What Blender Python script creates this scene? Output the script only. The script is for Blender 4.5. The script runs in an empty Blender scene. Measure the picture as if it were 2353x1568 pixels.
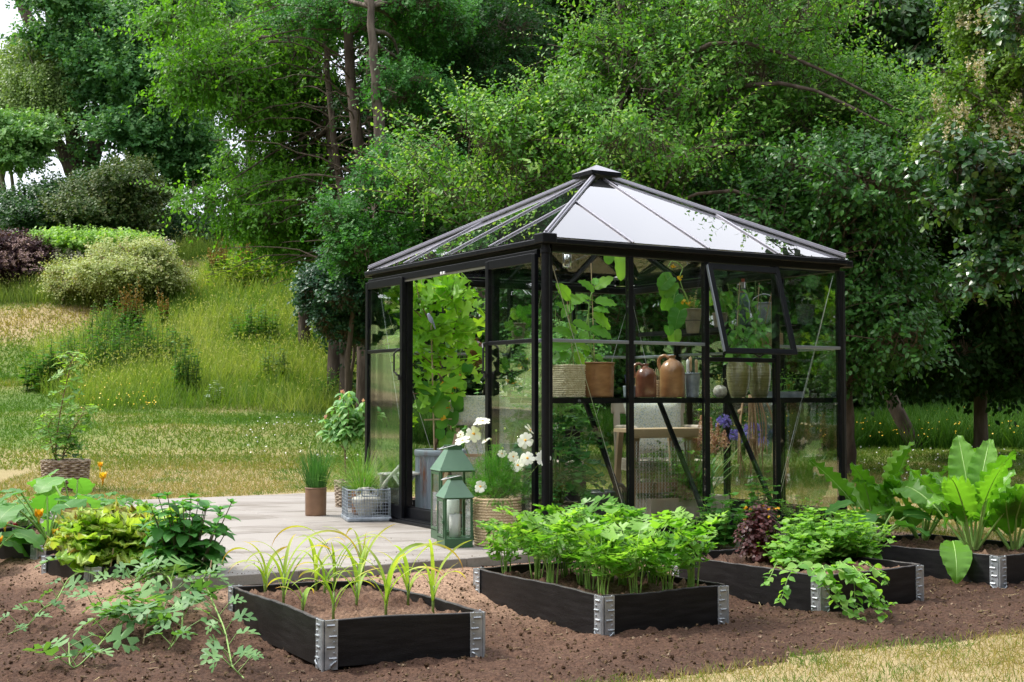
import bpy, math, random
import numpy as np
from mathutils import Vector, Matrix
SC = bpy.context.scene
COL = SC.collection
random.seed(7)
RNG = np.random.default_rng(11)
PI = math.pi
# ------------------------------------------------------------------ camera
F, CX, CY = 3004.0, 1176.5, 784.0       # focal length and centre, in pixels of a 2353 px wide picture
CH = 0.94
PITCH = math.radians(2.488)
cd = bpy.data.cameras.new("camera"); cam = bpy.data.objects.new("camera", cd); COL.objects.link(cam)
cd.sensor_width = 36.0; cd.lens = 36.0 * F / 2353.0
cd.clip_start = 0.05; cd.clip_end = 500
cam.location = (0, 0, CH); cam.rotation_euler = (PI/2 + PITCH, 0, 0)
SC.camera = cam
# ------------------------------------------------------------------ sky, sun, exposure
SUN_EL, SUN_AZ = math.radians(52), math.radians(-72)      # azimuth from +Y, positive to +X
w = bpy.data.worlds.new("World"); SC.world = w; w.use_nodes = True
nt = w.node_tree; nt.nodes.clear()
sky = nt.nodes.new('ShaderNodeTexSky'); sky.sky_type = 'NISHITA'; sky.sun_disc = False
sky.sun_elevation = SUN_EL; sky.sun_rotation = SUN_AZ
tc = nt.nodes.new('ShaderNodeTexCoord'); nz = nt.nodes.new('ShaderNodeTexNoise')
nz.inputs['Scale'].default_value = 2.2; nz.inputs['Detail'].default_value = 5
nt.links.new(tc.outputs['Generated'], nz.inputs['Vector'])
cr = nt.nodes.new('ShaderNodeValToRGB')
cr.color_ramp.elements[0].position = .3; cr.color_ramp.elements[0].color = (4.4, 4.5, 5.0, 1)
cr.color_ramp.elements[1].position = .7; cr.color_ramp.elements[1].color = (5.9, 5.9, 6.1, 1)
nt.links.new(nz.outputs['Fac'], cr.inputs[0])
sx = nt.nodes.new('ShaderNodeSeparateXYZ'); nt.links.new(tc.outputs['Generated'], sx.inputs[0])
mr = nt.nodes.new('ShaderNodeMapRange'); mr.inputs[1].default_value = .28; mr.inputs[2].default_value = .58; mr.inputs[3].default_value = 1.0; mr.inputs[4].default_value = 1.95
nt.links.new(sx.outputs[2], mr.inputs[0])
vm = nt.nodes.new('ShaderNodeVectorMath'); vm.operation = 'SCALE'; nt.links.new(cr.outputs[0], vm.inputs[0]); nt.links.new(mr.outputs[0], vm.inputs['Scale'])
mx = nt.nodes.new('ShaderNodeMix'); mx.data_type = 'RGBA'; mx.inputs[0].default_value = .82
nt.links.new(sky.outputs[0], mx.inputs[6]); nt.links.new(vm.outputs[0], mx.inputs[7])
bg = nt.nodes.new('ShaderNodeBackground'); bg.inputs['Strength'].default_value = 0.15
nt.links.new(mx.outputs[2], bg.inputs[0])
wo = nt.nodes.new('ShaderNodeOutputWorld'); nt.links.new(bg.outputs[0], wo.inputs[0])
ld = bpy.data.lights.new("sun", 'SUN'); ld.energy = 3.0; ld.angle = math.radians(10); ld.color = (1, .95, .86)
sun = bpy.data.objects.new("sun", ld); COL.objects.link(sun)
sd = Vector((math.sin(SUN_AZ)*math.cos(SUN_EL), math.cos(SUN_AZ)*math.cos(SUN_EL), math.sin(SUN_EL)))
sun.rotation_euler = sd.to_track_quat('Z', 'Y').to_euler()
SC.view_settings.view_transform = 'Standard'; SC.view_settings.look = 'None'
SC.view_settings.exposure = 0.85; SC.view_settings.gamma = 1
SC.cycles.max_bounces = 6; SC.cycles.diffuse_bounces = 3; SC.cycles.glossy_bounces = 3
SC.cycles.transmission_bounces = 4; SC.cycles.transparent_max_bounces = 24
# ------------------------------------------------------------------ picture rays -> places
def ray(px, py):
    a, b = (px-CX)/F, -(py-CY)/F
    c, s = math.cos(PITCH), math.sin(PITCH)
    return Vector((a, c - s*b, s + c*b))
def G(px, py, z=0.0):
    r = ray(px, py); t = (z-CH)/r.z; return Vector((r.x*t, r.y*t, z))
def P(px, py, Y):
    r = ray(px, py); t = Y/r.y; return Vector((r.x*t, Y, CH + r.z*t))
GO = G(1258, 1256.5); GA = math.radians(31.3)
EU = Vector((math.cos(GA), math.sin(GA), 0)); EV = Vector((-math.sin(GA), math.cos(GA), 0))
def U(u, v, z=0.0): return GO + EU*u + EV*v + Vector((0, 0, z))
def WV(px, py, v):          # where a picture ray meets the upright plane v = const of the greenhouse
    r = ray(px, py); o = Vector((0, 0, CH)); t = (v - (o-GO).dot(EV))/r.dot(EV)
    p = o + r*t; d = p-GO; return d.dot(EU), p.z
def WP(px, py, v):
    u, z = WV(px, py, v); return U(u, v, z)
# ------------------------------------------------------------------ noise
_T = np.random.default_rng(5).random((256, 256))
def vnoise(x, y):
    xi = np.floor(x).astype(int); yi = np.floor(y).astype(int); fx = x-xi; fy = y-yi
    fx = fx*fx*(3-2*fx); fy = fy*fy*(3-2*fy)
    a = _T[xi & 255, yi & 255]; b = _T[(xi+1) & 255, yi & 255]; c = _T[xi & 255, (yi+1) & 255]; d = _T[(xi+1) & 255, (yi+1) & 255]
    return (a*(1-fx)+b*fx)*(1-fy) + (c*(1-fx)+d*fx)*fy
def fbm(x, y, o=4):
    s = 0; a = .5; t = 0
    for k in range(o):
        s = s + a*vnoise(x*2**k + 17*k, y*2**k + 31*k); t += a; a *= .5
    return s/t
def sst(t): t = np.clip(t, 0, 1); return t*t*(3-2*t)
# ------------------------------------------------------------------ mesh builder
def unit(a):
    a = np.asarray(a, float); n = np.linalg.norm(a, axis=-1, keepdims=True); return a/np.maximum(n, 1e-9)
class MB:
    def __init__(s): s.v = []; s.n = 0; s.f = {}; s.r = []
    def add(s, V, Fs, m=0, rnd=None):
        V = np.asarray(V, float).reshape(-1, 3)
        for f in Fs: s.f.setdefault(len(f), []).append((np.array([f])+s.n, np.array([m])))
        s.v.append(V); s.r.append(np.full(len(V), random.random() if rnd is None else rnd)); s.n += len(V)
    def addarr(s, V, Fa, m=0, rnd=None):
        Fa = np.asarray(Fa); s.f.setdefault(Fa.shape[1], []).append((Fa+s.n, np.full(len(Fa), m)))
        s.v.append(V); s.r.append(np.full(len(V), random.random()) if rnd is None else np.broadcast_to(rnd, (len(V),)).astype(float)); s.n += len(V)
    def box(s, c, d, R=None, m=0):
        c = np.array(c, float); h = np.array(d, float)/2
        V = np.array([[x, y, z] for x in (-1, 1) for y in (-1, 1) for z in (-1, 1)])*h
        if R is not None: V = V @ np.array(R).T
        s.add(V+c, [(0, 1, 3, 2), (4, 6, 7, 5), (0, 4, 5, 1), (2, 3, 7, 6), (0, 2, 6, 4), (1, 5, 7, 3)], m)
    def bar(s, a, b, wd, ht, up=(0, 0, 1), m=0):   # beam from a to b, wd across, ht along 'up'
        a = np.array(a, float); b = np.array(b, float); y = unit(b-a); x = unit(np.cross(y, up)); z = np.cross(x, y)
        s.box((a+b)/2, (wd, np.linalg.norm(b-a), ht), np.stack([x, y, z], 1), m)
    def tube(s, pts, r, seg=8, m=0, cap=True, closed=False, rnd=None):
        P_ = np.array(pts, float); n = len(P_); r = np.broadcast_to(np.array(r, float), (n,))
        if closed: T = np.roll(P_, -1, 0)-np.roll(P_, 1, 0)
        else: T = np.gradient(P_, axis=0)
        T = unit(T); up = np.array([0, 0, 1.0]) if abs(T[0][2]) < .9 else np.array([1.0, 0, 0])
        x = unit(np.cross(T[0], up)); fr = []
        for k in range(n):
            x = unit(x - T[k]*np.dot(x, T[k])); fr.append((x, np.cross(T[k], x)))
        a = np.arange(seg)*2*PI/seg
        V = np.concatenate([P_[k]+r[k]*(np.cos(a)[:, None]*fr[k][0]+np.sin(a)[:, None]*fr[k][1]) for k in range(n)])
        Fa = []
        for k in range(n if closed else n-1):
            k2 = (k+1) % n
            for j in range(seg):
                j2 = (j+1) % seg; Fa.append((k*seg+j, k*seg+j2, k2*seg+j2, k2*seg+j))
        s.addarr(V, Fa, m, rnd if rnd is not None else random.random())
        if cap and not closed:
            nb = s.n-len(V)
            s.f.setdefault(seg, []).append((np.array([list(range(seg))[::-1]])+nb, np.array([m])))
            s.f.setdefault(seg, []).append((np.array([list(range(seg))])+nb+(n-1)*seg, np.array([m])))
    def lathe(s, prof, seg=32, c=(0, 0, 0), m=0, wob=None):
        a = np.arange(seg)*2*PI/seg; V = []
        for r, z in prof: V.append(np.stack([np.cos(a)*r, np.sin(a)*r, np.full(seg, z)], 1))
        V = np.concatenate(V)
        if wob is not None: V = wob(V)
        Fa = [(k*seg+j, k*seg+(j+1) % seg, (k+1)*seg+(j+1) % seg, (k+1)*seg+j) for k in range(len(prof)-1) for j in range(seg)]
        s.addarr(V+np.array(c, float), Fa, m)
    def inst(s, tmpl, pos, d, up, sc, wsc=1.0, m=0, rnd=None):
        """many copies of a leaf template: y runs along d, z towards up"""
        TV, TF = tmpl; pos = np.asarray(pos, float); N = len(pos)
        if N == 0: return
        y = unit(d); x = unit(np.cross(y, up)); z = np.cross(x, y)
        sc = np.broadcast_to(sc, (N,)).astype(float); wsc = np.broadcast_to(wsc, (N,)).astype(float)
        V = (TV[None, :, 0:1]*(x*(sc*wsc)[:, None])[:, None, :] + TV[None, :, 1:2]*(y*sc[:, None])[:, None, :]
             + TV[None, :, 2:3]*(z*sc[:, None])[:, None, :] + pos[:, None, :]).reshape(-1, 3)
        n = len(TV); rn = RNG.random(N) if rnd is None else np.broadcast_to(rnd, (N,))
        s.v.append(V); s.r.append(np.repeat(rn, n))
        off = (np.arange(N)*n + s.n)[:, None, None]
        for k, fa in TF.items():
            FF = (fa[None]+off).reshape(-1, k)
            s.f.setdefault(k, []).append((FF, np.full(len(FF), m)))
        s.n += len(V)
    def build(s, name, mats, parent=None, smooth=False, loc=None, bevel=0, attrs=None):
        me = bpy.data.meshes.new(name)
        if not isinstance(mats, (list, tuple)): mats = [mats]
        for m in mats: me.materials.append(m)
        V = np.concatenate(s.v) if s.v else np.zeros((0, 3))
        if loc is not None: V = V-np.array(loc)
        me.vertices.add(len(V)); me.vertices.foreach_set('co', V.astype(np.float32).ravel())
        idx = []; st = []; mi = []; o = 0
        for k, L in s.f.items():
            FF = np.concatenate([a for a, _ in L]); idx.append(FF.ravel()); mi.append(np.concatenate([b for _, b in L]))
            st.append(o+np.arange(len(FF))*k); o += FF.size
        if idx:
            idx = np.concatenate(idx); st = np.concatenate(st); mi = np.concatenate(mi)
            me.loops.add(len(idx)); me.loops.foreach_set('vertex_index', idx.astype(np.int32))
            me.polygons.add(len(st)); me.polygons.foreach_set('loop_start', st.astype(np.int32))
            me.polygons.foreach_set('material_index', mi.astype(np.int32))
            me.polygons.foreach_set('use_smooth', np.full(len(st), bool(smooth)))
        at = me.attributes.new('rnd', 'FLOAT', 'POINT'); at.data.foreach_set('value', np.concatenate(s.r).astype(np.float32))
        if attrs:
            for kk, vv in attrs.items():
                at = me.attributes.new(kk, 'FLOAT', 'POINT'); at.data.foreach_set('value', np.asarray(vv, np.float32))
        me.update(calc_edges=True)
        o = bpy.data.objects.new(name, me); COL.objects.link(o)
        if loc is not None: o.location = loc
        if parent is not None: o.parent = parent
        if smooth == 'auto' or bevel:
            if bevel:
                b = o.modifiers.new('bevel', 'BEVEL'); b.width = bevel; b.segments = 2; b.limit_method = 'ANGLE'; b.angle_limit = math.radians(40)
        return o
def tmpl(V, Fs):
    d = {}
    for f in Fs: d.setdefault(len(f), []).append(f)
    return np.array(V, float), {k: np.array(v) for k, v in d.items()}
def tag(o, label=None, cat=None, group=None, kind=None):
    if label: o['label'] = label
    if cat: o['category'] = cat
    if group: o['group'] = group
    if kind: o['kind'] = kind
    return o
def thing(name, label, cat, loc=(0, 0, 0), rz=0, group=None):
    o = bpy.data.objects.new(name, None); COL.objects.link(o); o.empty_display_size = .1
    o.location = loc; o.rotation_euler = (0, 0, rz); return tag(o, label, cat, group)
def kids(o): return [c for c in bpy.data.objects if c.parent == o]
def dup(o, loc=None, rz=None, sc=None, label=None):
    def cp(a, par):
        c = a.copy(); COL.objects.link(c)
        if par is not None: c.parent = par
        for ch in kids_of.get(a.name, []): cp(ch, c)
        return c
    kids_of = {}
    for a in COL.objects:
        if a.parent: kids_of.setdefault(a.parent.name, []).append(a)
    c = cp(o, None)
    if loc is not None: c.location = loc
    if rz is not None: c.rotation_euler = (0, 0, rz)
    if sc is not None: c.scale = (sc, sc, sc) if not hasattr(sc, '__len__') else sc
    if label: c['label'] = label
    return c
# ------------------------------------------------------------------ materials
def _nm(name):
    m = bpy.data.materials.new(name); m.use_nodes = True; n = m.node_tree; n.nodes.clear()
    out = n.nodes.new('ShaderNodeOutputMaterial'); return m, n, out
def mat(name, c1, c2=None, rough=.6, metal=0, scale=8, detail=5, bump=0, bscale=40, spec=.5, stretch=None, lo=.35, hi=.65, coat=0, bdist=.01):
    m, n, out = _nm(name); b = n.nodes.new('ShaderNodeBsdfPrincipled'); n.links.new(b.outputs[0], out.inputs[0])
    b.inputs['Roughness'].default_value = rough; b.inputs['Metallic'].default_value = metal
    b.inputs['Specular IOR Level'].default_value = spec; b.inputs['Base Color'].default_value = (*c1, 1)
    if coat: b.inputs['Coat Weight'].default_value = coat; b.inputs['Coat Roughness'].default_value = .15
    t = n.nodes.new('ShaderNodeTexCoord'); src = t.outputs['Object']
    if stretch:
        mp = n.nodes.new('ShaderNodeMapping'); mp.inputs['Scale'].default_value = stretch
        n.links.new(src, mp.inputs[0]); src = mp.outputs[0]
    if c2 is not None:
        z = n.nodes.new('ShaderNodeTexNoise'); z.inputs['Scale'].default_value = scale; z.inputs['Detail'].default_value = detail
        n.links.new(src, z.inputs['Vector']); r = n.nodes.new('ShaderNodeValToRGB')
        r.color_ramp.elements[0].position = lo; r.color_ramp.elements[0].color = (*c1, 1)
        r.color_ramp.elements[1].position = hi; r.color_ramp.elements[1].color = (*c2, 1)
        n.links.new(z.outputs['Fac'], r.inputs[0]); n.links.new(r.outputs[0], b.inputs['Base Color'])
    if bump:
        z2 = n.nodes.new('ShaderNodeTexNoise'); z2.inputs['Scale'].default_value = bscale; z2.inputs['Detail'].default_value = 6
        n.links.new(src, z2.inputs['Vector']); bp = n.nodes.new('ShaderNodeBump'); bp.inputs['Strength'].default_value = bump
        bp.inputs['Distance'].default_value = bdist
        n.links.new(z2.outputs['Fac'], bp.inputs['Height']); n.links.new(bp.outputs[0], b.inputs['Normal'])
    return m
def leafmat(name, cols, rough=.45, trans=.35, spec=.5, tcol=1.6):
    """cols: colours spread over the leaves of a mesh by their 'rnd' value"""
    m, n, out = _nm(name); a = n.nodes.new('ShaderNodeAttribute'); a.attribute_name = 'rnd'
    r = n.nodes.new('ShaderNodeValToRGB'); e = r.color_ramp.elements; k = len(cols)
    if name.startswith('leaf_') and name not in ('leaf_deep_shade', 'leaf_variegated', 'leaf_purple'): cols = [tuple(v*1.2 for v in c) for c in cols]
    while len(e) < k: e.new(.5)
    for i, c in enumerate(cols): e[i].position = i/(k-1); e[i].color = (c[0]*1.03, c[1]*1.05, c[2]*(.85 if c[2] < c[1]*.75 else 1), 1)
    n.links.new(a.outputs['Fac'], r.inputs[0])
    b = n.nodes.new('ShaderNodeBsdfPrincipled'); b.inputs['Roughness'].default_value = rough
    b.inputs['Specular IOR Level'].default_value = spec*.65; n.links.new(r.outputs[0], b.inputs['Base Color'])
    tr = n.nodes.new('ShaderNodeBsdfTranslucent'); hs = n.nodes.new('ShaderNodeMix'); hs.data_type = 'RGBA'; hs.blend_type = 'MULTIPLY'
    hs.inputs[0].default_value = 1; hs.inputs[7].default_value = (tcol*1.0, tcol*1.05, tcol*.35, 1)
    n.links.new(r.outputs[0], hs.inputs[6]); n.links.new(hs.outputs[2], tr.inputs[0])
    mxs = n.nodes.new('ShaderNodeMixShader'); mxs.inputs[0].default_value = trans
    n.links.new(b.outputs[0], mxs.inputs[1]); n.links.new(tr.outputs[0], mxs.inputs[2]); n.links.new(mxs.outputs[0], out.inputs[0])
    return m
def glassmat(name, tint=(.93, .97, .95), ior=1.5, boost=1.0, base=0.0, film=0.0):
    m, n, out = _nm(name); t = n.nodes.new('ShaderNodeBsdfTransparent'); t.inputs[0].default_value = (*tint, 1)
    g = n.nodes.new('ShaderNodeBsdfGlossy'); g.inputs['Roughness'].default_value = 0.0; g.inputs[0].default_value = (1, 1, 1, 1)
    f = n.nodes.new('ShaderNodeFresnel'); f.inputs[0].default_value = ior
    s = n.nodes.new('ShaderNodeMixShader'); n.links.new(f.outputs[0], s.inputs[0])
    if boost != 1.0 or base:
        mm = n.nodes.new('ShaderNodeMath'); mm.operation = 'MULTIPLY_ADD'; mm.inputs[1].default_value = boost; mm.inputs[2].default_value = base; mm.use_clamp = True
        n.links.new(f.outputs[0], mm.inputs[0]); n.links.new(mm.outputs[0], s.inputs[0])
    tsrc = t.outputs[0]
    if film:
        df = n.nodes.new('ShaderNodeBsdfDiffuse'); df.inputs[0].default_value = (.7, .74, .72, 1); fm_ = n.nodes.new('ShaderNodeMixShader'); fm_.inputs[0].default_value = film
        n.links.new(t.outputs[0], fm_.inputs[1]); n.links.new(df.outputs[0], fm_.inputs[2]); tsrc = fm_.outputs[0]
    n.links.new(tsrc, s.inputs[1]); n.links.new(g.outputs[0], s.inputs[2]); n.links.new(s.outputs[0], out.inputs[0])
    return m
# leaf templates (y = along the leaf, x = across, z = up)
def leaf_simple(w=.32, droop=.12, fold=.06):
    return tmpl([(0, 0, 0), (-w*.8, .35, fold), (w*.8, .35, fold), (0, .4, 0), (-w*.55, .7, fold*.6-droop*.5), (w*.55, .7, fold*.6-droop*.5), (0, .72, -droop*.5), (0, 1, -droop)],
                [(0, 3, 1), (0, 2, 3), (1, 3, 6, 4), (3, 2, 5, 6), (4, 6, 7), (6, 5, 7)])
def leaf_tiny(w=.35, droop=.1):
    return tmpl([(0, 0, 0), (-w, .45, .04), (0, 1, -droop), (w, .45, .04)], [(0, 3, 2, 1)])
def leaf_lobed(out, fold=.05, cup=.0, droop=.15):
    """outline of one half: list of (x,y) from base to tip; both halves share a midrib"""
    k = len(out); V = [(0, 0, 0)]
    ys = [p[1] for p in out]
    def zz(x, y): return fold*abs(x)/.5 + cup*abs(x)**2 - droop*max(y, 0)**2
    V = [(0, y0, zz(0, y0)) for y0 in np.linspace(0, 1, 4)]
    L = [(-x, y, zz(x, y)) for x, y in out]; R = [(x, y, zz(x, y)) for x, y in out]
    V += L + R; Fs = []
    c = 1
    for side, off in ((0, 4), (1, 4+k)):
        seq = [0]+[off+i for i in range(k)]+[3]
        yy = [0]+ys+[1]
        for i in range(len(seq)-1):
            m_ = 1 if (yy[i]+yy[i+1])/2 < .5 else 2
            t = (m_, seq[i], seq[i+1]) if side == 0 else (m_, seq[i+1], seq[i])
            Fs.append(t)
        # centre strip
    return tmpl(V, Fs)
OAK = leaf_lobed([(.06, .12), (.2, .25), (.1, .35), (.32, .48), (.14, .58), (.34, .75), (.16, .82), (.16, .96)], droop=.15)
MAPLE = leaf_lobed([(.28, -.14), (.42, .02), (.30, .10), (.58, .26), (.44, .36), (.56, .58), (.32, .56), (.30, .74), (.18, .72), (.12, .9)], fold=.1, droop=.22)
CELERY = leaf_lobed([(.12, .05), (.35, .12), (.30, .24), (.52, .34), (.40, .44), (.50, .62), (.28, .56), (.30, .80), (.14, .74), (.12, .94)], fold=.12, droop=.2)
MELON = leaf_lobed([(.22, -.05), (.38, .1), (.16, .2), (.44, .34), (.42, .48), (.13, .42), (.30, .66), (.26, .78), (.09, .66), (.1, .9)], fold=.14, droop=.28)
ROUND = leaf_lobed([(.22, -.16), (.46, -.06), (.58, .16), (.60, .38), (.52, .60), (.38, .80), (.2, .94)], fold=.14, droop=.22)
def ovate(n=7, w=.34, fold=.08, droop=.25, wave=0, pw=.8):
    """larger smooth leaf with midrib and 4 columns"""
    V = []; Fs = []
    for i in range(n+1):
        t = i/n; ww = w*math.sin(PI*min(1, t**pw))**.8 if 0 < t < 1 else 0.004
        for j in range(5):
            x = (j-2)/2*ww; z = fold*abs(j-2)/2*(ww/w) - droop*t*t + (wave*math.sin(i*2.4+j)*(abs(j-2)/2) if 0 < t < 1 else 0)
            V.append((x, t, z))
    for i in range(n):
        for j in range(4): a = i*5+j; Fs.append((a, a+1, a+6, a+5))
    return tmpl(V, Fs)
LEAF = leaf_simple(); LEAFN = leaf_simple(.2); TINY = leaf_tiny(); OVATE = ovate()
def rdir(n, zlo=-1, zhi=1):
    z = RNG.uniform(zlo, zhi, n); a = RNG.uniform(0, 2*PI, n); r = np.sqrt(np.maximum(0, 1-z*z)); return np.stack([r*np.cos(a), r*np.sin(a), z], 1)
def spline(pts, n):
    """Catmull-Rom through pts"""
    Q = np.array(pts, float); Q = np.vstack([2*Q[0]-Q[1], Q, 2*Q[-1]-Q[-2]]); m = len(Q)-3; out = []
    for t in np.linspace(0, m-1e-6, n):
        i = int(t); f = t-i; p0, p1, p2, p3 = Q[i:i+4]
        out.append(.5*((2*p1)+(-p0+p2)*f+(2*p0-5*p1+4*p2-p3)*f*f+(-p0+3*p1-3*p2+p3)*f**3))
    return np.array(out)

def proj(x, y, z):
    """world -> picture position (2353 px wide)"""
    c, s_ = math.cos(PITCH), math.sin(PITCH); z = z-CH; f = y*c+z*s_; u = -y*s_+z*c; f = np.maximum(f, 1e-3); return CX+F*x/f, CY-F*u/f
def inpoly(px, py, poly):
    px = np.asarray(px); py = np.asarray(py); r = np.zeros(px.shape, bool); n = len(poly)
    for i in range(n):
        x0, y0 = poly[i]; x1, y1 = poly[(i+1) % n]
        if y0 == y1: continue
        c = ((y0 > py) != (y1 > py)) & (px < (x1-x0)*(py-y0)/(y1-y0)+x0); r ^= c
    return r
# ================================================================== THE SETTING
PU0, PU1, PV0, PV1, PU2, PV2 = -2.45, 2.8, -.25, 2.85, .9, 5.15
def uv(x, y):
    dx = x-GO.x; dy = y-GO.y; return dx*EU.x+dy*EU.y, dx*EV.x+dy*EV.y
def patio_dist(x, y):
    u, v = uv(x, y)
    def rd(u0, u1, v0, v1):
        du = np.maximum(np.maximum(u0-u, u-u1), 0); dv = np.maximum(np.maximum(v0-v, v-v1), 0); return np.hypot(du, dv)
    return np.minimum(rd(PU0, PU1, PV0, PV1), rd(PU0, PU2, PV0, PV2))
def hgt(x, y):
    x = np.asarray(x, float); y = np.asarray(y, float)
    d = patio_dist(x, y)
    near = -.2+.14*np.exp(-(d/.55)**2)
    t = sst((y-8.3+.25*np.abs(x+.5))/3.0); near = near*(1-t)+(-.05)*t
    r = x/np.maximum(y, 1)
    wl = 1-sst((r+.17)/.12)                       # 1 on the left, 0 in the middle and right
    lawn = sst((y-12)/13.0)*(.36+.36*wl)
    mound = 1.15*sst((y-23.5)/4.5)*wl*(.6+.4*np.exp(-((x+4.5)/5)**2))
    hill = 6.4*sst((y-25)/27.0)*wl + .6*sst((y-24)/20)*(1-wl)
    und = .10*(fbm(x*.25+5, y*.25+9, 3)-.5)*sst((y-12)/8)*2
    return near + lawn + hill + und + mound*.35
def lawn_mask(x, y):
    """positive = grass, negative = dug soil"""
    u, v = uv(x, y); d = patio_dist(x, y)
    n = (fbm(x*1.3+3, y*1.3, 4)-.5)
    back = np.minimum((d-.55)+n*.5, y-9.7+.12*x-n*1.0+ .0*u)
    # right of the greenhouse the grass comes close
    right = np.where(u > 2.2, np.minimum(d-.22+n*.3, (y-8.55-.30*(x-2.5))*1.0+n*.4), -1)
    # foreground strip at the lower right
    fr = (x-.88)*.50+(5.50-y)+n*.18 + np.where(x > 1.2, .10, 0)
    return np.maximum(np.maximum(back, right), fr)
def grid(x0, x1, y0, y1, st, fn):
    xs = np.arange(x0, x1+st/2, st); ys = np.arange(y0, y1+st/2, st)
    X, Y = np.meshgrid(xs, ys); Z = fn(X, Y); nx, ny = len(xs), len(ys)
    i = np.arange(nx*ny).reshape(ny, nx)
    Fa = np.stack([i[:-1, :-1], i[:-1, 1:], i[1:, 1:], i[1:, :-1]], -1).reshape(-1, 4)
    return X.ravel(), Y.ravel(), Z.ravel(), Fa
def soil_z(X, Y):
    clod = (fbm(X*9, Y*9, 4)-.5)*.035 + np.maximum(0, fbm(X*22+9, Y*22, 3)-.5)*.07 + (fbm(X*1.1, Y*1.1+4, 3)-.5)*.08
    d = patio_dist(X, Y); k = .35+.65*sst((d-.1)/.5)
    return clod*k
def soilmat():
    m, n, out = _nm('soil_earth'); b = n.nodes.new('ShaderNodeBsdfPrincipled'); n.links.new(b.outputs[0], out.inputs[0])
    b.inputs['Roughness'].default_value = .95; b.inputs['Specular IOR Level'].default_value = .2
    t = n.nodes.new('ShaderNodeTexCoord'); N = n.nodes.new
    z = N('ShaderNodeTexNoise'); z.inputs['Scale'].default_value = 1.3; z.inputs['Detail'].default_value = 6
    z2 = N('ShaderNodeTexNoise'); z2.inputs['Scale'].default_value = 60; z2.inputs['Detail'].default_value = 4
    for q in (z, z2): n.links.new(t.outputs['Object'], q.inputs['Vector'])
    at = N('ShaderNodeAttribute'); at.attribute_name = 'dry'
    ad = N('ShaderNodeMath'); ad.operation = 'MULTIPLY_ADD'; ad.inputs[1].default_value = .8; n.links.new(z.outputs['Fac'], ad.inputs[0]); n.links.new(at.outputs['Fac'], ad.inputs[2])
    r = N('ShaderNodeValToRGB'); e = r.color_ramp.elements; e[0].position = .25; e[0].color = (.048, .027, .018, 1); e[1].position = 1.15; e[1].color = (.27, .18, .125, 1)
    e.new(.62).color = (.090, .052, .035, 1); n.links.new(ad.outputs[0], r.inputs[0])
    mx = N('ShaderNodeMix'); mx.data_type = 'RGBA'; mx.blend_type = 'MULTIPLY'; mx.inputs[0].default_value = .7
    r2 = N('ShaderNodeValToRGB'); r2.color_ramp.elements[0].position = .35; r2.color_ramp.elements[0].color = (.55, .5, .5, 1); r2.color_ramp.elements[1].position = .68; r2.color_ramp.elements[1].color = (1.6, 1.55, 1.5, 1)
    n.links.new(z2.outputs['Fac'], r2.inputs[0]); n.links.new(r.outputs[0], mx.inputs[6]); n.links.new(r2.outputs[0], mx.inputs[7]); n.links.new(mx.outputs[2], b.inputs['Base Color'])
    z3 = N('ShaderNodeTexNoise'); z3.inputs['Scale'].default_value = 90; z3.inputs['Detail'].default_value = 8; n.links.new(t.outputs['Object'], z3.inputs['Vector'])
    bp = N('ShaderNodeBump'); bp.inputs['Strength'].default_value = .9; bp.inputs['Distance'].default_value = .012
    n.links.new(z3.outputs['Fac'], bp.inputs['Height']); n.links.new(bp.outputs[0], b.inputs['Normal'])
    return m
def lawnmat(name, straw=.5, sc=.45):
    m, n, out = _nm(name); b = n.nodes.new('ShaderNodeBsdfPrincipled'); n.links.new(b.outputs[0], out.inputs[0]); N = n.nodes.new
    b.inputs['Roughness'].default_value = .9; b.inputs['Specular IOR Level'].default_value = .15
    t = N('ShaderNodeTexCoord'); at = N('ShaderNodeAttribute'); at.attribute_name = 'dry'
    z2 = N('ShaderNodeTexNoise'); z2.inputs['Scale'].default_value = 14; z2.inputs['Detail'].default_value = 8; z2.inputs['Roughness'].default_value = .7
    n.links.new(t.outputs['Object'], z2.inputs['Vector'])
    ad = N('ShaderNodeMath'); ad.operation = 'MULTIPLY_ADD'; ad.inputs[1].default_value = .5; n.links.new(z2.outputs['Fac'], ad.inputs[0]); n.links.new(at.outputs['Fac'], ad.inputs[2])
    r = N('ShaderNodeValToRGB'); e = r.color_ramp.elements; e[0].position = .25; e[0].color = (.085, .15, .03, 1); e[1].position = 1.0; e[1].color = (.33, .26, .14, 1)
    e.new(.5).color = (.15, .19, .05, 1); e.new(.72).color = (.26, .235, .10, 1)
    n.links.new(ad.outputs[0], r.inputs[0]); n.links.new(r.outputs[0], b.inputs['Base Color'])
    bp = N('ShaderNodeBump'); bp.inputs['Strength'].default_value = .8; bp.inputs['Distance'].default_value = .03
    z3 = N('ShaderNodeTexNoise'); z3.inputs['Scale'].default_value = 45; z3.inputs['Detail'].default_value = 5; n.links.new(t.outputs['Object'], z3.inputs['Vector'])
    n.links.new(z3.outputs['Fac'], bp.inputs['Height']); n.links.new(bp.outputs[0], b.inputs['Normal'])
    return m
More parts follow.
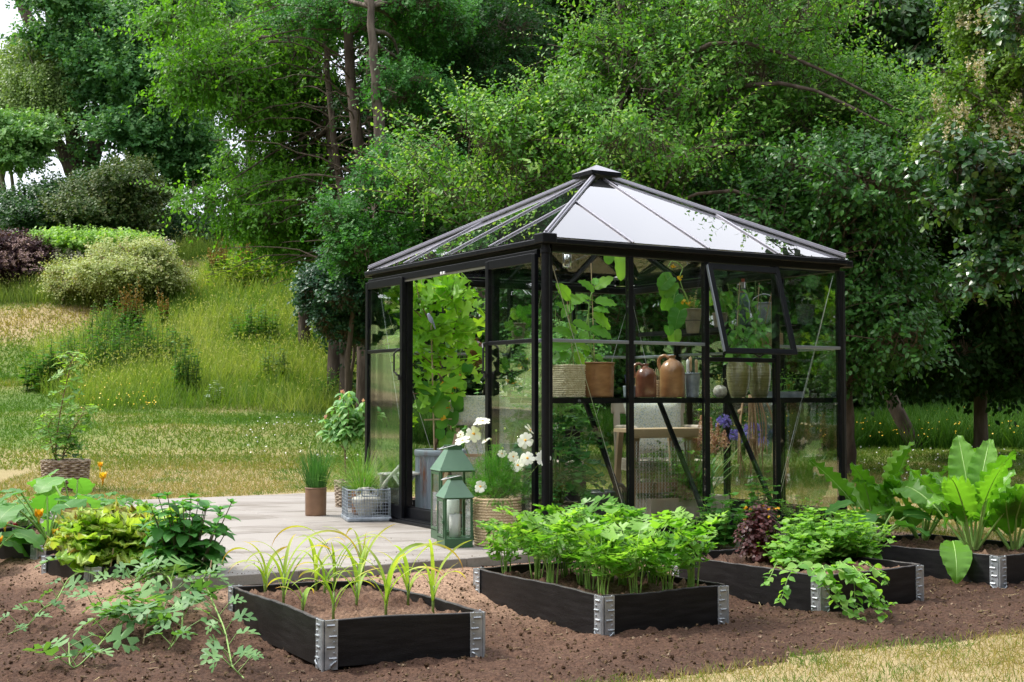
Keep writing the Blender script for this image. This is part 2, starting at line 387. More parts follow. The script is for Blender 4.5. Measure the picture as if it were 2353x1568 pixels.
def dryness(x, y):
    """0 = lush, 1 = straw"""
    near = 1-sst((y-12.0)/6.0)
    patch = fbm(x*.55+2, y*.35+8, 4)
    streak = fbm(x*.18+20, y*1.5+3, 3)
    d = .12+.50*near+.9*(patch-.5)+.45*(streak-.5)*sst((y-12)/4)
    hillp = np.exp(-((x+10.5)/3.2)**2-((y-31)/4.5)**2)*.75
    px_, py_ = proj(x, y, hgt(x, y)) if np.ndim(x) else (0, 0)
    if np.ndim(x):
        band = np.exp(-((py_-745+.10*px_)/42)**2)*(px_ < 330)*np.clip((330-px_)/120, 0, 1)*.85
        path = np.exp(-((px_-330-(710-py_)*1.1)/45)**2)*((py_ > 590) & (py_ < 730))*.22
        hillp = hillp*0+band+path+.16*sst((py_-940)/120)
    return np.clip(d+hillp, 0, 1)
M_SOIL = soilmat(); M_LAWN = lawnmat('mown_grass')
# ground near the camera, cut into soil and lawn along one shared edge
X, Y, Z, Fa = grid(-5.6, 6.4, 4.3, 13.0, .024, hgt)
lm = lawn_mask(X, Y)
kz_ = np.clip(np.abs(lm)/.22, .04, 1); Zs = Z + kz_*np.where(lm < 0, soil_z(X, Y), (fbm(X*3, Y*3, 3)-.5)*.03)
edge = np.minimum.reduce([X+5.6, 6.4-X, Y-4.3+9, 13.0-Y]); Zs = Z+(Zs-Z)*np.clip(edge/.3, 0, 1)
pd = patio_dist(X, Y); Zs = np.where(pd <= 0, -.12, Zs)
fm = lm[Fa].mean(1) > 0
fd = pd[Fa].max(1) > 0
def submesh(name, sel, m, attrs):
    fa = Fa[sel & fd]; used = np.unique(fa); mp = np.zeros(len(X), int); mp[used] = np.arange(len(used))
    b = MB(); b.addarr(np.stack([X, Y, Zs], 1)[used], mp[fa]); return b.build(name, m, smooth=True, attrs={k: v[used] for k, v in attrs.items()})
dr_s = .75*np.exp(-(pd/.55)**2)+.35*np.exp(-((X-.1)/.5)**2-((Y-6.9)/.8)**2)
tag(submesh('soil', ~fm, M_SOIL, {'dry': dr_s}), kind='structure')
DRY = dryness(X, Y) + np.where(Y < 6.5, .15, 0)
tag(submesh('lawn', fm, M_LAWN, {'dry': DRY}), kind='structure')
# terrain that carries on to the horizon, a sheet with a hole where the near ground lies
def lin(a, b, n): return np.linspace(a, b, n)
xs = np.unique(np.concatenate([lin(-200, -40, 14), lin(-40, -5.6, 60), lin(-5.6, 6.4, 40), lin(6.4, 40, 60), lin(40, 200, 14)]))
ys = np.unique(np.concatenate([lin(-60, 4.3, 20), lin(4.3, 13.0, 30), lin(13.0, 60, 190), lin(60, 300, 30)]))
XX, YY = np.meshgrid(xs, ys); ZZ = hgt(XX, YY); ii = np.arange(XX.size).reshape(XX.shape)
FF = np.stack([ii[:-1, :-1], ii[:-1, 1:], ii[1:, 1:], ii[1:, :-1]], -1).reshape(-1, 4)
xc = XX.ravel()[FF].mean(1); yc = YY.ravel()[FF].mean(1)
hole = (xc > -5.6) & (xc < 6.4) & (yc > 4.3) & (yc < 13.0)
b = MB(); b.addarr(np.stack([XX.ravel(), YY.ravel(), ZZ.ravel()-.004], 1), FF[~hole])
tag(b.build('meadow_ground', M_LAWN, smooth=True, attrs={'dry': dryness(XX.ravel(), YY.ravel())}), kind='structure')
# patio of concrete slabs
def patiomat():
    m, n, out = _nm('concrete_slabs'); N = n.nodes.new; b = N('ShaderNodeBsdfPrincipled'); n.links.new(b.outputs[0], out.inputs[0])
    b.inputs['Roughness'].default_value = .75; b.inputs['Specular IOR Level'].default_value = .4
    at = N('ShaderNodeAttribute'); at.attribute_name = 'rnd'
    t = N('ShaderNodeTexCoord'); z = N('ShaderNodeTexNoise'); z.inputs['Scale'].default_value = 1.6; z.inputs['Detail'].default_value = 8; z.inputs['Roughness'].default_value = .62
    mp = N('ShaderNodeMapping'); mp.inputs['Scale'].default_value = (1, 2.2, 1); n.links.new(t.outputs['Object'], mp.inputs[0]); n.links.new(mp.outputs[0], z.inputs['Vector'])
    r = N('ShaderNodeValToRGB'); e = r.color_ramp.elements; e[0].position = .34; e[0].color = (.15, .128, .105, 1); e[1].position = .60; e[1].color = (.285, .262, .24, 1)
    ad = N('ShaderNodeMath'); ad.operation = 'MULTIPLY_ADD'; ad.inputs[1].default_value = .14; n.links.new(at.outputs['Fac'], ad.inputs[0])
    n.links.new(z.outputs['Fac'], ad.inputs[2]); n.links.new(ad.outputs[0], r.inputs[0])
    z2 = N('ShaderNodeTexNoise'); z2.inputs['Scale'].default_value = 120; z2.inputs['Detail'].default_value = 3; n.links.new(t.outputs['Object'], z2.inputs['Vector'])
    mx = N('ShaderNodeMix'); mx.data_type = 'RGBA'; mx.blend_type = 'OVERLAY'; mx.inputs[0].default_value = .25
    n.links.new(r.outputs[0], mx.inputs[6]); n.links.new(z2.outputs['Fac'], mx.inputs[7]); n.links.new(mx.outputs[2], b.inputs['Base Color'])
    bp = N('ShaderNodeBump'); bp.inputs['Strength'].default_value = .25; bp.inputs['Distance'].default_value = .003
    n.links.new(z2.outputs['Fac'], bp.inputs['Height']); n.links.new(bp.outputs[0], b.inputs['Normal'])
    return m
M_PATIO = patiomat(); M_JOINT = mat('joint_sand', (.12, .10, .085), (.2, .17, .14), .95, scale=30)
bp_ = MB(); jt = MB()
def prect(mb, u0, u1, v0, v1, z0, z1, ch=.004):
    c = [(u0, v0), (u1, v0), (u1, v1), (u0, v1)]; ci = [(u0+ch, v0+ch), (u1-ch, v0+ch), (u1-ch, v1-ch), (u0+ch, v1-ch)]
    V = [U(a, b_, z0) for a, b_ in c]+[U(a, b_, z1-ch) for a, b_ in c]+[U(a, b_, z1) for a, b_ in ci]
    mb.add([tuple(q) for q in V], [(0, 1, 5, 4), (1, 2, 6, 5), (2, 3, 7, 6), (3, 0, 4, 7), (4, 5, 9, 8), (5, 6, 10, 9), (6, 7, 11, 10), (7, 4, 8, 11), (8, 9, 10, 11)], 0)
SL_U, SL_V = 1.05, .50
_p = G(684.6, 1310); _uj = (_p-GO).dot(EU)
row = 0; v = PV0
while v < PV2-.01:
    v1 = min(v+SL_V, PV2); um = PU1 if v < PV1-.01 else PU2
    u = _uj - SL_U*math.ceil((_uj-PU0)/SL_U)
    while u < um-.01:
        a = max(u, PU0); c_ = min(u+SL_U, um)
        if c_-a > .03: prect(bp_, a+.002, c_-.002, v+.002, v1-.002, -.058, random.uniform(-.0012, .0012))
        u += SL_U
    v = v1; row += 1
tag(bp_.build('patio', M_PATIO), kind='structure')
prect(jt, PU0+.006, PU1-.006, PV0+.006, PV1+.004, -.12, -.007, .001); prect(jt, PU0+.006, PU2-.006, PV1+.006, PV2-.006, -.12, -.007, .001)
tag(jt.build('patio_bedding', M_JOINT), kind='structure')

def TG(px, py, y0=9.0, y1=70.0):
    """where a picture ray first meets the terrain"""
    r = ray(px, py)
    for y in np.linspace(y0, y1, 1500):
        t = y/r.y; x = r.x*t; z = CH+r.z*t
        if z <= float(hgt(x, y)): return Vector((x, y, float(hgt(x, y))))
    return Vector((r.x*y1/r.y, y1, float(hgt(r.x*y1/r.y, y1))))
# ================================================================== GREENHOUSE
L = 2.58
M_ALU = mat('black_aluminium', (.0032, .0036, .0055), (.006, .0065, .009), .40, 0, 30, spec=.27)
M_ALUSKY = mat('roof_bar_sky_sheen', (.34, .33, .37), None, .35, .7)  # black bars; the sky's reflection is put into this lavender grey
M_SILV = mat('anodised_strip', (.42, .45, .52), None, .3, .7)
M_GLASS = glassmat('clear_glass', (.965, .985, .975), 1.45, .32)
M_RGLASS = glassmat('roof_glass', (.955, .99, .975), 1.52, 1.4, 0, .02)
M_PLAST = mat('black_plastic', (.012, .012, .014), None, .45)
M_WIRE = mat('steel_wire', (.6, .6, .6), None, .3, .9)
M_WHITEP = mat('white_plastic', (.75, .75, .75), None, .4)
gh = thing('greenhouse', 'black framed glass pavilion greenhouse with pyramid roof on the concrete patio', 'greenhouse', tuple(GO), GA)
def gp(name, mb, m, parent=gh, bevel=0, smooth=False, label=None):
    o = mb.build(name, m, parent, smooth, bevel=bevel)
    if label: o['label'] = label
    return o
ZG0, ZG1 = 1.875, 1.955
def local_side(k):
    """side k: function (a along the side, b outward, z) -> local xyz. 0 front, 1 right, 2 back, 3 left"""
    if k == 0: return lambda a, b, z: (a, -b, z)
    if k == 1: return lambda a, b, z: (L+b, a, z)
    if k == 2: return lambda a, b, z: (L-a, L+b, z)
    return lambda a, b, z: (-b, L-a, z)
def sbar(mb, f, p, q, wd, ht, up=(0, 0, 1), m=0): mb.bar(f(*p), f(*q), wd, ht, up, m)
Q = L/4
for k in range(4):
    f = local_side(k)
    # corner post: two flanges and a rounded nose
    m_ = MB(); c0 = f(0, 0, 0)
    m_.box((c0[0], c0[1], (ZG0+.0)/2), (.052, .052, ZG0))
    m_.tube([(c0[0], c0[1], z) for z in (0, ZG0)], .030, 16)
    gp('corner_post', m_, M_ALU, bevel=.004)
    # gutter and header
    m_ = MB(); s_ = .042
    sbar(m_, f, (-s_, .035, ZG1-.018), (L+s_-.03, .035, ZG1-.018), .06, .036)
    sbar(m_, f, (.02, .0, ZG0+.026), (L-.02, .0, ZG0+.026), .05, .056)
    gp('gutter', m_, M_ALU, bevel=.006)
    m_ = MB(); sbar(m_, f, (.03, .004, .055), (L-.03, .004, .055), .05, .11); sbar(m_, f, (.03, .012, .118), (L-.03, .012, .118), .012, .008)
    gp('base_rail', m_, M_ALU, bevel=.004)
    for j in (1, 2, 3):
        if k == 3 and j == 2: continue
        m_ = MB(); x_ = Q*j
        sbar(m_, f, (x_, 0, .11), (x_, 0, ZG0), .045, .026, up=tuple(np.subtract(f(1, 0, 0), f(0, 0, 0))))
        sbar(m_, f, (x_, .024, .11), (x_, .024, ZG0), .012, .036, up=tuple(np.subtract(f(1, 0, 0), f(0, 0, 0))))
        gp('mullion', m_, M_ALU, bevel=.003)
    for j in range(4):
        a0, a1 = Q*j+.016, Q*(j+1)-.016
        if k == 3 and j in (1, 2): continue
        win = (k == 0 and j == 2)
        if not win:
            m_ = MB(); sbar(m_, f, (a0, .016, 1.306), (a1, .016, 1.306), .016, .022)
            gp('glazing_strip', m_, M_SILV, bevel=.003)
            for z0, z1 in ((.112, 1.298), (1.314, ZG0-.02)):
                m_ = MB(); sbar(m_, f, (a0, .010, (z0+z1)/2), (a1, .010, (z0+z1)/2), .004, z1-z0); gp('pane', m_, M_GLASS)
        else:
            m_ = MB(); sbar(m_, f, (a0, .0, 1.205), (a1, .0, 1.205), .04, .03); gp('window_sill', m_, M_ALU, bevel=.003)
            m_ = MB(); sbar(m_, f, (a0, .010, .651), (a1, .010, .651), .004, 1.078); gp('pane', m_, M_GLASS)
            wv = bpy.data.objects.new('vent_window', None); COL.objects.link(wv); wv.parent = gh
            wv.location = (Q*2.5, -.03, 1.862); th = math.radians(16.5); wv.rotation_euler = (-th, 0, 0)
            wv.empty_display_size = .1; wv['label'] = 'top hung vent window propped open outwards'
            m_ = MB(); hw, hh = Q/2+.004, .648
            m_.box((0, 0, -.02), (2*hw, .024, .045)); m_.box((0, 0, -hh+.018), (2*hw-.05, .024, .036))
            m_.box((-hw+.018, 0, -hh/2), (.036, .026, hh)); m_.box((hw-.018, 0, -hh/2), (.036, .026, hh))
            m_.box((-hw-.004, -.002, -hh/2), (.006, .022, hh-.02), m=1)
            gp('window_frame', m_, [M_ALU, M_SILV], wv, bevel=.002)
            m_ = MB(); m_.box((0, -.004, -hh/2-.006), (2*hw-.03, .004, hh-.01)); gp('pane', m_, M_GLASS, wv)
            m_ = MB(); m_.tube([(-.02, .012, -hh+.03), (-.02, .05, -hh+.02), (.03, .06, -hh-.0), (.05, .02, -hh+.01)], .006, 6); m_.box((0, .01, -hh+.028), (.06, .02, .014))
            gp('handle', m_, M_PLAST, wv)
# ---- sliding doors on the left face, slid open onto the outer quarters
f = local_side(3)
def door(a0, a1, hside):
    d = bpy.data.objects.new('door', None); COL.objects.link(d); d.parent = gh; d.empty_display_size = .1
    b = .062; ax = tuple(np.subtract(f(1, 0, 0), f(0, 0, 0)))
    m_ = MB()
    for a in (a0+.018, a1-.018): sbar(m_, f, (a, b, .03), (a, b, 1.86), .030, .040, up=ax)
    for z, h_ in ((.075, .10), (1.835, .06), (1.306, .026)): sbar(m_, f, (a0+.03, b, z), (a1-.03, b, z), .026, h_)
    gp('door_frame', m_, M_ALU, d, bevel=.003)
    for z0, z1 in ((.126, 1.292), (1.32, 1.804)):
        m_ = MB(); sbar(m_, f, (a0+.035, b, (z0+z1)/2), (a1-.035, b, (z0+z1)/2), .004, z1-z0); gp('pane', m_, M_GLASS, d)
    m_ = MB(); ah = a1-.018 if hside > 0 else a0+.018; s = -.030*hside*(-1)
    o = .045; hs = [(ah, b+.02, 1.31), (ah+hside*-.0, b+o, 1.30), (ah-hside*.028, b+o+.012, 1.275), (ah-hside*.028, b+o+.012, 1.14), (ah, b+o, 1.115), (ah, b+.02, 1.105)]
    m_.tube([f(*q) for q in hs], .008, 6); m_.box(f(ah, b+.024, 1.09), (.02, .03, .03))
    gp('door_handle', m_, M_PLAST, d, bevel=.002)
    return d
door(2*Q+Q+.02-.03, L-.03, -1); door(.03-.03+.01, Q+.02, 1)
# note: along side 3, a runs from the far left corner to the near corner
m_ = MB(); ax = (0, 1, 0)
for a in (Q-.02, 3*Q+.02): sbar(m_, f, (a, .02, .1), (a, .02, ZG0), .03, .034, up=ax)
sbar(m_, f, (.02, .045, 1.862), (L-.03, .045, 1.862), .03, .05)
gp('door_rail', m_, M_ALU, bevel=.003)
m_ = MB(); sbar(m_, f, (Q, .052, 1.838), (3*Q, .052, 1.838), .008, .034); gp('track_plate', m_, mat('bare_aluminium', (.35, .34, .30), None, .35, .8))
m_ = MB()
for a in (L/2-.02, L/2+.02): m_.box(f(a, .06, 1.838), (.014, .022, .02))
gp('door_stop', m_, M_WHITEP, bevel=.002)
m_ = MB(); sbar(m_, f, (.03, .07, .012), (L-.03, .07, .012), .09, .02); sbar(m_, f, (Q, .045, .028), (3*Q, .045, .028), .012, .012); sbar(m_, f, (Q, .085, .028), (3*Q, .085, .028), .012, .012)
gp('door_track', m_, M_ALU, bevel=.002)
# ---- downpipe on the near corner
m_ = MB(); m_.tube([(-.034, -.034, 1.93), (-.034, -.034, .12)], .027, 20); m_.tube([(-.034, -.034, .12), (-.034, -.034, .07)], .033, 20)
m_.tube([(-.034, -.034, 1.89), (-.034, -.034, 1.86)], .033, 20); gp('downpipe', m_, M_ALU, smooth=False)
# ---- roof
ap = np.array([L/2, L/2, 2.675]); E = -.052; ez = ZG1+.004
cs = [np.array([E, E, ez]), np.array([L-E, E, ez]), np.array([L-E, L-E, ez]), np.array([E, L-E, ez])]
for k in range(4):
    m_ = MB(); d = unit(ap-cs[k]); m_.bar(cs[k]+d*.03+np.array([0, 0, .012]), ap-d*.13+np.array([0, 0, .012]), .036, .018); m_.bar(cs[k]+d*.03+np.array([0, 0, .03]), ap-d*.13+np.array([0, 0, .026]), .014, .012)
    gp('hip_bar', m_, M_ALUSKY, bevel=.003)
    m_ = MB(); m_.bar(cs[k]+d*.08-np.array([0, 0, .022]), ap-d*.1-np.array([0, 0, .018]), .02, .024); gp('rafter', m_, M_ALU)
    A, B = cs[k], cs[(k+1) % 4]; ed = (B-A); Ls = np.linalg.norm(ed); ed = ed/Ls
    mid = (A+B)/2; up = ap-mid; rise = np.linalg.norm(up); upd = up/rise; nrm = unit(np.cross(ed, upd))
    us = [Q-E, 2*Q-E, 3*Q-E]
    for ui in us:
        p0 = A+ed*ui; t = min(ui, Ls-ui)/(Ls/2); p1 = p0+upd*rise*t*(.995 if t < .99 else .93)
        m_ = MB(); m_.bar(p0+nrm*.008, p1+nrm*.006, .014, .010, tuple(nrm)); gp('glazing_bar', m_, M_ALUSKY, bevel=.002)
        m_ = MB(); m_.bar(p0-nrm*.016, p1-nrm*.016, .014, .026, tuple(nrm)); gp('rafter', m_, M_ALU)
    ub = [0]+us+[Ls]
    for i in range(4):
        a, b_ = ub[i]+.004, ub[i+1]-.004
        ta, tb = min(a, Ls-a)/(Ls/2), min(b_, Ls-b_)/(Ls/2)
        if i in (1, 2): tb = tb if i == 1 else tb
        pts = [A+ed*a+upd*.012, A+ed*b_+upd*.012, A+ed*b_+upd*rise*min(tb, .955), A+ed*a+upd*rise*min(ta, .955)]
        if i == 0: pts = [pts[0], pts[1], pts[2]]
        if i == 3: pts = [pts[0], pts[1], pts[3]]
        n_ = len(pts); V = [tuple(p+nrm*.001) for p in pts]+[tuple(p-nrm*.003) for p in pts]
        Fs = [tuple(range(n_)), tuple(range(2*n_-1, n_-1, -1))]+[(j, j+n_, (j+1) % n_+n_, (j+1) % n_) for j in range(n_)]
        m_ = MB(); m_.add(V, Fs); gp('roof_pane', m_, M_RGLASS)
m_ = MB(); c = .138; zc = 2.648
V = [(L/2+sx*c, L/2+sy*c, zc) for sx, sy in ((-1, -1), (1, -1), (1, 1), (-1, 1))]+[(L/2+sx*c, L/2+sy*c, zc+.03) for sx, sy in ((-1, -1), (1, -1), (1, 1), (-1, 1))]+[(L/2, L/2, zc+.10)]
m_.add(V, [(3, 2, 1, 0)]+[(i, (i+1) % 4, (i+1) % 4+4, i+4) for i in range(4)]); m_.add(V[4:8]+[V[8]], [(i, (i+1) % 4, 4) for i in range(4)], 1)
gp('roof_cap', m_, [M_ALU, M_ALUSKY], bevel=.003)
for c_, d_ in (((-.034, -.034, ZG1-.005), (.11, .11, .066)), ((L+.05, .0, ZG1-.025), (.10, .08, .05)), ((0, L+.03, ZG1-.02), (.09, .09, .05))):
    m_ = MB(); m_.box(c_, d_); gp('gutter_corner', m_, M_ALU, bevel=.008)
# ---- bracing wires
for k in range(4):
    f = local_side(k)
    for (a0, a1) in ((.04, Q), (L-.04, L-Q)):
        m_ = MB(); m_.tube([f(a0, -.03, ZG0-.03), f(a1, -.03, .13)], .0022, 5); gp('brace_wire', m_, M_WIRE)
        
# ---- fixed shelves with struts
M_SLAT = M_ALU
def shelf(a0, a1, d0, d1, z, k, struts):
    f = local_side(k); e = bpy.data.objects.new('shelf', None); COL.objects.link(e); e.parent = gh; e.empty_display_size = .1
    m_ = MB(); n_ = 5
    sbar(m_, f, (a0, -d0-.008, z-.018), (a1, -d0-.008, z-.018), .014, .036); sbar(m_, f, (a0, -d1, z-.018), (a1, -d1, z-.018), .014, .036)
    for i in range(n_):
        d = d0+.03+(d1-d0-.05)*(i+.5)/n_; sbar(m_, f, (a0, -d, z-.006), (a1, -d, z-.006), (d1-d0-.05)/n_*.78, .010)
    gp('shelf_board', m_, M_SLAT, e)
    for a in struts:
        m_ = MB(); sbar(m_, f, (a, -d1+.01, z-.03), (a, -.03, z-.78), .022, .03, up=tuple(np.subtract(f(1, 0, 0), f(0, 0, 0)))); gp('strut', m_, M_ALU, e)
ZS = .940
shelf(.04, L-.06, .03, .52, ZS, 0, (Q, 2*Q, 3*Q))
shelf(.7, 1.9, .05, .34, 1.165, 2, (.9, 1.7))       # on the back wall
shelf(.35, 2.05, .05, .32, 1.50, 1, ())             # high on the right wall
# solar lamps under the eaves
def solar(u, v, z, lab):
    e = thing('solar_lamp', lab, 'lamp', tuple(U(u, v, z)), GA, 'solar lamps inside the greenhouse')
    m_ = MB(); m_.lathe([(0, .045), (.055, .045), (.062, .035), (.062, .02), (.05, .016)], 10); m_.build('lamp_cap', M_PLAST, e)
    m_ = MB(); m_.lathe([(.05, .016), (.052, -.03), (.0, -.032)], 10); m_.build('lamp_body', [glassmat('smoke_plastic', (.25, .25, .25))], e)
o_ = WV(1428, 650, 1.1); solar(o_[0], 1.1, o_[1], 'small black solar lamp hanging near the eaves beside the left mullion')
o_ = WV(1340, 705, .9); solar(o_[0], .9, o_[1], 'small black solar lamp behind the eggplant leaves')
e = thing('hanging_lantern', 'small clear glass lantern hanging under the roof by the near corner post', 'lamp', tuple(WP(1303, 600, .5)), GA)
m_ = MB(); m_.lathe([(.0, .05), (.026, .04), (.03, -.035), (.02, -.045), (0, -.045)], 14); m_.build('glass', glassmat('jar_glass', (.9, .9, .92), 1.5, 1.4, .05), e, smooth=True)
m_ = MB()
for i in range(4): a = i*PI/2; m_.tube([(.033*math.cos(a), .033*math.sin(a), -.05), (.033*math.cos(a), .033*math.sin(a), .05), (0, 0, .085)], .002, 4)
m_.tube([(0, 0, .085), (0, 0, .25)], .002, 4); m_.build('cage', M_WIRE, e)
# ================================================================== RAISED BEDS
M_BOARD = mat('black_stained_timber', (.005, .005, .0062), (.017, .0165, .018), .45, 0, 7, 8, .5, 60, .35, (1, 1, 7), .4, .75, bdist=.003)
M_BTOP = mat('worn_board_edge', (.02, .018, .018), (.09, .07, .06), .8, 0, 30)
M_GALV = mat('galvanised_steel', (.34, .37, .40), (.50, .53, .56), .42, .6, 18, 4, .1, 60)
BEDS = {}
def board(mb, a, b, z0, z1, th=.021, n_out=None):
    """upright board from a to b (xy), slightly wavy"""
    a = np.array(a[:2]); b = np.array(b[:2]); d = b-a; Ln = np.linalg.norm(d); d = d/Ln; nr = np.array([d[1], -d[0]])*(1 if n_out is None else n_out)
    k = max(6, int(Ln/.05)); V = []; sd = random.random()*50
    for i in range(k+1):
        t = i/k; p = a+d*Ln*t; wv = .003*math.sin(sd+t*9); dz = .0035*math.sin(sd*2+t*7)+.0015*math.sin(t*41)
        for off, zz, q in ((0, z0, 0), (0, z1+dz-.003, 0), (.003, z1+dz, 0), (th-.003, z1+dz, 0), (th, z1+dz-.003, 0), (th, z0, 0)):
            x = p-nr*off+nr*wv; V.append((x[0], x[1], zz))
    Fs = []
    for i in range(k):
        o = i*6
        for j in range(5): Fs.append((o+j, o+j+1, o+6+j+1, o+6+j))
    mm = [0, 0, 1, 0, 0]
    nb = mb.n; mb.v.append(np.array(V)); mb.r.append(np.full(len(V), random.random())); mb.n += len(V)
    Fa = np.array(Fs)+nb; ms = np.array([1 if (i % 5) == 2 else 0 for i in range(len(Fs))]); mb.f.setdefault(4, []).append((Fa, ms))
    mb.f.setdefault(6, []).append((np.array([[nb+5, nb+4, nb+3, nb+2, nb+1, nb], [nb+k*6+i for i in range(6)]]), np.array([0, 0])))
def hinge(c, da, db, z0, z1, bed):
    """folded steel corner: two plates, seam pin, pressed ribs, bolts"""
    c = np.array(c[:2]); m_ = MB(); h = z1-z0; z1 = z1-.004
    for d, sgn in ((da, 1), (db, -1)):
        d = np.array(d[:2]); d = d/np.linalg.norm(d); nr = np.array([d[1], -d[0]])*sgn
        W_, T_ = .056, .0025
        def pt(s, o, z): q = c+d*s+nr*o; return (q[0], q[1], z)
        x3 = np.array([d[0], d[1], 0]); n3 = np.array([nr[0], nr[1], 0]); R = np.stack([x3, n3, [0, 0, 1]], 1)
        m_.box(pt(.008+W_/2, .003, (z0+z1)/2), (W_, T_*2, h), R)
        for i, zz in enumerate((.88, .66, .44, .22)):
            s0 = .030 if i % 2 == 0 else .040
            m_.tube([pt(s0-.014, .006, z0+h*zz), pt(s0+.020, .006, z0+h*zz)], .0055, 6)
            m_.tube([pt(.048, .004, z0+h*zz+.022), pt(.048, .010, z0+h*zz+.022)], .005, 8)
        m_.tube([pt(.030, .006, z0+h*.02), pt(.034, .012, z0+h*.09), pt(.048, .014, z0+h*.15), pt(.056, .006, z0+h*.17)], .005, 6)
    m_.tube([(c[0], c[1], z0-.01), (c[0], c[1], z1+.001)], .0065, 8)
    m_.build('corner_hinge', M_GALV, bed, bevel=.001)
def bed(label, corners, ztop=0.0, h=.20, soil=-.045, visible=None, soilcol=None, rough=1.0):
    """corners in order front, right, back, left (xy)"""
    cx = sum(c[0] for c in corners)/4; cy = sum(c[1] for c in corners)/4
    e = thing('raised_bed', label, 'raised bed', (cx, cy, ztop-h), 0, 'black pallet collar beds')
    C4 = [np.array([c[0]-cx, c[1]-cy]) for c in corners]; z1 = h; z0 = 0
    for i in range(4):
        a, b_ = C4[i], C4[(i+1) % 4]; d = unit(b_-a); m_ = MB(); board(m_, a+d*.012, b_-d*.012, z0, z1, n_out=1); m_.build('side_board', [M_BOARD, M_BTOP], e)
    for i in range(4):
        c = C4[i]; hinge(c, C4[(i+1) % 4]-c, C4[(i-1) % 4]-c, z0-.01, z1, e)
    # soil inside
    n = 46; s_ = np.linspace(.018, .982, n); SS, TT = np.meshgrid(s_, s_)
    PX = C4[0][0]*(1-SS)*(1-TT)+C4[1][0]*SS*(1-TT)+C4[2][0]*SS*TT+C4[3][0]*(1-SS)*TT
    PY = C4[0][1]*(1-SS)*(1-TT)+C4[1][1]*SS*(1-TT)+C4[2][1]*SS*TT+C4[3][1]*(1-SS)*TT
    PZ = h+soil+(fbm((PX+cx)*14, (PY+cy)*14, 4)-.5)*.045*rough+np.maximum(0, fbm((PX+cx)*30, (PY+cy)*30, 3)-.5)*.12*rough
    i_ = np.arange(n*n).reshape(n, n); m_ = MB()
    m_.addarr(np.stack([PX.ravel(), PY.ravel(), PZ.ravel()], 1), np.stack([i_[:-1, :-1], i_[:-1, 1:], i_[1:, 1:], i_[1:, :-1]], -1).reshape(-1, 4))
    o = m_.build('bed_soil', M_SOIL, e, smooth=True, attrs={'dry': np.full(n*n, .28)})
    return e
def quad_from(front, right, left):
    f_, r_, l_ = [np.array(p[:2]) for p in (front, right, left)]; return [f_, r_, r_+l_-f_, l_]
A_, B_, C_ = G(742, 1425), G(1112, 1405), G(527, 1346)
B1 = quad_from(A_, B_, C_); bed('black board bed of yellowing sweetcorn seedlings in front of the patio', B1)
B2 = quad_from(G(1385, 1370), G(1672, 1345), G(1090, 1305)); bed('black board bed full of celery in the middle foreground', B2)
f3, r3, l3 = G(1885, 1325), G(2120, 1298), G(1625, 1285)
l3 = f3+(l3-f3).normalized()*1.2; B3 = quad_from(f3, r3, l3); bed('black board bed of mint and dark red oxalis near the right post', B3)
f4, l4 = G(2297, 1279), G(1950, 1243); dd = (l4-f4); r4 = f4+Vector((-dd.y, dd.x, 0)).normalized()*-.8 if False else f4+Vector((dd.y, -dd.x, 0)).normalized()*.8
B4 = quad_from(f4, r4, l4); bed('black board bed of tall horseradish at the right edge', B4)
f5 = G(206, 1303); B5 = quad_from(f5, Vector((f5.x+.66, f5.y+.16, 0)), G(116, 1285)+Vector((-.10, .15, 0))); bed('black board bed of frilly lettuce at the left', B5, soil=-.03)
f6 = G(85, 1254); B6 = quad_from(f6, Vector((f6.x+.45, f6.y+.62, 0)), Vector((f6.x-.95, f6.y+.7, 0))); bed('black board bed of courgette plants behind the lettuce', B6)
f7 = G(30, 1213); B7 = quad_from(f7, Vector((f7.x+.8, f7.y+.50, 0)), Vector((f7.x-.6, f7.y+1.0, 0))); bed('black board bed of strawberries farthest back at the left', B7)
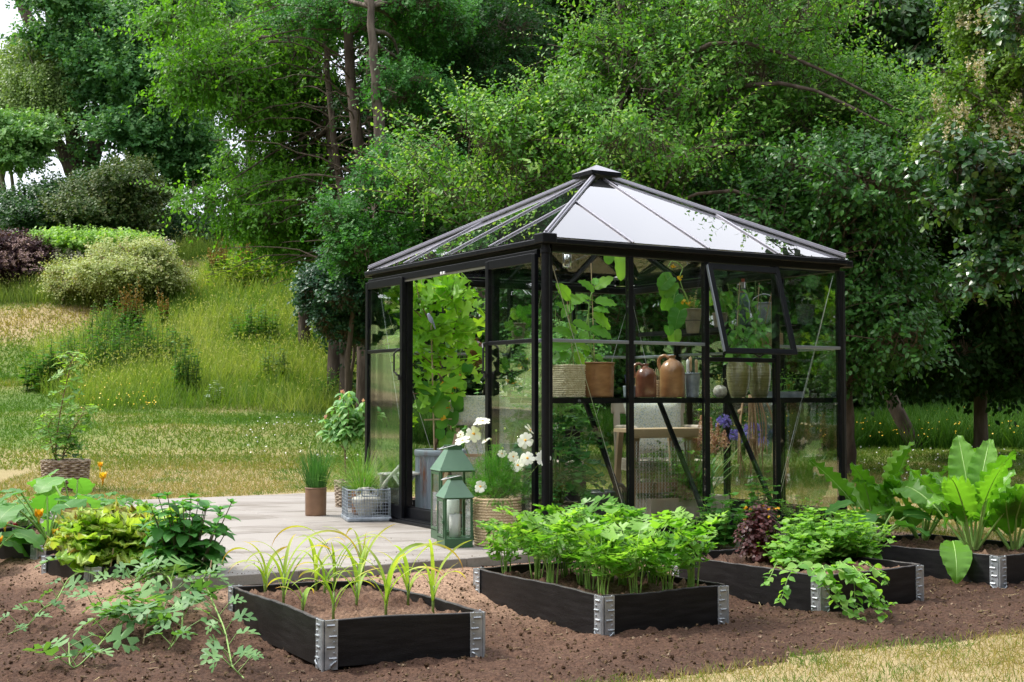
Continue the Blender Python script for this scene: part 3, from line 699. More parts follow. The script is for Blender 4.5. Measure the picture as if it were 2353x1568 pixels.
# ================================================================== TREES AND THE WOOD
M_BARK = mat('bark_grey_brown', (.055, .040, .030), (.13, .10, .08), .9, 0, 9, 6, .8, 30, .2, (1, 1, .25), bdist=.02)
M_BARKP = mat('bark_pale', (.22, .19, .16), (.42, .38, .33), .85, 0, 7, 6, .5, 30, .2, (1, 1, .4))
M_TWIG = mat('twig_bark', (.05, .036, .024), (.10, .075, .05), .9, 0, 20)
LM = {
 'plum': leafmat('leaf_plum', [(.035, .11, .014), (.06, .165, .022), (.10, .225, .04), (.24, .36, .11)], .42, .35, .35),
 'plumd': leafmat('leaf_plum_shade', [(.022, .08, .018), (.035, .11, .024), (.06, .15, .04)], .4, .3, .5),  # plum leaf in darker greens, the lower crown's shade put into the colour
 'cherry': leafmat('leaf_cherry', [(.055, .15, .018), (.08, .20, .024), (.12, .26, .04)], .45, .45, .35),
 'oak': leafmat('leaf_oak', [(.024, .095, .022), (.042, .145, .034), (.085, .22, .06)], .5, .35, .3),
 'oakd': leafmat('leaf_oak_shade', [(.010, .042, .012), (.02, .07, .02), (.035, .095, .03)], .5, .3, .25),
 'poplar': leafmat('leaf_poplar', [(.035, .10, .036), (.065, .17, .065), (.17, .30, .15)], .5, .35, .3),
 'birch': leafmat('leaf_birch', [(.10, .17, .055), (.15, .22, .075), (.19, .26, .10)], .5, .3),
 'rowan': leafmat('leaf_rowan', [(.08, .19, .06), (.14, .27, .10), (.22, .34, .16)], .45, .3),
 'thorn': leafmat('leaf_hawthorn', [(.032, .07, .018), (.055, .09, .025), (.10, .105, .04)], .6, .2),
 'dark': leafmat('leaf_deep_shade', [(.008, .026, .007), (.014, .042, .010), (.026, .062, .015)], .6, .2, .15),  # albedo lowered so the colour carries the wood's inner shade
 'hedge': leafmat('leaf_hedge', [(.018, .05, .02), (.03, .08, .03), (.05, .11, .035)], .5, .25),
 'blue': leafmat('leaf_blue_shrub', [(.014, .05, .032), (.025, .075, .045), (.045, .11, .065)], .42, .2),
 'bird': leafmat('leaf_bird_cherry', [(.018, .06, .014), (.03, .085, .02), (.05, .12, .03)], .4, .3, .6),
 'locust': leafmat('leaf_locust', [(.05, .12, .015), (.09, .17, .02), (.13, .21, .03)], .45, .45),
 'green': leafmat('leaf_glossy_dark', [(.02, .06, .022), (.03, .085, .03), (.09, .15, .03)], .3, .3, .7),
}
def foliage(mb, ells, n, L, leaf, nl=7, tw=.30, droop=.0, gap=.42, gs=.9, shell=.5, wob=.6, m=0, mt=1, up=.55, wsc=1., twigs=True, seed=1, upd=.8):
    """n twigs of nl leaves spread through the ellipsoids (centre, radii)"""
    rg = np.random.default_rng(seed); vol = np.array([e[1][0]*e[1][1]*e[1][2] for e in ells])**.72; pr = vol/vol.sum()
    cnt = rg.multinomial(int(n*1.7), pr); PP = []; DD = []
    for (c, r), k in zip(ells, cnt):
        d = unit(rg.normal(size=(k, 3))); s = rg.uniform(shell**2, 1, k)**.5
        s *= 1+wob*(fbm(d[:, 0]*2.2+c[0]+d[:, 2]*1.7, d[:, 1]*2.2+c[2]-d[:, 2]*1.3, 3)-.5)*2
        PP.append(np.array(c)+d*s[:, None]*np.array(r)); DD.append(d)
    PP = np.concatenate(PP); DD = np.concatenate(DD)
    g = fbm(PP[:, 0]*gs+PP[:, 2]*.8*gs+seed, PP[:, 1]*gs*.7-PP[:, 2]*gs, 3); keep = g > gap-.08*rg.random(len(g))
    back = DD[:, 1] > .35; keep &= (~back) | (rg.random(len(g)) < .45)
    PP, DD = PP[keep][:n], DD[keep][:n]; N = len(PP)
    td = unit(DD*.6+rg.normal(size=(N, 3))*.45+np.array([0, 0, up-droop])); tl = tw*rg.uniform(.5, 1.3, N)
    t = (np.arange(nl)+.6)/nl
    side = unit(np.cross(td, rg.normal(size=(N, 3))))
    bend = np.array([0, 0, -1.])*droop
    q = PP[:, None]+td[:, None]*(tl[:, None]*t)[:, :, None]+bend*((tl[:, None]*t**2)[:, :, None])
    sg = np.where(np.arange(nl) % 2 == 0, 1, -1)[None, :, None]
    ld = unit(td[:, None]*.55+side[:, None]*sg*.8+rg.normal(size=(N, nl, 3))*.28+np.array([0, 0, -.12-droop*.6]))
    lu = unit(np.array([0, -.25, upd])+DD[:, None]*.35+rg.normal(size=(N, nl, 3))*.38)
    sc = L*rg.uniform(.65, 1.2, (N, nl))*(1-.25*t)[None]
    rn = np.clip(np.repeat(rg.beta(2, 3, N), nl)+rg.normal(size=N*nl)*.15+ (t.repeat(1)[None]*.25).repeat(N, 0).ravel()-.1, 0, 1)
    mb.inst(leaf, q.reshape(-1, 3), ld.reshape(-1, 3), lu.reshape(-1, 3), sc.ravel(), wsc, m, rn)
    if twigs:
        a = PP-td*tl[:, None]*.6; b_ = PP+td*tl[:, None]*.9+bend*tl[:, None]; wv = unit(np.cross(td, [0, 1., 0]))*(.004+.010*L)
        V = np.stack([a-wv, a+wv, b_], 1).reshape(-1, 3); mb.addarr(V, np.arange(3*N).reshape(-1, 3), mt, .5)
    return PP
def limb(mb, pts, r0, r1, n=12, seg=8, m=0, jit=.0):
    p = spline(pts, n); 
    if jit: p[1:-1] += RNG.normal(size=(n-2, 3))*jit
    mb.tube(p, np.linspace(r0, r1, n), seg, m)
def ell(px, py, Y, rx, ry, rd=None):
    c = P(px, py, Y); k = Y/F; return (tuple(c), (rx*k, rd if rd else rx*k*.8, ry*k))
def ground_at(px, Y): x = P(px, 800, Y).x; return float(hgt(x, Y)), x
def tree(name, label, cat, px, Y, ells, n, L, leaf, lm, trunk=None, tr=.12, limbs=(), group=None, nb=14, bark=None, seed=1, part='crown', **kw):
    gz, gx = ground_at(px, Y); e = thing(name, label, cat, (gx, Y, gz), 0, group); O_ = np.array([gx, Y, gz])
    sh = kw.pop('sh', None); lobes = kw.pop('lobes', 6)
    if lobes:
        rl = np.random.default_rng(seed+500); E2 = []
        for c, r in ells:
            c = np.array(c); r = np.array(r); E2.append((tuple(c), tuple(r*.78)))
            for _ in range(lobes):
                d_ = unit(rl.normal(size=3)*np.array([1, .8, .8])+np.array([0, -.2, .1])); s_ = rl.uniform(.28, .5); E2.append((tuple(c+d_*r*rl.uniform(.75, 1.08)), tuple(r*s_*np.array([1.25, 1, .62]))))
        ells = E2
    mb = MB(); PP = foliage(mb, ells, n, L, leaf, seed=seed, **kw)
    if sh: shoots(mb, ells, sh[0], sh[1], L, leaf, seed+5, wsc=kw.get('wsc', 1))
    mb.build(part, [LM[lm], M_TWIG], e, loc=None).location = -e.location
    tb = MB(); rg = np.random.default_rng(seed+77)
    if trunk: T = [np.array(P(a, b_, Y)) for a, b_ in trunk]
    else:
        top = np.array(max(ells, key=lambda q: q[0][2])[0]); T = [O_, O_*.6+top*.4+rg.normal(size=3)*.1, top]
    T = [np.array([T[0][0], Y, min(T[0][2], gz)-.1])]+T
    limb(tb, T, tr, tr*.3, 20, 10, jit=.01)
    sp = spline(T, 30)
    for k in range(nb):
        if len(PP) == 0: break
        tgt = PP[rg.integers(len(PP))]; j = rg.integers(6, 26); s = sp[j]
        jj = np.argmin(np.linalg.norm(sp-np.array([0, 0, .35])*np.linalg.norm(tgt-s)-tgt*.999, axis=1)); s = sp[max(4, min(jj, 26))]
        mid = (s+tgt)/2+np.array([0, 0, .12*np.linalg.norm(tgt-s)])+rg.normal(size=3)*.06*np.linalg.norm(tgt-s)
        limb(tb, [s, mid, tgt], max(.012, tr*.28), .006+tr*.03, 9, 6, jit=.008)
    for pts, r0, r1 in limbs: limb(tb, [P(a, b_, Y) for a, b_ in pts], r0, r1, 14, 8, jit=.015)
    tb.build('trunk', bark or M_BARK, e, smooth=True).location = -e.location
    return e
def shoots(mb, ells, n, ln, L, leaf, seed, upb=.9, m=0, mt=1, wsc=1.2):
    """long single shoots standing out of the crown's surface"""
    rg = np.random.default_rng(seed)
    for k in range(n):
        c, r = ells[rg.integers(len(ells))]; d = unit(rg.normal(size=3)*np.array([1, .7, .8])+np.array([0, -.35, .45])); p = np.array(c)+d*np.array(r)*rg.uniform(.82, 1.0)
        l_ = ln*rg.uniform(.5, 1.3); dr = unit(d*.8+np.array([rg.normal()*.4, rg.normal()*.3, upb*rg.uniform(.3, 1)])); bend = np.array([dr[0], dr[1], -.9])*.22
        t = np.linspace(0, 1, int(8+l_*14)); q = p+np.outer(t, dr)*l_+np.outer(t**2, bend)*l_
        mb.tube(q[::3], np.linspace(.007, .002, len(q[::3])), 4, mt, cap=False)
        sd = unit(np.cross(dr, rg.normal(size=3))); sg = np.where(np.arange(len(t)) % 2 == 0, 1, -1)[:, None]
        ldr = unit(dr*.6+sd*sg+rg.normal(size=(len(t), 3))*.25+np.array([0, 0, .1])); mb.inst(leaf, q, ldr, unit(np.array([0, -.2, 1])+rg.normal(size=(len(t), 3))*.3), L*(1.1-.5*t)*rg.uniform(.8, 1.1, len(t)), wsc, m, np.clip(.55+.4*t+rg.normal(size=len(t))*.12, 0, 1))
QF = 1.0     # leaf density factor
def N_(k): return int(k*QF)
OAKC = OAK
# --- the plum tree right behind the greenhouse
tree('plum_tree', 'wide bushy plum tree with light green arching shoots directly behind the greenhouse', 'tree', 1600, 17,
     [ell(1420, 300, 16.5, 330, 190, 1.6), ell(1700, 235, 17, 330, 190, 1.9), ell(1950, 330, 17, 220, 230, 1.6), ell(1500, 125, 17, 230, 90, 1.2), ell(1180, 420, 16, 230, 110, 1.2),
      ell(1330, 500, 16.2, 300, 130, 1.3), ell(1400, 70, 17, 90, 80, .6), ell(1760, 80, 17.4, 200, 62, 1.0), ell(1060, 470, 15.6, 130, 60, .7)], N_(10500), .078, LEAF, 'plum', tr=.16,
     nl=9, tw=.42, gap=.36, gs=.8, shell=.55, seed=3, wsc=1.15, nb=26, droop=.12, up=.6, sh=(330, .75))
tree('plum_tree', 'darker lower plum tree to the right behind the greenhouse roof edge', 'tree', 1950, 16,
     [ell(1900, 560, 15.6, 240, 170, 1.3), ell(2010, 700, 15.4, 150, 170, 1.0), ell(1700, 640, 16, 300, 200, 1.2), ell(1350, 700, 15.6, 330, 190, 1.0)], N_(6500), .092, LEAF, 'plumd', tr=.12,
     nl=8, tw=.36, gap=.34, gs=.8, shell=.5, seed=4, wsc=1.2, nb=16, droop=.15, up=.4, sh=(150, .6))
# --- oaks left of it
og = 'young oaks at the edge of the wood'
tree('oak_tree', 'blue green oak with a grey trunk reaching over the greenhouse door', 'tree', 880, 20.4,
     [ell(925, 215, 21, 85, 50, .9), ell(1000, 250, 22, 90, 40, 1.0), ell(960, 330, 22, 60, 34, .8), ell(1000, 60, 22, 150, 55, 1.3), ell(800, 40, 23, 130, 50, 1.2), ell(950, 150, 23, 70, 40, .8), ell(760, 130, 24, 60, 40, .8), ell(960, 400, 21.5, 80, 30, .8)], N_(2500), .13, OAKC, 'oak', tr=.15,
     trunk=[(882, 640), (880, 420), (868, 250), (855, 90), (850, -60)], nl=8, tw=.35, gap=.45, gs=1.0, shell=.1, seed=8, group=og, up=.35, nb=12, bark=mat('bark_oak', (.06, .048, .038), (.14, .115, .09), .9, 0, 12, 6, .7, 40, .2, (1, 1, .3)))
tree('oak_tree', 'low leafy oak sapling between the trunks and the greenhouse roof', 'tree', 800, 19,
     [ell(830, 500, 18.6, 80, 74, 1.0), ell(880, 470, 18.6, 110, 70, .9), ell(930, 390, 18.8, 80, 50, .8), ell(815, 590, 18.3, 64, 50, .8), ell(860, 560, 18.2, 90, 60, .8), ell(1000, 460, 18.4, 100, 60, .8)], N_(2300), .115, OAKC, 'oak', tr=.07,
     nl=8, tw=.30, gap=.44, gs=1.1, shell=.1, seed=9, group=og, up=.3, nb=10)
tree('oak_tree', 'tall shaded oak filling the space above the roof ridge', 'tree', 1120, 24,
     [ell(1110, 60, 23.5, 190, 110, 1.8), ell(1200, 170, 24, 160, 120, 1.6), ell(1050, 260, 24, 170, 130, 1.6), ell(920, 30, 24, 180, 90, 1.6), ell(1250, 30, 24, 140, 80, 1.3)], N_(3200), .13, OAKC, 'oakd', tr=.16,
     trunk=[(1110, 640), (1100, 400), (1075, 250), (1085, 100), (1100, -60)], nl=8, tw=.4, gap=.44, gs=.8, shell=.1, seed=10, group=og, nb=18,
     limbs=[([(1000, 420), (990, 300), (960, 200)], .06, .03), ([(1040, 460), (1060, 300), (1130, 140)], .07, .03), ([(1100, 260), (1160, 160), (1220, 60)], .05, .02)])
# --- slim trunks of the wood
for i, (pts, Y, r, lab) in enumerate([
    ([(838, 640), (835, 420), (815, 260), (800, 100), (790, -60)], 22.5, .12, 'brown forked trunk just left of the grey oak trunk'),
    ([(790, 600), (775, 380), (750, 150), (745, -50)], 25, .08, 'slim shaded trunk among bare twigs left of the brown forked trunk'),
    ([(860, 600), (856, 400), (845, 200), (850, -50)], 26, .06, 'thin trunk glimpsed between the two nearer oak trunks'),
    ([(975, 560), (985, 400), (960, 270), (950, 120)], 27, .09, 'leaning shaded trunk above the left roof slope'),
    ([(700, 590), (700, 400), (690, 200), (690, -40)], 32, .14, 'dark distant trunk at the left edge of the oak twigs'),
    ([(1165, 520), (1160, 300), (1180, 150), (1170, -60)], 28, .10, 'dim upright trunk behind the plum tree shoots')]):
    gz, gx = ground_at(pts[0][0], Y); e = thing('tree', lab, 'tree', (gx, Y, gz), 0, 'slim trunks inside the wood')
    m_ = MB(); T = [np.array([gx, Y, gz-.1])]+[np.array(P(a, b_, Y)) for a, b_ in pts]; limb(m_, T, r*1.15, r*.6, 24, 10, jit=.012); sp = spline(T, 40)
    m_.build('trunk', M_BARK, e, smooth=True).location = -e.location
    m_ = MB()
    for k in range(44):
        s = sp[RNG.integers(8, 38)]; a = RNG.uniform(0, 2*PI); ln = RNG.uniform(.7, 2.8); d = np.array([math.cos(a), math.sin(a)*.6, RNG.uniform(-.15, .35)])
        limb(m_, [s, s+d*ln*.5+np.array([0, 0, .08]), s+d*ln+np.array([0, 0, -.12*ln])], .018, .004, 8, 5, jit=.02)
    m_.build('branch', M_TWIG, e).location = -e.location
# --- cherry with bright hanging leaves
tree('cherry_tree', 'bright green cherry tree with layered drooping boughs left of the oaks', 'tree', 760, 27,
     [ell(600, 50, 27, 210, 80, 2.2), ell(560, 140, 26.5, 210, 70, 2.0), ell(470, 175, 26, 120, 40, 1.0), ell(650, 220, 28, 110, 80, 2), ell(600, 260, 26.5, 80, 26, 1.2), ell(660, 370, 28, 110, 80, 1.8),
      ell(650, 440, 26.5, 80, 34, 1.4), ell(520, 455, 26, 110, 28, .9), ell(620, 500, 26.3, 100, 40, 1), ell(700, 530, 27, 100, 50, 1.3), ell(430, 100, 26.5, 70, 30, .8), ell(720, 60, 28, 90, 90, 1.6)], N_(7000), .125, LEAF, 'cherry', tr=.15,
     trunk=[(770, 600), (765, 400), (740, 200), (700, 20)], nl=8, tw=.5, gap=.44, gs=.6, shell=.2, seed=12, droop=.45, up=.35, wsc=1.1, nb=40, sh=(120, .9))
# --- big poplars up the hill
tree('poplar_tree', 'huge dark poplar with leaning limbs at the top of the hill', 'tree', 170, 48,
     [ell(330, 90, 48, 200, 120, 4), ell(230, 240, 48, 110, 90, 2.5), ell(380, 260, 47, 120, 90, 3), ell(280, 350, 47, 130, 70, 3), ell(430, 370, 47.5, 90, 60, 2.5), ell(150, 130, 49, 90, 70, 2), ell(200, 30, 49, 110, 50, 3)], N_(12000), .165, TINY, 'poplar', tr=.42,
     trunk=[(180, 560), (176, 400), (157, 220), (150, 100), (140, -40)], limbs=[([(170, 400), (140, 340), (118, 300)], .30, .16), ([(200, 420), (252, 234), (307, 165), (345, 60)], .30, .14), ([(70, 60), (40, -20)], .22, .2), ([(118, 60), (105, -20)], .2, .16), ([(252, 234), (330, 210), (400, 200)], .12, .05)],
     nl=9, tw=.7, gap=.485, gs=.5, shell=.1, seed=14, wsc=1.6, twigs=False, nb=30)
for i, (px, top, lab, el_) in enumerate([
    (485, -60, 'poplar trunk with sky showing beside it above the hill', [ell(520, 60, 52, 120, 90, 3), ell(470, 190, 52, 60, 60, 2), ell(540, 130, 52, 50, 50, 2)]),
    (405, -60, 'second poplar trunk standing close behind the hawthorn', [ell(420, 60, 54, 120, 90, 3), ell(380, 180, 54, 90, 90, 2), ell(400, 430, 54, 50, 40, 2)]),
    (580, -60, 'thin poplar rising through the sky gap behind the cherry', [ell(600, 100, 56, 90, 70, 3), ell(680, 200, 56, 60, 60, 2), ell(650, 480, 56, 40, 30, 2)])]):
    tree('poplar_tree', lab, 'tree', px, 52+2*i, el_, N_(3400), .18, TINY, 'poplar', tr=.30, trunk=[(px, 560), (px-4, 300), (px+3, 100), (px, top)], nl=9, tw=.8, gap=.48, gs=.5, shell=.2, seed=20+i, wsc=1.5, twigs=False, group='poplars along the hilltop')
tree('birch_tree', 'weeping birch with fine pale green leaves at the top left', 'tree', -30, 49, [ell(55, 100, 48, 80, 50, 2), ell(20, 170, 48, 90, 60, 2), ell(130, 190, 47.5, 50, 60, 1.2), ell(60, 215, 47.5, 60, 50, 1.5), ell(-60, 160, 48, 120, 120, 2), ell(90, 130, 48, 60, 40, 1.2)], N_(5200), .11, TINY, 'birch', tr=.15, nl=12, tw=.85, droop=1.1, up=.1, gap=.45, gs=.6, shell=.2, seed=31, wsc=1.4, twigs=False)
tree('rowan_tree', 'small tree with two thin pale trunks and layered light leaves at the left edge', 'tree', 30, 46, [ell(20, 290, 45, 80, 22, 1.2), ell(55, 325, 45, 60, 16, 1.2), ell(-20, 345, 45, 90, 30, 1.4), ell(40, 375, 45, 70, 16, 1), ell(95, 345, 45, 26, 14, .8), ell(60, 410, 45, 50, 14, .8), ell(0, 420, 45, 40, 18, .8)], N_(2200), .15, TINY, 'rowan', tr=.12,
     trunk=[(42, 560), (36, 480), (26, 400), (20, 320)], limbs=[([(20, 562), (14, 480), (4, 400), (0, 330)], .11, .07)], nl=10, tw=.45, gap=.38, gs=.7, shell=.2, seed=32, wsc=1.3, bark=M_BARKP, up=.2, twigs=False)
tree('hawthorn_tree', 'rounded hawthorn with brown tinged leaves below the poplar', 'tree', 300, 43, [ell(300, 430, 43, 70, 45, 2), ell(270, 490, 43, 95, 60, 2.2), ell(330, 500, 43, 60, 50, 1.6)], N_(3800), .12, TINY, 'thorn', tr=.15, nl=9, tw=.5, gap=.36, gs=.6, shell=.5, seed=33, wsc=1.3, twigs=False)
tree('hawthorn_tree', 'dark green bush left of the brown tinged hawthorn', 'tree', 170, 44, [ell(170, 480, 44, 100, 80, 2.2), ell(90, 510, 44, 90, 60, 2), ell(210, 540, 43, 100, 40, 2)], N_(3800), .13, TINY, 'hedge', tr=.12, nl=9, tw=.5, gap=.34, gs=.6, shell=.5, seed=34, wsc=1.3, twigs=False)
# undergrowth along the hilltop, read as one mass
m_ = MB(); e_ = []
for i in range(24):
    px = -60+i*42; e_.append(ell(px+random.uniform(-15, 15), 552+random.uniform(-12, 10)+(25 if px > 640 else 0), 47+random.uniform(-2, 2) if px < 640 else 34, 45, random.uniform(26, 44), 1.4))
foliage(m_, e_, N_(10000), .15, TINY, nl=8, tw=.5, gap=.25, gs=.5, shell=.5, seed=40, wsc=1.5, twigs=False)
tag(m_.build('undergrowth', [LM['hedge'], M_TWIG]), kind='stuff')
tree('shrub', 'rounded blue green shrub at the foot of the oaks left of the greenhouse', 'shrub', 800, 20, [ell(810, 690, 19.4, 75, 75, 1.1), ell(770, 655, 19.6, 44, 40, .8), ell(830, 615, 19.5, 60, 46, .9), ell(785, 745, 19.2, 45, 36, .7), ell(860, 740, 19.2, 50, 50, .7), ell(810, 790, 18.9, 60, 34, .7), ell(865, 810, 18.9, 50, 40, .7)], N_(4200), .075, LEAF, 'blue', tr=.05, lobes=5, nl=8, tw=.28, gap=.36, gs=1.2, shell=.5, seed=41, wsc=1.4)
# --- right side: trees with larger leaves in shade
tree('bird_cherry_tree', 'shaded tree with large hanging leaves at the upper right behind the plum', 'tree', 2100, 20.5, [ell(2060, 60, 20.5, 230, 90, 1.6), ell(2130, 190, 20, 130, 110, 1.4), ell(2230, 100, 20.5, 160, 130, 1.6), ell(1950, 30, 21, 200, 60, 1.3), ell(2180, 330, 20, 120, 90, 1.2), ell(1500, 20, 21.5, 260, 60, 1.4)], N_(4600), .14, LEAF, 'bird', tr=.16, nl=7, tw=.4, gap=.36, gs=.7, shell=.4, seed=42, droop=.5, up=.3, wsc=1.2, nb=20)
tree('bird_cherry_tree', 'dark tree below the blossoming boughs at the right edge', 'tree', 2250, 18, [ell(2130, 780, 18, 110, 90, 1.0), ell(2300, 820, 18, 120, 80, 1.0), ell(2010, 830, 18.4, 90, 60, .8), ell(2250, 520, 17.5, 150, 130, 1.4), ell(2120, 480, 17.5, 90, 90, 1.0), ell(2300, 680, 17.5, 110, 130, 1.1), ell(2170, 620, 18, 110, 80, 1.0)], N_(5600), .12, LEAF, 'dark', tr=.14, nl=7, tw=.36, gap=.38, gs=.8, shell=.4, seed=43, droop=.4, up=.3, wsc=1.3, nb=20)
# locust with blossom, nearer
lt = tree('locust_tree', 'tree with yellow green feathery leaves and cream blossom clusters at the right edge', 'tree', 2420, 14, [ell(2250, 250, 13.6, 110, 50, .7), ell(2310, 140, 13.8, 80, 90, .8), ell(2200, 300, 13.5, 70, 35, .5), ell(2320, 330, 13.6, 70, 70, .7), ell(2280, 30, 13.8, 110, 50, .8), ell(2180, 210, 13.6, 50, 40, .5)], N_(2400), .05, LEAF, 'locust', tr=.12, nl=12, tw=.26, gap=.36, gs=1.3, shell=.2, seed=44, wsc=1.6, nb=16, droop=.4, up=.2)
M_BLOOM = leafmat('cream_blossom', [(.45, .40, .30), (.60, .55, .45), (.50, .42, .30)], .6, .25, .3, 1.0)
m_ = MB()
for (px, py, k) in [(2160, 210, 7), (2185, 285, 8), (2210, 240, 5), (2240, 130, 6), (2262, 155, 7), (2225, 30, 7), (2260, 10, 6), (2215, 300, 6), (2290, 270, 7), (2325, 290, 9), (2345, 265, 6), (2270, 320, 5), (2300, 350, 4), (2345, 320, 5), (2310, 430, 3), (2330, 220, 4), (2180, 260, 6)]:
    for j in range(k):
        c = np.array(P(px+random.gauss(0, 16), py+random.gauss(0, 12), 13.2+random.gauss(0, .2))); nn = 26
        t = RNG.random(nn); q = c+np.stack([RNG.normal(size=nn)*.018*(1.2-t), RNG.normal(size=nn)*.018*(1.2-t), -t*.15], 1)
        m_.inst(TINY, q, rdir(nn), rdir(nn), .022, 2.2)
m_.build('blossom', M_BLOOM, lt).location = -lt.location
# near dark glossy branch
tree('tree', 'nearer branch with glossy leaves and young yellowish tips reaching in from the right', 'tree', 2560, 10.5, [ell(2290, 420, 10.3, 100, 45, .4), ell(2200, 365, 10.2, 70, 22, .25), ell(2330, 520, 10.3, 50, 50, .4), ell(2215, 470, 10.2, 60, 20, .25), ell(2300, 610, 10.2, 50, 20, .3), ell(2240, 650, 10.2, 30, 26, .2), ell(2330, 60, 10.4, 50, 60, .3), ell(2180, 30, 10.4, 60, 18, .2), ell(2335, 200, 10.4, 26, 50, .2)], N_(780), .075, LEAF, 'green', tr=.08,
     trunk=[(2620, 800), (2560, 560), (2480, 400)], limbs=[([(2470, 560), (2330, 430), (2262, 370), (2140, 345)], .022, .006), ([(2470, 620), (2360, 608), (2250, 640)], .014, .005), ([(2480, 480), (2300, 470), (2150, 482)], .014, .004)],
     nl=8, tw=.22, gap=.3, gs=1.5, shell=.1, seed=45, wsc=1.6, nb=10, droop=.15)
# --- the deep wood behind: trees that read as one dark mass
m_ = MB(); e_ = []; rg = np.random.default_rng(6)
for (px, Y, top, n) in [(p, y, t, k) for y, t, k in ((27, -250, 10), (33, -350, 11), (40, -450, 11)) for p, k in [(q, k) for q in np.linspace(980 if y < 30 else 960, 2650, k)]]:
    for py in np.arange(top, 990, 190): e_.append(ell(px+rg.uniform(-50, 50), py+rg.uniform(-40, 40), Y+rg.uniform(-1.5, 1.5), 150, 150, 1.8))
foliage(m_, e_, N_(30000), .26, TINY, nl=7, tw=.8, gap=.2, gs=.4, shell=.3, seed=50, wsc=1.7, twigs=False)
tag(m_.build('deep_wood', [LM['dark'], M_TWIG]), kind='stuff')
m_ = MB(); e_ = []
for px in np.linspace(900, 2500, 32): e_ += [ell(px, rg.uniform(760, 830), 25+rg.uniform(-1, 1.5), 90, rg.uniform(70, 110), 1.0), ell(px+20, rg.uniform(880, 930), 24.5+rg.uniform(-1, 1.5), 90, rg.uniform(50, 70), 1.0)]
foliage(m_, e_, N_(15000), .13, TINY, nl=7, tw=.4, gap=.15, gs=.6, shell=.3, seed=51, wsc=1.6, twigs=False)
tag(m_.build('wood_edge_undergrowth', [LM['dark'], M_TWIG]), kind='stuff')

# trees standing around the garden behind the viewer: the glass mirrors them
e = thing('tree', 'garden tree standing behind the viewer, mirrored in the glass', 'tree', (0, 0, 0), 0, 'trees around the garden behind the viewer')
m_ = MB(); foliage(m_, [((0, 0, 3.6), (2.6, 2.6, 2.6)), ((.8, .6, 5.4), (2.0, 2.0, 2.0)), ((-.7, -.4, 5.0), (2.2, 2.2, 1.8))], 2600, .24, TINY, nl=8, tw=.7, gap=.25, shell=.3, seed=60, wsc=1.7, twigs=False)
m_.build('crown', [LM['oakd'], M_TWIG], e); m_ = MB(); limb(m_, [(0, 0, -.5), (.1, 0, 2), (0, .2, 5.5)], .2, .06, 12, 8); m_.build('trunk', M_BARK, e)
first = True
RING = [(62+14.9*k, 17+3*math.sin(k*2.3), 1.15+.2*math.sin(k*1.7)) for k in range(17)]+[(72, 19, 2.1), (88, 15, 2.0), (104, 14, 2.0), (122, 15, 2.1), (140, 16, 2.0), (158, 19, 2.0), (292, 26, 1.7), (302, 30, 1.7), (312, 34, 1.7), (319, 38, 1.6)]
for k, (a, rr, s_) in enumerate(RING):
    a = math.radians(a); x, y = rr*math.sin(a), rr*math.cos(a)+1
    if first: e.location = (x, y, float(hgt(x, y))); e.scale = (s_,)*3; first = False
    else: dup(e, (x, y, float(hgt(x, y))), k*1.3, s_)

m_ = MB(); e_ = []  # unseen foliage ring, added to keep sky gaps out of the panes' reflections
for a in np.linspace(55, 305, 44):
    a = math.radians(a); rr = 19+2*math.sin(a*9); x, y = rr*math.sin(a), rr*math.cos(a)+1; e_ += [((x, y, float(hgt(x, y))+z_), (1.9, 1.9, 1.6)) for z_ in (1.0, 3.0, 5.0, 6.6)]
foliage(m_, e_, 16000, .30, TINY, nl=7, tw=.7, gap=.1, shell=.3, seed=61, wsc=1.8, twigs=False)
tag(m_.build('unseen_foliage_ring', [LM['oakd'], M_TWIG]), kind='stuff')
# ================================================================== GRASS, MEADOW, WEEDS AND SHRUBS
BLADE = tmpl([(-.5, 0, 0), (.5, 0, 0), (-.4, .5, .06), (.4, .5, .06), (0, 1, .28)], [(0, 1, 3, 2), (2, 3, 4)])
BLADEL = tmpl([(-.5, 0, 0), (.5, 0, 0), (-.42, .4, .03), (.42, .4, .03), (-.28, .75, .14), (.28, .75, .14), (0, 1, .32)], [(0, 1, 3, 2), (2, 3, 5, 4), (4, 5, 6)])
# crumbs, stones and litter on the dug soil
OCT = tmpl([(1, 0, 0), (-1, 0, .1), (0, 1, 0), (.1, -1, 0), (0, .1, .8), (0, 0, -.8), (.7, .7, .3)], [(0, 6, 4), (6, 2, 4), (2, 1, 4), (1, 3, 4), (3, 0, 4), (0, 2, 6), (2, 0, 5), (1, 2, 5), (3, 1, 5), (0, 3, 5)])
rg0 = np.random.default_rng(3); n_ = 90000; x = rg0.uniform(-3.2, 4.6, n_); y = 4.6+5.5*rg0.random(n_)**1.5; k = (np.abs(x/y) < .42) & (lawn_mask(x, y) < .02) & (patio_dist(x, y) > .02) & (rg0.random(n_) < .35+.65*fbm(x*2, y*2, 3)); x, y = x[k], y[k]
n_ = len(x); sz = .0022+.010*rg0.random(n_)**6; b = MB(); b.inst(OCT, np.stack([x, y, hgt(x, y)+soil_z(x, y)*np.clip(-lawn_mask(x, y)/.22, .04, 1)+sz*.3], 1), unit(rg0.normal(size=(n_, 3))), unit(rg0.normal(size=(n_, 3))), sz, rg0.uniform(.6, 1.3, n_), 0, rg0.random(n_))
nc_ = 700; uu = rg0.uniform(PU0+.1, PU1-.1, nc_); ww = PV0+.02+rg0.random(nc_)**2.5*1.3; pc_ = np.array([tuple(U(a, c, .001)) for a, c in zip(uu, ww)]); b.inst(OCT, pc_, unit(rg0.normal(size=(nc_, 3))), unit(rg0.normal(size=(nc_, 3))), .0015+.004*rg0.random(nc_)**4, 1.)
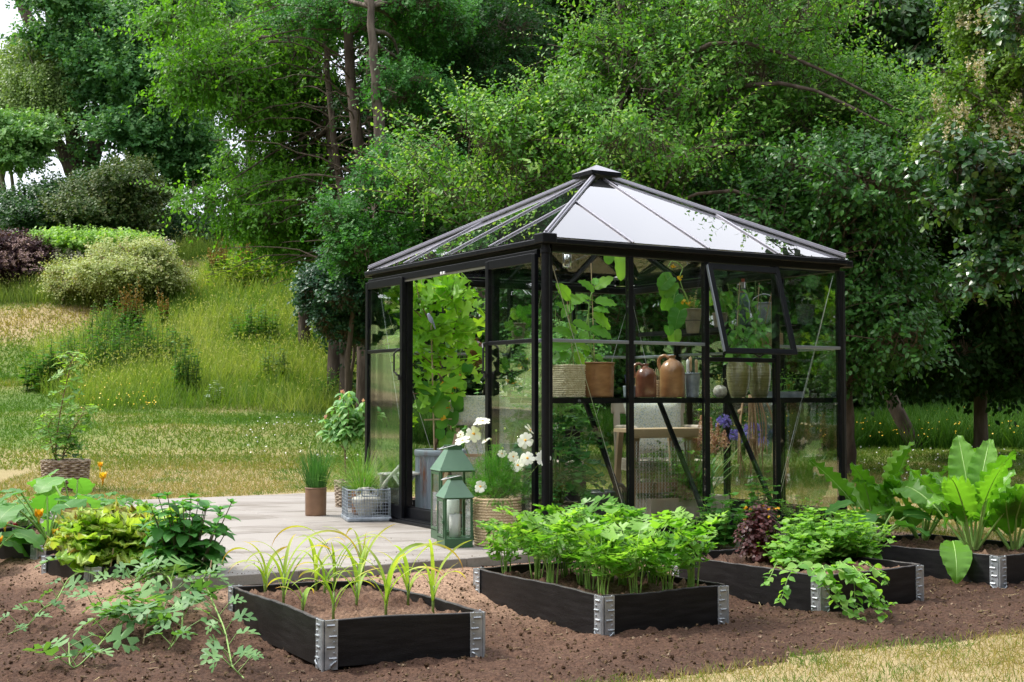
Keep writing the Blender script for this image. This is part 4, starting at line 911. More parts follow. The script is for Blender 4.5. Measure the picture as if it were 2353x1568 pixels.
tag(b.build('soil_crumbs', leafmat('crumb_colours', [(.035, .02, .014), (.07, .042, .03), (.12, .08, .055), (.13, .09, .065), (.22, .16, .12)], .95, 0, .1)), kind='stuff')
n_ = 420; x = rg0.uniform(-2.6, 3.6, n_); y = 4.8+3.0*rg0.random(n_); k = (np.abs(x/y) < .42) & (lawn_mask(x, y) < 0) & (patio_dist(x, y) > .02); x, y = x[k], y[k]; n_ = len(x); b = MB()
b.inst(tmpl([(-.5, 0, 0), (.5, 0, 0), (.5, 1, .1), (-.5, 1, .1), (0, .5, .06)], [(0, 1, 4), (1, 2, 4), (2, 3, 4), (3, 0, 4)]), np.stack([x, y, hgt(x, y)+soil_z(x, y)+.004], 1), unit(rg0.normal(size=(n_, 3))*[1, 1, .1]), np.tile([0, 0, 1.], (n_, 1)), rg0.uniform(.01, .06, n_), .05)
tag(b.build('straw_litter', leafmat('litter', [(.18, .13, .08), (.40, .32, .2), (.5, .42, .28)], .8, 0, .2)), kind='stuff')
M_GRASS = leafmat('grass_blades', [(.07, .16, .025), (.12, .20, .04), (.19, .22, .065), (.29, .24, .11), (.36, .28, .16)], .6, .35, .25, 1.2)
M_MEAD = leafmat('meadow_grass', [(.09, .18, .03), (.19, .28, .06), (.31, .37, .11), (.42, .43, .20), (.52, .50, .32)], .6, .4, .25, 1.2)
def scatter(n, x0, x1, y0, y1, rg):
    return rg.uniform(x0, x1, n), rg.uniform(y0, y1, n)
def grass(name, X_, Y_, Z_, ln, wd, rnd, m, lean=.35, blade=BLADE, face=None):
    n = len(X_); b = MB(); d = unit(RNG.normal(size=(n, 3))*lean+np.array([0, 0, 1])); up = unit(RNG.normal(size=(n, 3))*np.array([1, 1, .2]))
    b.inst(blade, np.stack([X_, Y_, Z_], 1), d, up, ln, wd/ln, 0, rnd); return tag(b.build(name, m), kind='stuff')
rg = np.random.default_rng(21)
def frust(x, y, mrg=.02): return np.abs(x/y) < .395+mrg
# near lawn
x, y = scatter(900000, -5.6, 6.4, 4.3, 17, rg); y = 4.3+(y-4.3); k = frust(x, y) & (lawn_mask(x, y) > -.16*rg.random(len(x))**2.2) & (patio_dist(x, y) > .12) & (rg.random(len(x)) < np.clip((11/y)**2*.55, .1, .9)*np.where(y < 7, .8, 1)); x, y = x[k], y[k]
z = hgt(x, y); d = np.clip(dryness(x, y)+np.where(y < 6.5, .12, 0)+rg.normal(size=len(x))*.22-.45*(rg.random(len(x)) < .12)-.5*sst((fbm(x*3.1, y*3.1, 3)-.56)/.1), 0, 1)
grass('lawn_grass', x, y, z-.004, rg.uniform(.022, .05, len(x))*(1+.4*(y > 12))*np.where(y < 7, 1.2, 1), np.where(y < 7, .0034, .005), d*.95, M_GRASS, .75)
# farther lawn
x, y = scatter(170000, -14, 13, 15.5, 30, rg); k = frust(x, y); x, y = x[k], y[k]; z = hgt(x, y); d = np.clip(dryness(x, y)+rg.normal(size=len(x))*.15, 0, 1)
grass('lawn_grass', x, y, z-.004, rg.uniform(.04, .08, len(x)), .013, d*.85, M_GRASS, .75)
x, y = scatter(150000, -24, -2, 28, 55, rg); k = frust(x, y); x, y = x[k], y[k]; z = hgt(x, y); d = np.clip(dryness(x, y)+rg.normal(size=len(x))*.15, 0, 1)
grass('lawn_grass', x, y, z-.004, rg.uniform(.06, .14, len(x)), .03, d*.85, M_GRASS, .7)
# long meadow grass on the bank
MEADOW = [(50, 880), (80, 815), (170, 775), (250, 738), (330, 715), (400, 690), (455, 640), (520, 600), (570, 568), (700, 570), (900, 600), (900, 965), (600, 945), (420, 940), (250, 945), (120, 925)]
LEFTSTRIP = [(-40, 640), (120, 640), (270, 690), (420, 640), (420, 700), (240, 712), (120, 700), (-40, 700)]
TOPSTRIP = [(380, 590), (440, 560), (480, 545), (640, 545), (640, 575), (520, 585), (430, 600)]
x, y = scatter(420000, -22, 1, 19, 56, rg); z = hgt(x, y); px, py = proj(x, y, z); ns = fbm(x*.5, y*.5+7, 3)
k = inpoly(px, py, MEADOW) | inpoly(px, py, LEFTSTRIP) | inpoly(px, py, TOPSTRIP); k &= rg.random(len(x)) < .55
x, y, z, ns = x[k], y[k], z[k], ns[k]; hgtv = rg.uniform(.25, .62, len(x))*(.7+.7*ns)
col = np.clip(.30+(ns-.5)*1.1+.10*sst((y-26)/10)+rg.normal(size=len(x))*.14, 0, 1)
grass('long_grass', x, y, z-.02, hgtv, np.where(y > 34, .018, .011), col*.8, M_MEAD, .3, BLADEL)
# pale seed heads floating over it
k = (rg.random(len(x)) < .30) & (ns > .42); xs_, ys_, zs_ = x[k], y[k], z[k]; h_ = hgtv[k]*1.15; n = len(xs_); b = MB()
b.inst(TINY, np.stack([xs_+rg.normal(size=n)*.05, ys_, zs_+h_], 1), unit(rg.normal(size=(n, 3))*.6+[0, 0, .6]), unit(rg.normal(size=(n, 3))), .075, .35, 0, np.clip(.70+rg.normal(size=n)*.2, 0, 1))
tag(b.build('grass_seed_heads', M_MEAD), kind='stuff')
# shaded long grass along the edge of the wood, behind and right of the greenhouse
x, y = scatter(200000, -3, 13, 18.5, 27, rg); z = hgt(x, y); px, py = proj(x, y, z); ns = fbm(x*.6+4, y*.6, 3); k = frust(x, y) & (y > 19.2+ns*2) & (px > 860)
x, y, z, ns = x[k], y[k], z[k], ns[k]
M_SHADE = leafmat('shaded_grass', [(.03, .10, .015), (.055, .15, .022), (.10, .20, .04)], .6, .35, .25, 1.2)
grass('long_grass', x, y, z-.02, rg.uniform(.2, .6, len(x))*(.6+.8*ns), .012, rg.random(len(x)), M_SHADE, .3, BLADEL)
# buttercups and daisies
M_YEL = mat('buttercup_yellow', (.75, .50, .02), None, .5); M_WHT = mat('daisy_white', (.75, .75, .72), None, .6)
DISC = tmpl([(math.cos(i*PI/3)*.5, math.sin(i*PI/3)*.5, 0) for i in range(6)], [(0, 1, 2, 3, 4, 5)])
def dots(name, polys, n, hz, sz, m, y0, y1, x0=-22, x1=12):
    x, y = scatter(n, x0, x1, y0, y1, rg); z = hgt(x, y); px, py = proj(x, y, z+hz); k = np.zeros(n, bool)
    for p in polys: k |= inpoly(px, py, p)
    x, y, z = x[k], y[k], z[k]; q = len(x); b = MB(); b.inst(DISC, np.stack([x, y, z+hz*rg.uniform(.6, 1.2, q)], 1), unit(rg.normal(size=(q, 3))*.4+[1, 0, 0]), unit(np.array([0, -.6, .8])+rg.normal(size=(q, 3))*.3), sz*rg.uniform(.7, 1.2, q)); tag(b.build(name, m), kind='stuff')
dots('buttercups', [[(180, 860), (360, 860), (360, 930), (180, 930)], [(430, 580), (700, 580), (700, 700), (430, 700)], [(1930, 880), (2353, 880), (2353, 990), (1930, 990)], [(1560, 900), (1900, 900), (1900, 1000), (1560, 1000)]], 9000, .38, .024, M_YEL, 19, 46)
dots('daisies', [[(560, 940), (860, 940), (860, 1060), (560, 1060)], [(1960, 1000), (2353, 1000), (2353, 1100), (1960, 1100)]], 2500, .03, .025, M_WHT, 10, 24)
# ---- weeds: docks and nettles standing in the meadow
M_NET = leafmat('nettle_green', [(.04, .13, .025), (.065, .19, .035), (.11, .25, .06)], .5, .35, .3)
M_DOCK = leafmat('dock_spike', [(.13, .13, .03), (.25, .15, .05), (.32, .17, .07)], .7, .2, .2, 1.)
M_STEM = mat('green_stem', (.10, .18, .04), (.16, .24, .07), .5, 0, 20)
def weed(label, px, py, w, h, n, kind, cat='weeds', group='weed clumps in the meadow', name='weed_clump', ml=None, leafL=.11, leaf=None, wsc=1.3):
    g = TG(px, py); k = g.y/F; e = thing(name, label, cat, tuple(g), 0, group); m_ = MB(); st = MB(); spk = []; R = w*k/2
    for i in range(n):
        a, r = random.uniform(0, 2*PI), R*math.sqrt(random.random()); bx, by = r*math.cos(a), r*math.sin(a)*.7; bz = float(hgt(g.x+bx, g.y+by))-g.z
        H = 1.25*h*k*random.uniform(.6, 1.05)*(1-.35*(r/R)**2); lx, ly = random.gauss(0, .10)*H, random.gauss(0, .10)*H
        st.tube([(bx, by, bz), (bx+lx*.4, by+ly*.4, bz+H*.5), (bx+lx, by+ly, bz+H)], [.008, .006, .004], 4, cap=False)
        q = max(6, int(H*14)); t = np.linspace(.12, .96 if kind != 'dock' else .6, q); ps = np.stack([bx+lx*t**1.5, by+ly*t**1.5, bz+H*t], 1); aa = np.arange(q)*2.4+random.random()*6
        m_.inst(leaf or LEAF, ps, unit(np.stack([np.cos(aa), np.sin(aa), .25-.5*t*0+np.zeros(q)-.1], 1)), np.tile([0, 0, 1.], (q, 1))+RNG.normal(size=(q, 3))*.2, leafL*1.25*(1.25-.6*t)*(1.5 if kind == 'dock' else 1), wsc)
        if kind == 'dock':
            q = 26; t = np.linspace(.55, 1.12, q); ps = np.stack([bx+lx*t, by+ly*t, bz+H*t], 1)+RNG.normal(size=(q, 3))*.02; sp = MB(); spk.append(sp); sp.tube([(bx+lx*.5, by+ly*.5, bz+H*.5), (bx+lx*1.12, by+ly*1.12, bz+H*1.12)], .004, 4); sp.inst(TINY, ps, unit(RNG.normal(size=(q, 3))*.6+[0, 0, .8]), unit(RNG.normal(size=(q, 3))), .06, 1.2)
    m_.build('foliage', ml or M_NET, e); st.build('stem', M_STEM, e)
    for sp in spk: sp.build('flower_spike', M_DOCK, e)
    return e
weed('broad green nettle patch spreading low at the left end of the meadow', 110, 895, 120, 90, 60, 'net', leafL=.16)
weed('leafy nettle patch behind the potted currant, middle left of the meadow', 210, 870, 170, 110, 80, 'net')
weed('nettle patch rising beside the brown dock spikes', 320, 850, 150, 120, 70, 'net')
weed('nettle growth right of the dock spikes in mid meadow', 400, 840, 90, 90, 40, 'net')
weed('dark compact bushy weed standing alone in the middle of the meadow', 425, 910, 70, 115, 46, 'net', leafL=.10)
weed('dark green bindweed clump on the upper right of the meadow', 590, 790, 110, 80, 46, 'net', leafL=.14)
weed('pale bramble sapling low in the meadow near the blue shrub', 625, 880, 80, 90, 20, 'net', ml=leafmat('bramble_pale', [(.10, .2, .06), (.18, .3, .12)], .5, .3), leafL=.13)
weed('yellowish leafy growth on the crest below the cherry boughs', 560, 655, 190, 60, 60, 'net', ml=leafmat('crest_yellow', [(.13, .22, .03), (.22, .30, .05)], .5, .4), leafL=.2)
weed('brownish dock spikes tallest in the centre left of the meadow', 300, 790, 60, 105, 26, 'dock')
weed('pair of slim dock spikes right of the tallest docks', 380, 760, 36, 75, 8, 'dock')
weed('brown dock spikes on the crest near the path', 505, 645, 50, 70, 22, 'dock')
weed('reddish dock spikes on the crest below the cherry', 575, 640, 50, 80, 26, 'dock')
weed('green nettle strip left of the docks behind the currant', 250, 800, 110, 100, 46, 'net')
weed('nettle patch at the shrub foot right of the meadow', 700, 800, 70, 60, 26, 'net')
weed('leafy nettle mound close to the left greenhouse post', 790, 935, 110, 70, 50, 'net', leafL=.12)
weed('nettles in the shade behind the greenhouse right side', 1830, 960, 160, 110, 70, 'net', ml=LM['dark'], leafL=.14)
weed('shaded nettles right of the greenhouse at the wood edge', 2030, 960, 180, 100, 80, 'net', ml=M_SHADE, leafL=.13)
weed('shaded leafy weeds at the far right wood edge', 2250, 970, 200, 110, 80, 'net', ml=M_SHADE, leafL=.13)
weed('leafy weeds behind the greenhouse door opening', 1040, 960, 180, 140, 70, 'net', leafL=.13)
# silver leaved plant
weed('small silvery white leaved plant at the front of the meadow', 498, 925, 34, 46, 8, 'net', name='plant', cat='plant', group=None, ml=leafmat('silver_leaf', [(.35, .42, .36), (.5, .56, .5)], .7, .2), leafL=.12)
# ---- garden shrubs on the slope
def shrub(label, px, py, ells, n, L, lm, seed, **kw):
    g = TG(px, py); E_ = [ell(a, b_, g.y+dy, rx, ry, rd) for a, b_, dy, rx, ry, rd in ells]
    return tree('shrub', label, 'shrub', px, g.y, E_, n, L, TINY, lm, tr=.05, lobes=7, nb=16, seed=seed, twigs=False, part='foliage', **kw)
LM['var'] = leafmat('leaf_variegated', [(.20, .26, .10), (.36, .42, .19), (.50, .54, .30), (.24, .17, .09)], .55, .3, .3, 1.)
LM['purple'] = leafmat('leaf_purple', [(.035, .018, .025), (.07, .03, .04), (.11, .06, .06)], .5, .2)
LM['spir'] = leafmat('leaf_spiraea', [(.13, .26, .05), (.20, .34, .08), (.26, .38, .12)], .5, .35)
shrub('wide spiraea of fresh green leaves with creamy flower heads behind the variegated shrub', 250, 660, [(240, 568, 2, 130, 22, 1.4), (140, 578, 2, 50, 22, 1.2), (350, 562, 2, 45, 20, 1.2)], N_(3800), .12, 'spir', 71, nl=8, tw=.35, gap=.2, gs=.8, shell=.6, wsc=1.3)
shrub('broad variegated shrub with cream edged leaves on the slope', 275, 700, [(265, 640, 0, 105, 44, 1.4), (180, 650, .3, 50, 28, 1), (345, 605, .3, 50, 40, 1), (280, 590, .4, 80, 30, 1), (215, 610, .2, 50, 26, .8), (370, 640, .2, 30, 24, .6)], N_(6500), .085, 'var', 72, nl=9, tw=.5, gap=.28, gs=1.0, shell=.5, wsc=1.2, up=.8, droop=.3)
shrub('purple leaved shrub with pinkish flower heads at the left edge', 20, 660, [(10, 595, 0, 70, 48, 1.2), (-30, 620, 0, 70, 50, 1.2), (85, 600, .5, 44, 34, .8), (55, 630, 0, 40, 26, .6)], N_(4200), .09, 'purple', 73, nl=8, tw=.4, gap=.25, gs=1.0, shell=.5, wsc=1.4)
for nm, lab_, els, n_, sz, m_c, Yy in (('flower_head', None, [(240, 572, 150, 18), (340, 566, 60, 14), (130, 585, 60, 14)], 260, .10, (.62, .58, .48), TG(250, 660).y+.9), ('flower_head', None, [(10, 570, 60, 26), (30, 600, 70, 20)], 160, .07, (.42, .28, .26), TG(20, 660).y-1.0)):
    par = [o for o in COL.objects if o.get('label', '').startswith('wide spiraea' if n_ == 260 else 'purple leaved')][0]; b = MB()
    for i in range(n_):
        a, c, rx, ry = random.choice(els); q = np.array(P(a+random.uniform(-1, 1)*rx, c+random.uniform(-1, 1)*ry, Yy+random.uniform(-.5, .5))); nn = 9
        b.inst(TINY, q+RNG.normal(size=(nn, 3))*sz*.35, rdir(nn), rdir(nn), sz*.6, 2)
    o = b.build('blossom', mat('blossom_'+str(n_), m_c, tuple(v*.7 for v in m_c), .7, scale=3), par); o.location = -par.location
# ================================================================== POTS, BASKETS, LANTERNS AND FURNITURE
def on(px, py, z=0.0): return G(px, py, z)
M_STONE = mat('brown_stoneware', (.25, .11, .045), (.38, .19, .085), .28, 0, 9, 6, .12, 25, .6, (1, 1, 2.5), coat=.3)
M_STOND = mat('dark_red_stoneware', (.14, .045, .028), (.23, .09, .05), .22, 0, 9, 6, .15, 25, .6, coat=.5)
M_CLAYB = mat('matt_brown_stoneware', (.19, .105, .06), (.25, .14, .08), .5, 0, 8, 6, .1, 50)
M_TERRA = mat('mossy_terracotta', (.20, .17, .12), (.31, .27, .19), .85, 0, 12, 6, .3, 60)
M_ZINC = mat('weathered_zinc', (.20, .235, .28), (.38, .42, .47), .5, .35, 14, 6, .15, 40)
M_SEAG = mat('woven_seagrass', (.48, .35, .20), (.66, .53, .34), .75, 0, 60, 3, .4, 90, .3, (1, 1, 3), bdist=.003)
M_WILL = mat('willow_rods', (.16, .11, .075), (.36, .29, .22), .7, 0, 16, 4, .2, 60, .4)
M_LANT = mat('sage_green_enamel', (.040, .10, .048), (.045, .11, .054), .38, 0, 8, 3, .04, 200, .5)
M_LANTR = mat('sage_green_enamel_pale', (.085, .18, .105), (.095, .195, .115), .35, 0, 8, 3, .04, 200, .5)  # paler green for the roof than for the body
M_WAX = mat('white_wax', (.82, .80, .78), None, .5); M_WICK = mat('wick', (.02, .02, .02), None, .9)
M_PEBBLE = mat('pale_ceramic', (.48, .46, .40), (.62, .60, .54), .75, 0, 9, 6, .3, 50)
M_WOOD = mat('old_planed_wood', (.26, .17, .10), (.46, .33, .21), .75, 0, 5, 7, .35, 50, .3, (1, 1, .12))
M_WOODH = mat('old_planed_wood_level', (.30, .19, .11), (.52, .38, .24), .75, 0, 5, 7, .35, 50, .3, (.15, 1, 1))
M_WOODG = mat('bleached_wood', (.36, .28, .22), (.52, .44, .37), .7, 0, 5, 7, .2, 50, .3, (1, 1, .15))
M_WPAINT = mat('white_painted_wood', (.62, .60, .56), (.72, .70, .66), .6, 0, 10)
M_ROPE = mat('jute_rope', (.32, .20, .11), (.48, .33, .20), .85, 0, 80, 3, .5, 120)
M_BLK = mat('black_plastic_tub', (.012, .012, .012), (.02, .02, .02), .5, 0, 5)
M_CANE = mat('bamboo_cane', (.45, .32, .19), (.60, .46, .31), .6, 0, 12)
M_POTSOIL = mat('potting_soil', (.04, .025, .018), (.08, .05, .035), .95, 0, 40, 5, .6, 60)
def fabricmat():
    m, n, out = _nm('floral_cotton'); N = n.nodes.new; b = N('ShaderNodeBsdfPrincipled'); n.links.new(b.outputs[0], out.inputs[0]); b.inputs['Roughness'].default_value = .9
    t = N('ShaderNodeTexCoord'); v = N('ShaderNodeTexVoronoi'); v.inputs['Scale'].default_value = 150; n.links.new(t.outputs['Object'], v.inputs['Vector'])
    r = N('ShaderNodeValToRGB'); r.color_ramp.interpolation = 'CONSTANT'; e = r.color_ramp.elements; e[0].position = 0; e[0].color = (.52, .50, .43, 1); e[1].position = .5; e[1].color = (.30, .34, .34, 1); e.new(.70).color = (.44, .41, .24, 1); e.new(.84).color = (.56, .54, .48, 1)
    s = N('ShaderNodeSeparateColor'); n.links.new(v.outputs['Color'], s.inputs[0]); n.links.new(s.outputs[0], r.inputs[0]); n.links.new(r.outputs[0], b.inputs['Base Color']); return m
M_FAB = fabricmat()
def pot(mb, R0, R1, H, th=.012, rim=.0, seg=40, m=0, bulge=0):
    n = 10; pr = [(0, 0), (R0*.96, 0), (R0, .006)]
    for i in range(1, n): t = i/n; pr.append((R0+(R1-R0)*t+bulge*math.sin(PI*t), H*t))
    pr += [(R1, H-rim*2), (R1+rim, H-rim*1.8), (R1+rim, H-.003), (R1+rim-.004, H), (R1-th, H), (R1-th-.002, H*.86), (0, H*.86)]
    mb.lathe(pr, seg, m=m)
def potsoil(parent, R, z):
    m_ = MB(); m_.lathe([(0, z+.008), (R*.6, z+.004), (R, z)], 24); return m_.build('potting_soil', M_POTSOIL, parent, smooth=True)
def woven(mb, R0, R1, H, rows, around, sq=None, bulge=0.0, amp=.006, th=.014):
    """coiled basket: stitched rows with small bulging stitches"""
    seg = around*4; nz = rows*5; a = np.arange(seg)*2*PI/seg; V = []
    for j in range(nz+1):
        t = j/nz; row = t*rows; fr = row-math.floor(row); rr = R0+(R1-R0)*t+bulge*math.sin(PI*t)
        st = .5+.5*np.cos(a*around+(math.floor(row) % 2)*PI*.9+math.floor(row)*.4)
        q = rr-amp+amp*2.2*math.sqrt(max(0, math.sin(PI*fr)))*(.45+.55*st)
        if sq: k = (np.abs(np.cos(a))**sq+np.abs(np.sin(a))**sq)**(-1/sq); q = q*k
        V.append(np.stack([np.cos(a)*q, np.sin(a)*q, np.full(seg, H*t)+.002*np.sin(a*5+j)], 1))
    for rr, z in ((R1-th, H), (R1-th-.004, H*.5), (0, H*.5)):
        k = (np.abs(np.cos(a))**sq+np.abs(np.sin(a))**sq)**(-1/sq) if sq else 1
        V.append(np.stack([np.cos(a)*rr*k, np.sin(a)*rr*k, np.full(seg, z)], 1))
    V = np.concatenate(V); nn = nz+4; Fa = [(k*seg+j, k*seg+(j+1) % seg, (k+1)*seg+(j+1) % seg, (k+1)*seg+j) for k in range(nn-1) for j in range(seg)]
    mb.addarr(V, Fa)
def wicker(mb, R0, R1, H, rows, stakes, rod=.007):
    n = stakes*6; a = np.arange(n)*2*PI/n
    for j in range(rows):
        t = (j+.5)/rows; rr = R0+(R1-R0)*t; q = rr+rod*.8*np.cos(a*stakes/2+(j % 2)*PI)
        mb.tube(np.stack([np.cos(a)*q, np.sin(a)*q, H*t+.002*np.sin(a*3+j*2)], 1), H/rows*.55, 6, closed=True)
    for i in range(stakes):
        an = i*2*PI/stakes; mb.tube([(math.cos(an)*R0, math.sin(an)*R0, 0), (math.cos(an)*R1, math.sin(an)*R1, H)], rod*.8, 5)
    for k in range(3):
        q = R1+rod*.9*np.cos(a*9+k*2.1); mb.tube(np.stack([np.cos(a)*q, np.sin(a)*q, H+rod*.8*np.sin(a*9+k*2.1)], 1), rod*.9, 6, closed=True)
    mb.lathe([(0, .01), (R0*.97, .01), (R1*.97-.003, H*.86), (0, H*.87)], 30, m=1)
# ---- front stoneware crock with chives (plants come later)
def T(name, label, cat, p, rz=0, group=None): return thing(name, label, cat, tuple(p), rz, group)
pc = on(722, 1187); pc.y += .08
e = T('stoneware_pot', 'matt brown stoneware crock holding chives left of the wire basket', 'pot', pc); m_ = MB(); pot(m_, .083, .085, .225, .008, .004); m_.build('pot_body', M_CLAYB, e, smooth=True, bevel=0); potsoil(e, .076, .195); CHIVE_AT = (pc.x, pc.y, .2)
# ---- wire basket
b0, b1, b2 = on(798, 1201), on(901, 1198.5), on(746, 1191)
xd = (b1-b0); W1 = xd.length; xd.normalize(); yd = Vector((-xd.y, xd.x, 0)); W2 = .40
cb = b0+xd*W1/2+yd*W2/2; ang = math.atan2(xd.y, xd.x)
e = T('wire_basket', 'grey galvanised wire basket with two handles beside the brown crock', 'basket', cb, ang); WB = e
m_ = MB(); m_.box((0, 0, .018), (W1, W2, .036)); m_.build('tray', M_ZINC, e, bevel=.012)
m_ = MB(); H_ = .25; hw, hd = W1/2-.008, W2/2-.008
def rr(z, e_=.0, r=.03):
    pts = []
    for cx_, cy_, a0 in ((hw-r, hd-r, 0), (-hw+r, hd-r, PI/2), (-hw+r, -hd+r, PI), (hw-r, -hd+r, 1.5*PI)):
        for k in range(5): a = a0+k*PI/8; pts.append((cx_+r*math.cos(a), cy_+r*math.sin(a), z))
    return pts
for i in range(9): m_.tube(rr(.045+i*.0245), .0022 if i < 8 else .005, 6, closed=True)
for i in range(15):
    x = -hw+.02+(2*hw-.04)*i/14
    for s_ in (-1, 1): m_.tube([(x, s_*hd, .03), (x, s_*hd, H_-.005)], .0022, 5)
for i in range(17):
    y = -hd+.02+(2*hd-.04)*i/16
    for s_ in (-1, 1): m_.tube([(s_*hw, y, .03), (s_*hw, y, H_-.005)], .0022, 5)
m_.build('wire_mesh', M_ZINC, e)
for s_ in (-1, 1):
    m_ = MB(); m_.tube([(-.06, s_*hd, H_), (-.062, s_*(hd+.008), H_-.045), (-.05, s_*(hd+.012), H_-.055), (.05, s_*(hd+.012), H_-.055), (.062, s_*(hd+.008), H_-.045), (.06, s_*hd, H_)], .005, 8); m_.build('handle', M_ZINC, e)
# urn inside
pu = b0+xd*(W1*.47)+yd*.13; pu.z = .038
e = T('urn', 'small pale stone urn with two loop handles standing inside the wire basket', 'vase', pu, ang)
m_ = MB(); m_.lathe([(0, 0), (.055, 0), (.062, .01), (.085, .06), (.108, .105), (.112, .122), (.105, .135), (.06, .155), (.030, .17), (.026, .195), (.030, .215), (.024, .216), (.02, .19), (0, .19)], 36); m_.build('urn_body', M_PEBBLE, e, smooth=True)
for s_ in (-1, 1):
    m_ = MB(); m_.tube(spline([(s_*.028, 0, .205), (s_*.06, 0, .20), (s_*.075, 0, .175), (s_*.06, 0, .15)], 12), .009, 8); m_.build('handle', M_PEBBLE, e, smooth=True)
pg = b0+xd*.15+yd*.27; pg.z = .038
e = T('stoneware_pot', 'orange brown stoneware pot of sedge grass inside the wire basket', 'pot', pg); m_ = MB(); pot(m_, .075, .082, .18, .008, .003); m_.build('pot_body', M_STONE, e, smooth=True); potsoil(e, .074, .155); SEDGE_AT = (pg.x, pg.y, .19)
pt = on(800, 1170); pt.y += .25
e = T('wicker_pot', 'grey willow basket pot behind the wire basket', 'basket', pt); m_ = MB(); wicker(m_, .13, .145, .22, 14, 20); m_.build('weave', [M_WILL, M_POTSOIL], e, smooth=True); TIB_AT = (pt.x, pt.y, .19)
# wicker pot far left
pw = on(133, 1136, -.04); pw.y += .22
e = T('wicker_pot', 'tall round grey willow basket standing on the lawn at the left', 'basket', pw); m_ = MB(); wicker(m_, .21, .235, .33, 15, 26, .008); m_.build('weave', [M_WILL, M_POTSOIL], e, smooth=True); CUR_AT = (pw.x, pw.y, pw.z+.29)
# ---- lanterns
def lantern(lab, p, rz, Wd, Hb, Hr, group='green metal lanterns'):
    e = T('lantern', lab, 'lantern', p, rz, group); h = Wd/2; t = .014
    m_ = MB(); m_.box((0, 0, .03), (Wd, Wd, .06)); m_.build('base', M_LANT, e, bevel=.002)
    m_ = MB()
    for sx in (-1, 1):
        for sy in (-1, 1): m_.box((sx*(h-t/2+.001), sy*(h-t/2+.001), Hb/2), (t, t, Hb))
    m_.box((0, 0, Hb-.006), (Wd-.002, Wd-.002, .010))
    for sx in (-1, 1):
        for z in (.03, Hb-.02): m_.tube([(sx*(h-.008), -h-.003, z), (sx*(h-.008), -h+.002, z)], .003, 8)
    m_.build('frame', M_LANT, e, bevel=.0015)
    # door on the left face (-x)
    d = bpy.data.objects.new('door', None); COL.objects.link(d); d.parent = e; d.empty_display_size = .05; x = -h-.003
    m_ = MB(); ww = Wd-2*t-.004; z0, z1 = .066, Hb-.012
    for y in (-ww/2+.008, ww/2-.008): m_.box((x, y, (z0+z1)/2), (.006, .016, z1-z0))
    for z in (z0+.008, z1-.008): m_.box((x, 0, z), (.0058, ww-.032, .016))
    m_.build('door_frame', M_LANT, d, bevel=.001)
    m_ = MB(); m_.box((x, 0, (z0+z1)/2), (.002, ww-.03, z1-z0-.03)); m_.build('pane', M_GLASS, d)
    m_ = MB(); m_.box((x-.006, -ww/2+.002, (z0+z1)/2-.02), (.010, .026, .018)); m_.build('latch', M_LANT, d, bevel=.001)
    for ax_ in range(3):
        m_ = MB()
        if ax_ == 0: m_.box((h-.006, 0, (z0+z1)/2), (.002, Wd-2*t, z1-z0+.01))
        else: m_.box((0, (h-.006)*(1 if ax_ == 1 else -1), (z0+z1)/2), (Wd-2*t, .002, z1-z0+.01))
        m_.build('pane', M_GLASS, e)
    m_ = MB(); o = h+.008; c = Wd*.20; V = [(sx*o, sy*o, Hb) for sx, sy in ((-1, -1), (1, -1), (1, 1), (-1, 1))]+[(sx*c, sy*c, Hb+Hr*.82) for sx, sy in ((-1, -1), (1, -1), (1, 1), (-1, 1))]
    V2 = [(a, b_, z-.004) for a, b_, z in V[:4]]
    m_.add(V+V2, [(i, (i+1) % 4, (i+1) % 4+4, i+4) for i in range(4)]+[(8+i, 8+(i+1) % 4, (i+1) % 4, i) for i in range(4)]+[(11, 10, 9, 8)])
    for i in range(4):
        a, b_ = np.array(V[i]), np.array(V[i+4])
        for t_ in (.12, .62): q = a+(b_-a)*t_; m_.tube([q, q*np.array([1.02, 1.02, 1])+np.array([0, 0, .002])], .003, 8)
    m_.build('lantern_roof', M_LANTR, e, bevel=.001)
    m_ = MB(); z = Hb+Hr*.82; m_.box((0, 0, z+Hr*.09), (2*c+.006, 2*c+.006, Hr*.18))
    m_.build('chimney', M_LANT, e, bevel=.001); m_ = MB()
    for k in (-1, 0, 1):
        m_ = MB(); m_.box((-c-.0035, k*c*.55, z+Hr*.10), (.002, c*.32, Hr*.09)); m_.build('vent_slot', M_WICK, e)
    m_ = MB(); m_.tube(spline([(-c-.006, c*.6, z+Hr*.12), (-c-.045, c*.3, z+Hr*.02), (-c-.05, -c*.7, z+Hr*.03), (c*.2, -c-.02, z+Hr*.2), (c+.006, -c*.8, z+Hr*.16)], 16), .0025, 6); m_.build('bail_handle', M_WIRE, e)
    # maker's mark pressed into the base
    return e
pf = on(1022, 1261); rz = math.radians(19); Wd = .182
xf = Vector((math.cos(rz), math.sin(rz), 0)); yf = Vector((-math.sin(rz), math.cos(rz), 0))
pl = pf+xf*Wd/2+yf*Wd/2; lantern('smaller green lantern with an unlit white candle standing in front', pl, rz, Wd, .315, .13)
def candle(p, rz, R, H, lab):
    e = T('candle', lab, 'candle', p, rz, 'white pillar candles'); m_ = MB(); m_.lathe([(0, 0), (R, 0), (R, H-.004), (R-.004, H), (R*.5, H-.004), (0, H-.006)], 28); m_.build('wax', M_WAX, e, smooth=True)
    m_ = MB(); m_.tube([(0, 0, H-.01), (.001, 0, H+.012)], .0014, 5); m_.lathe([(0, H+.006), (.004, H+.012), (.003, H+.022), (0, H+.034)], 10, m=1); m_.build('wick', [M_WICK, M_WAX], e)
q = pl+xf*.0+yf*-.005; q.z = .061; candle(q, rz, .036, .145, 'white pillar candle inside the smaller front lantern')
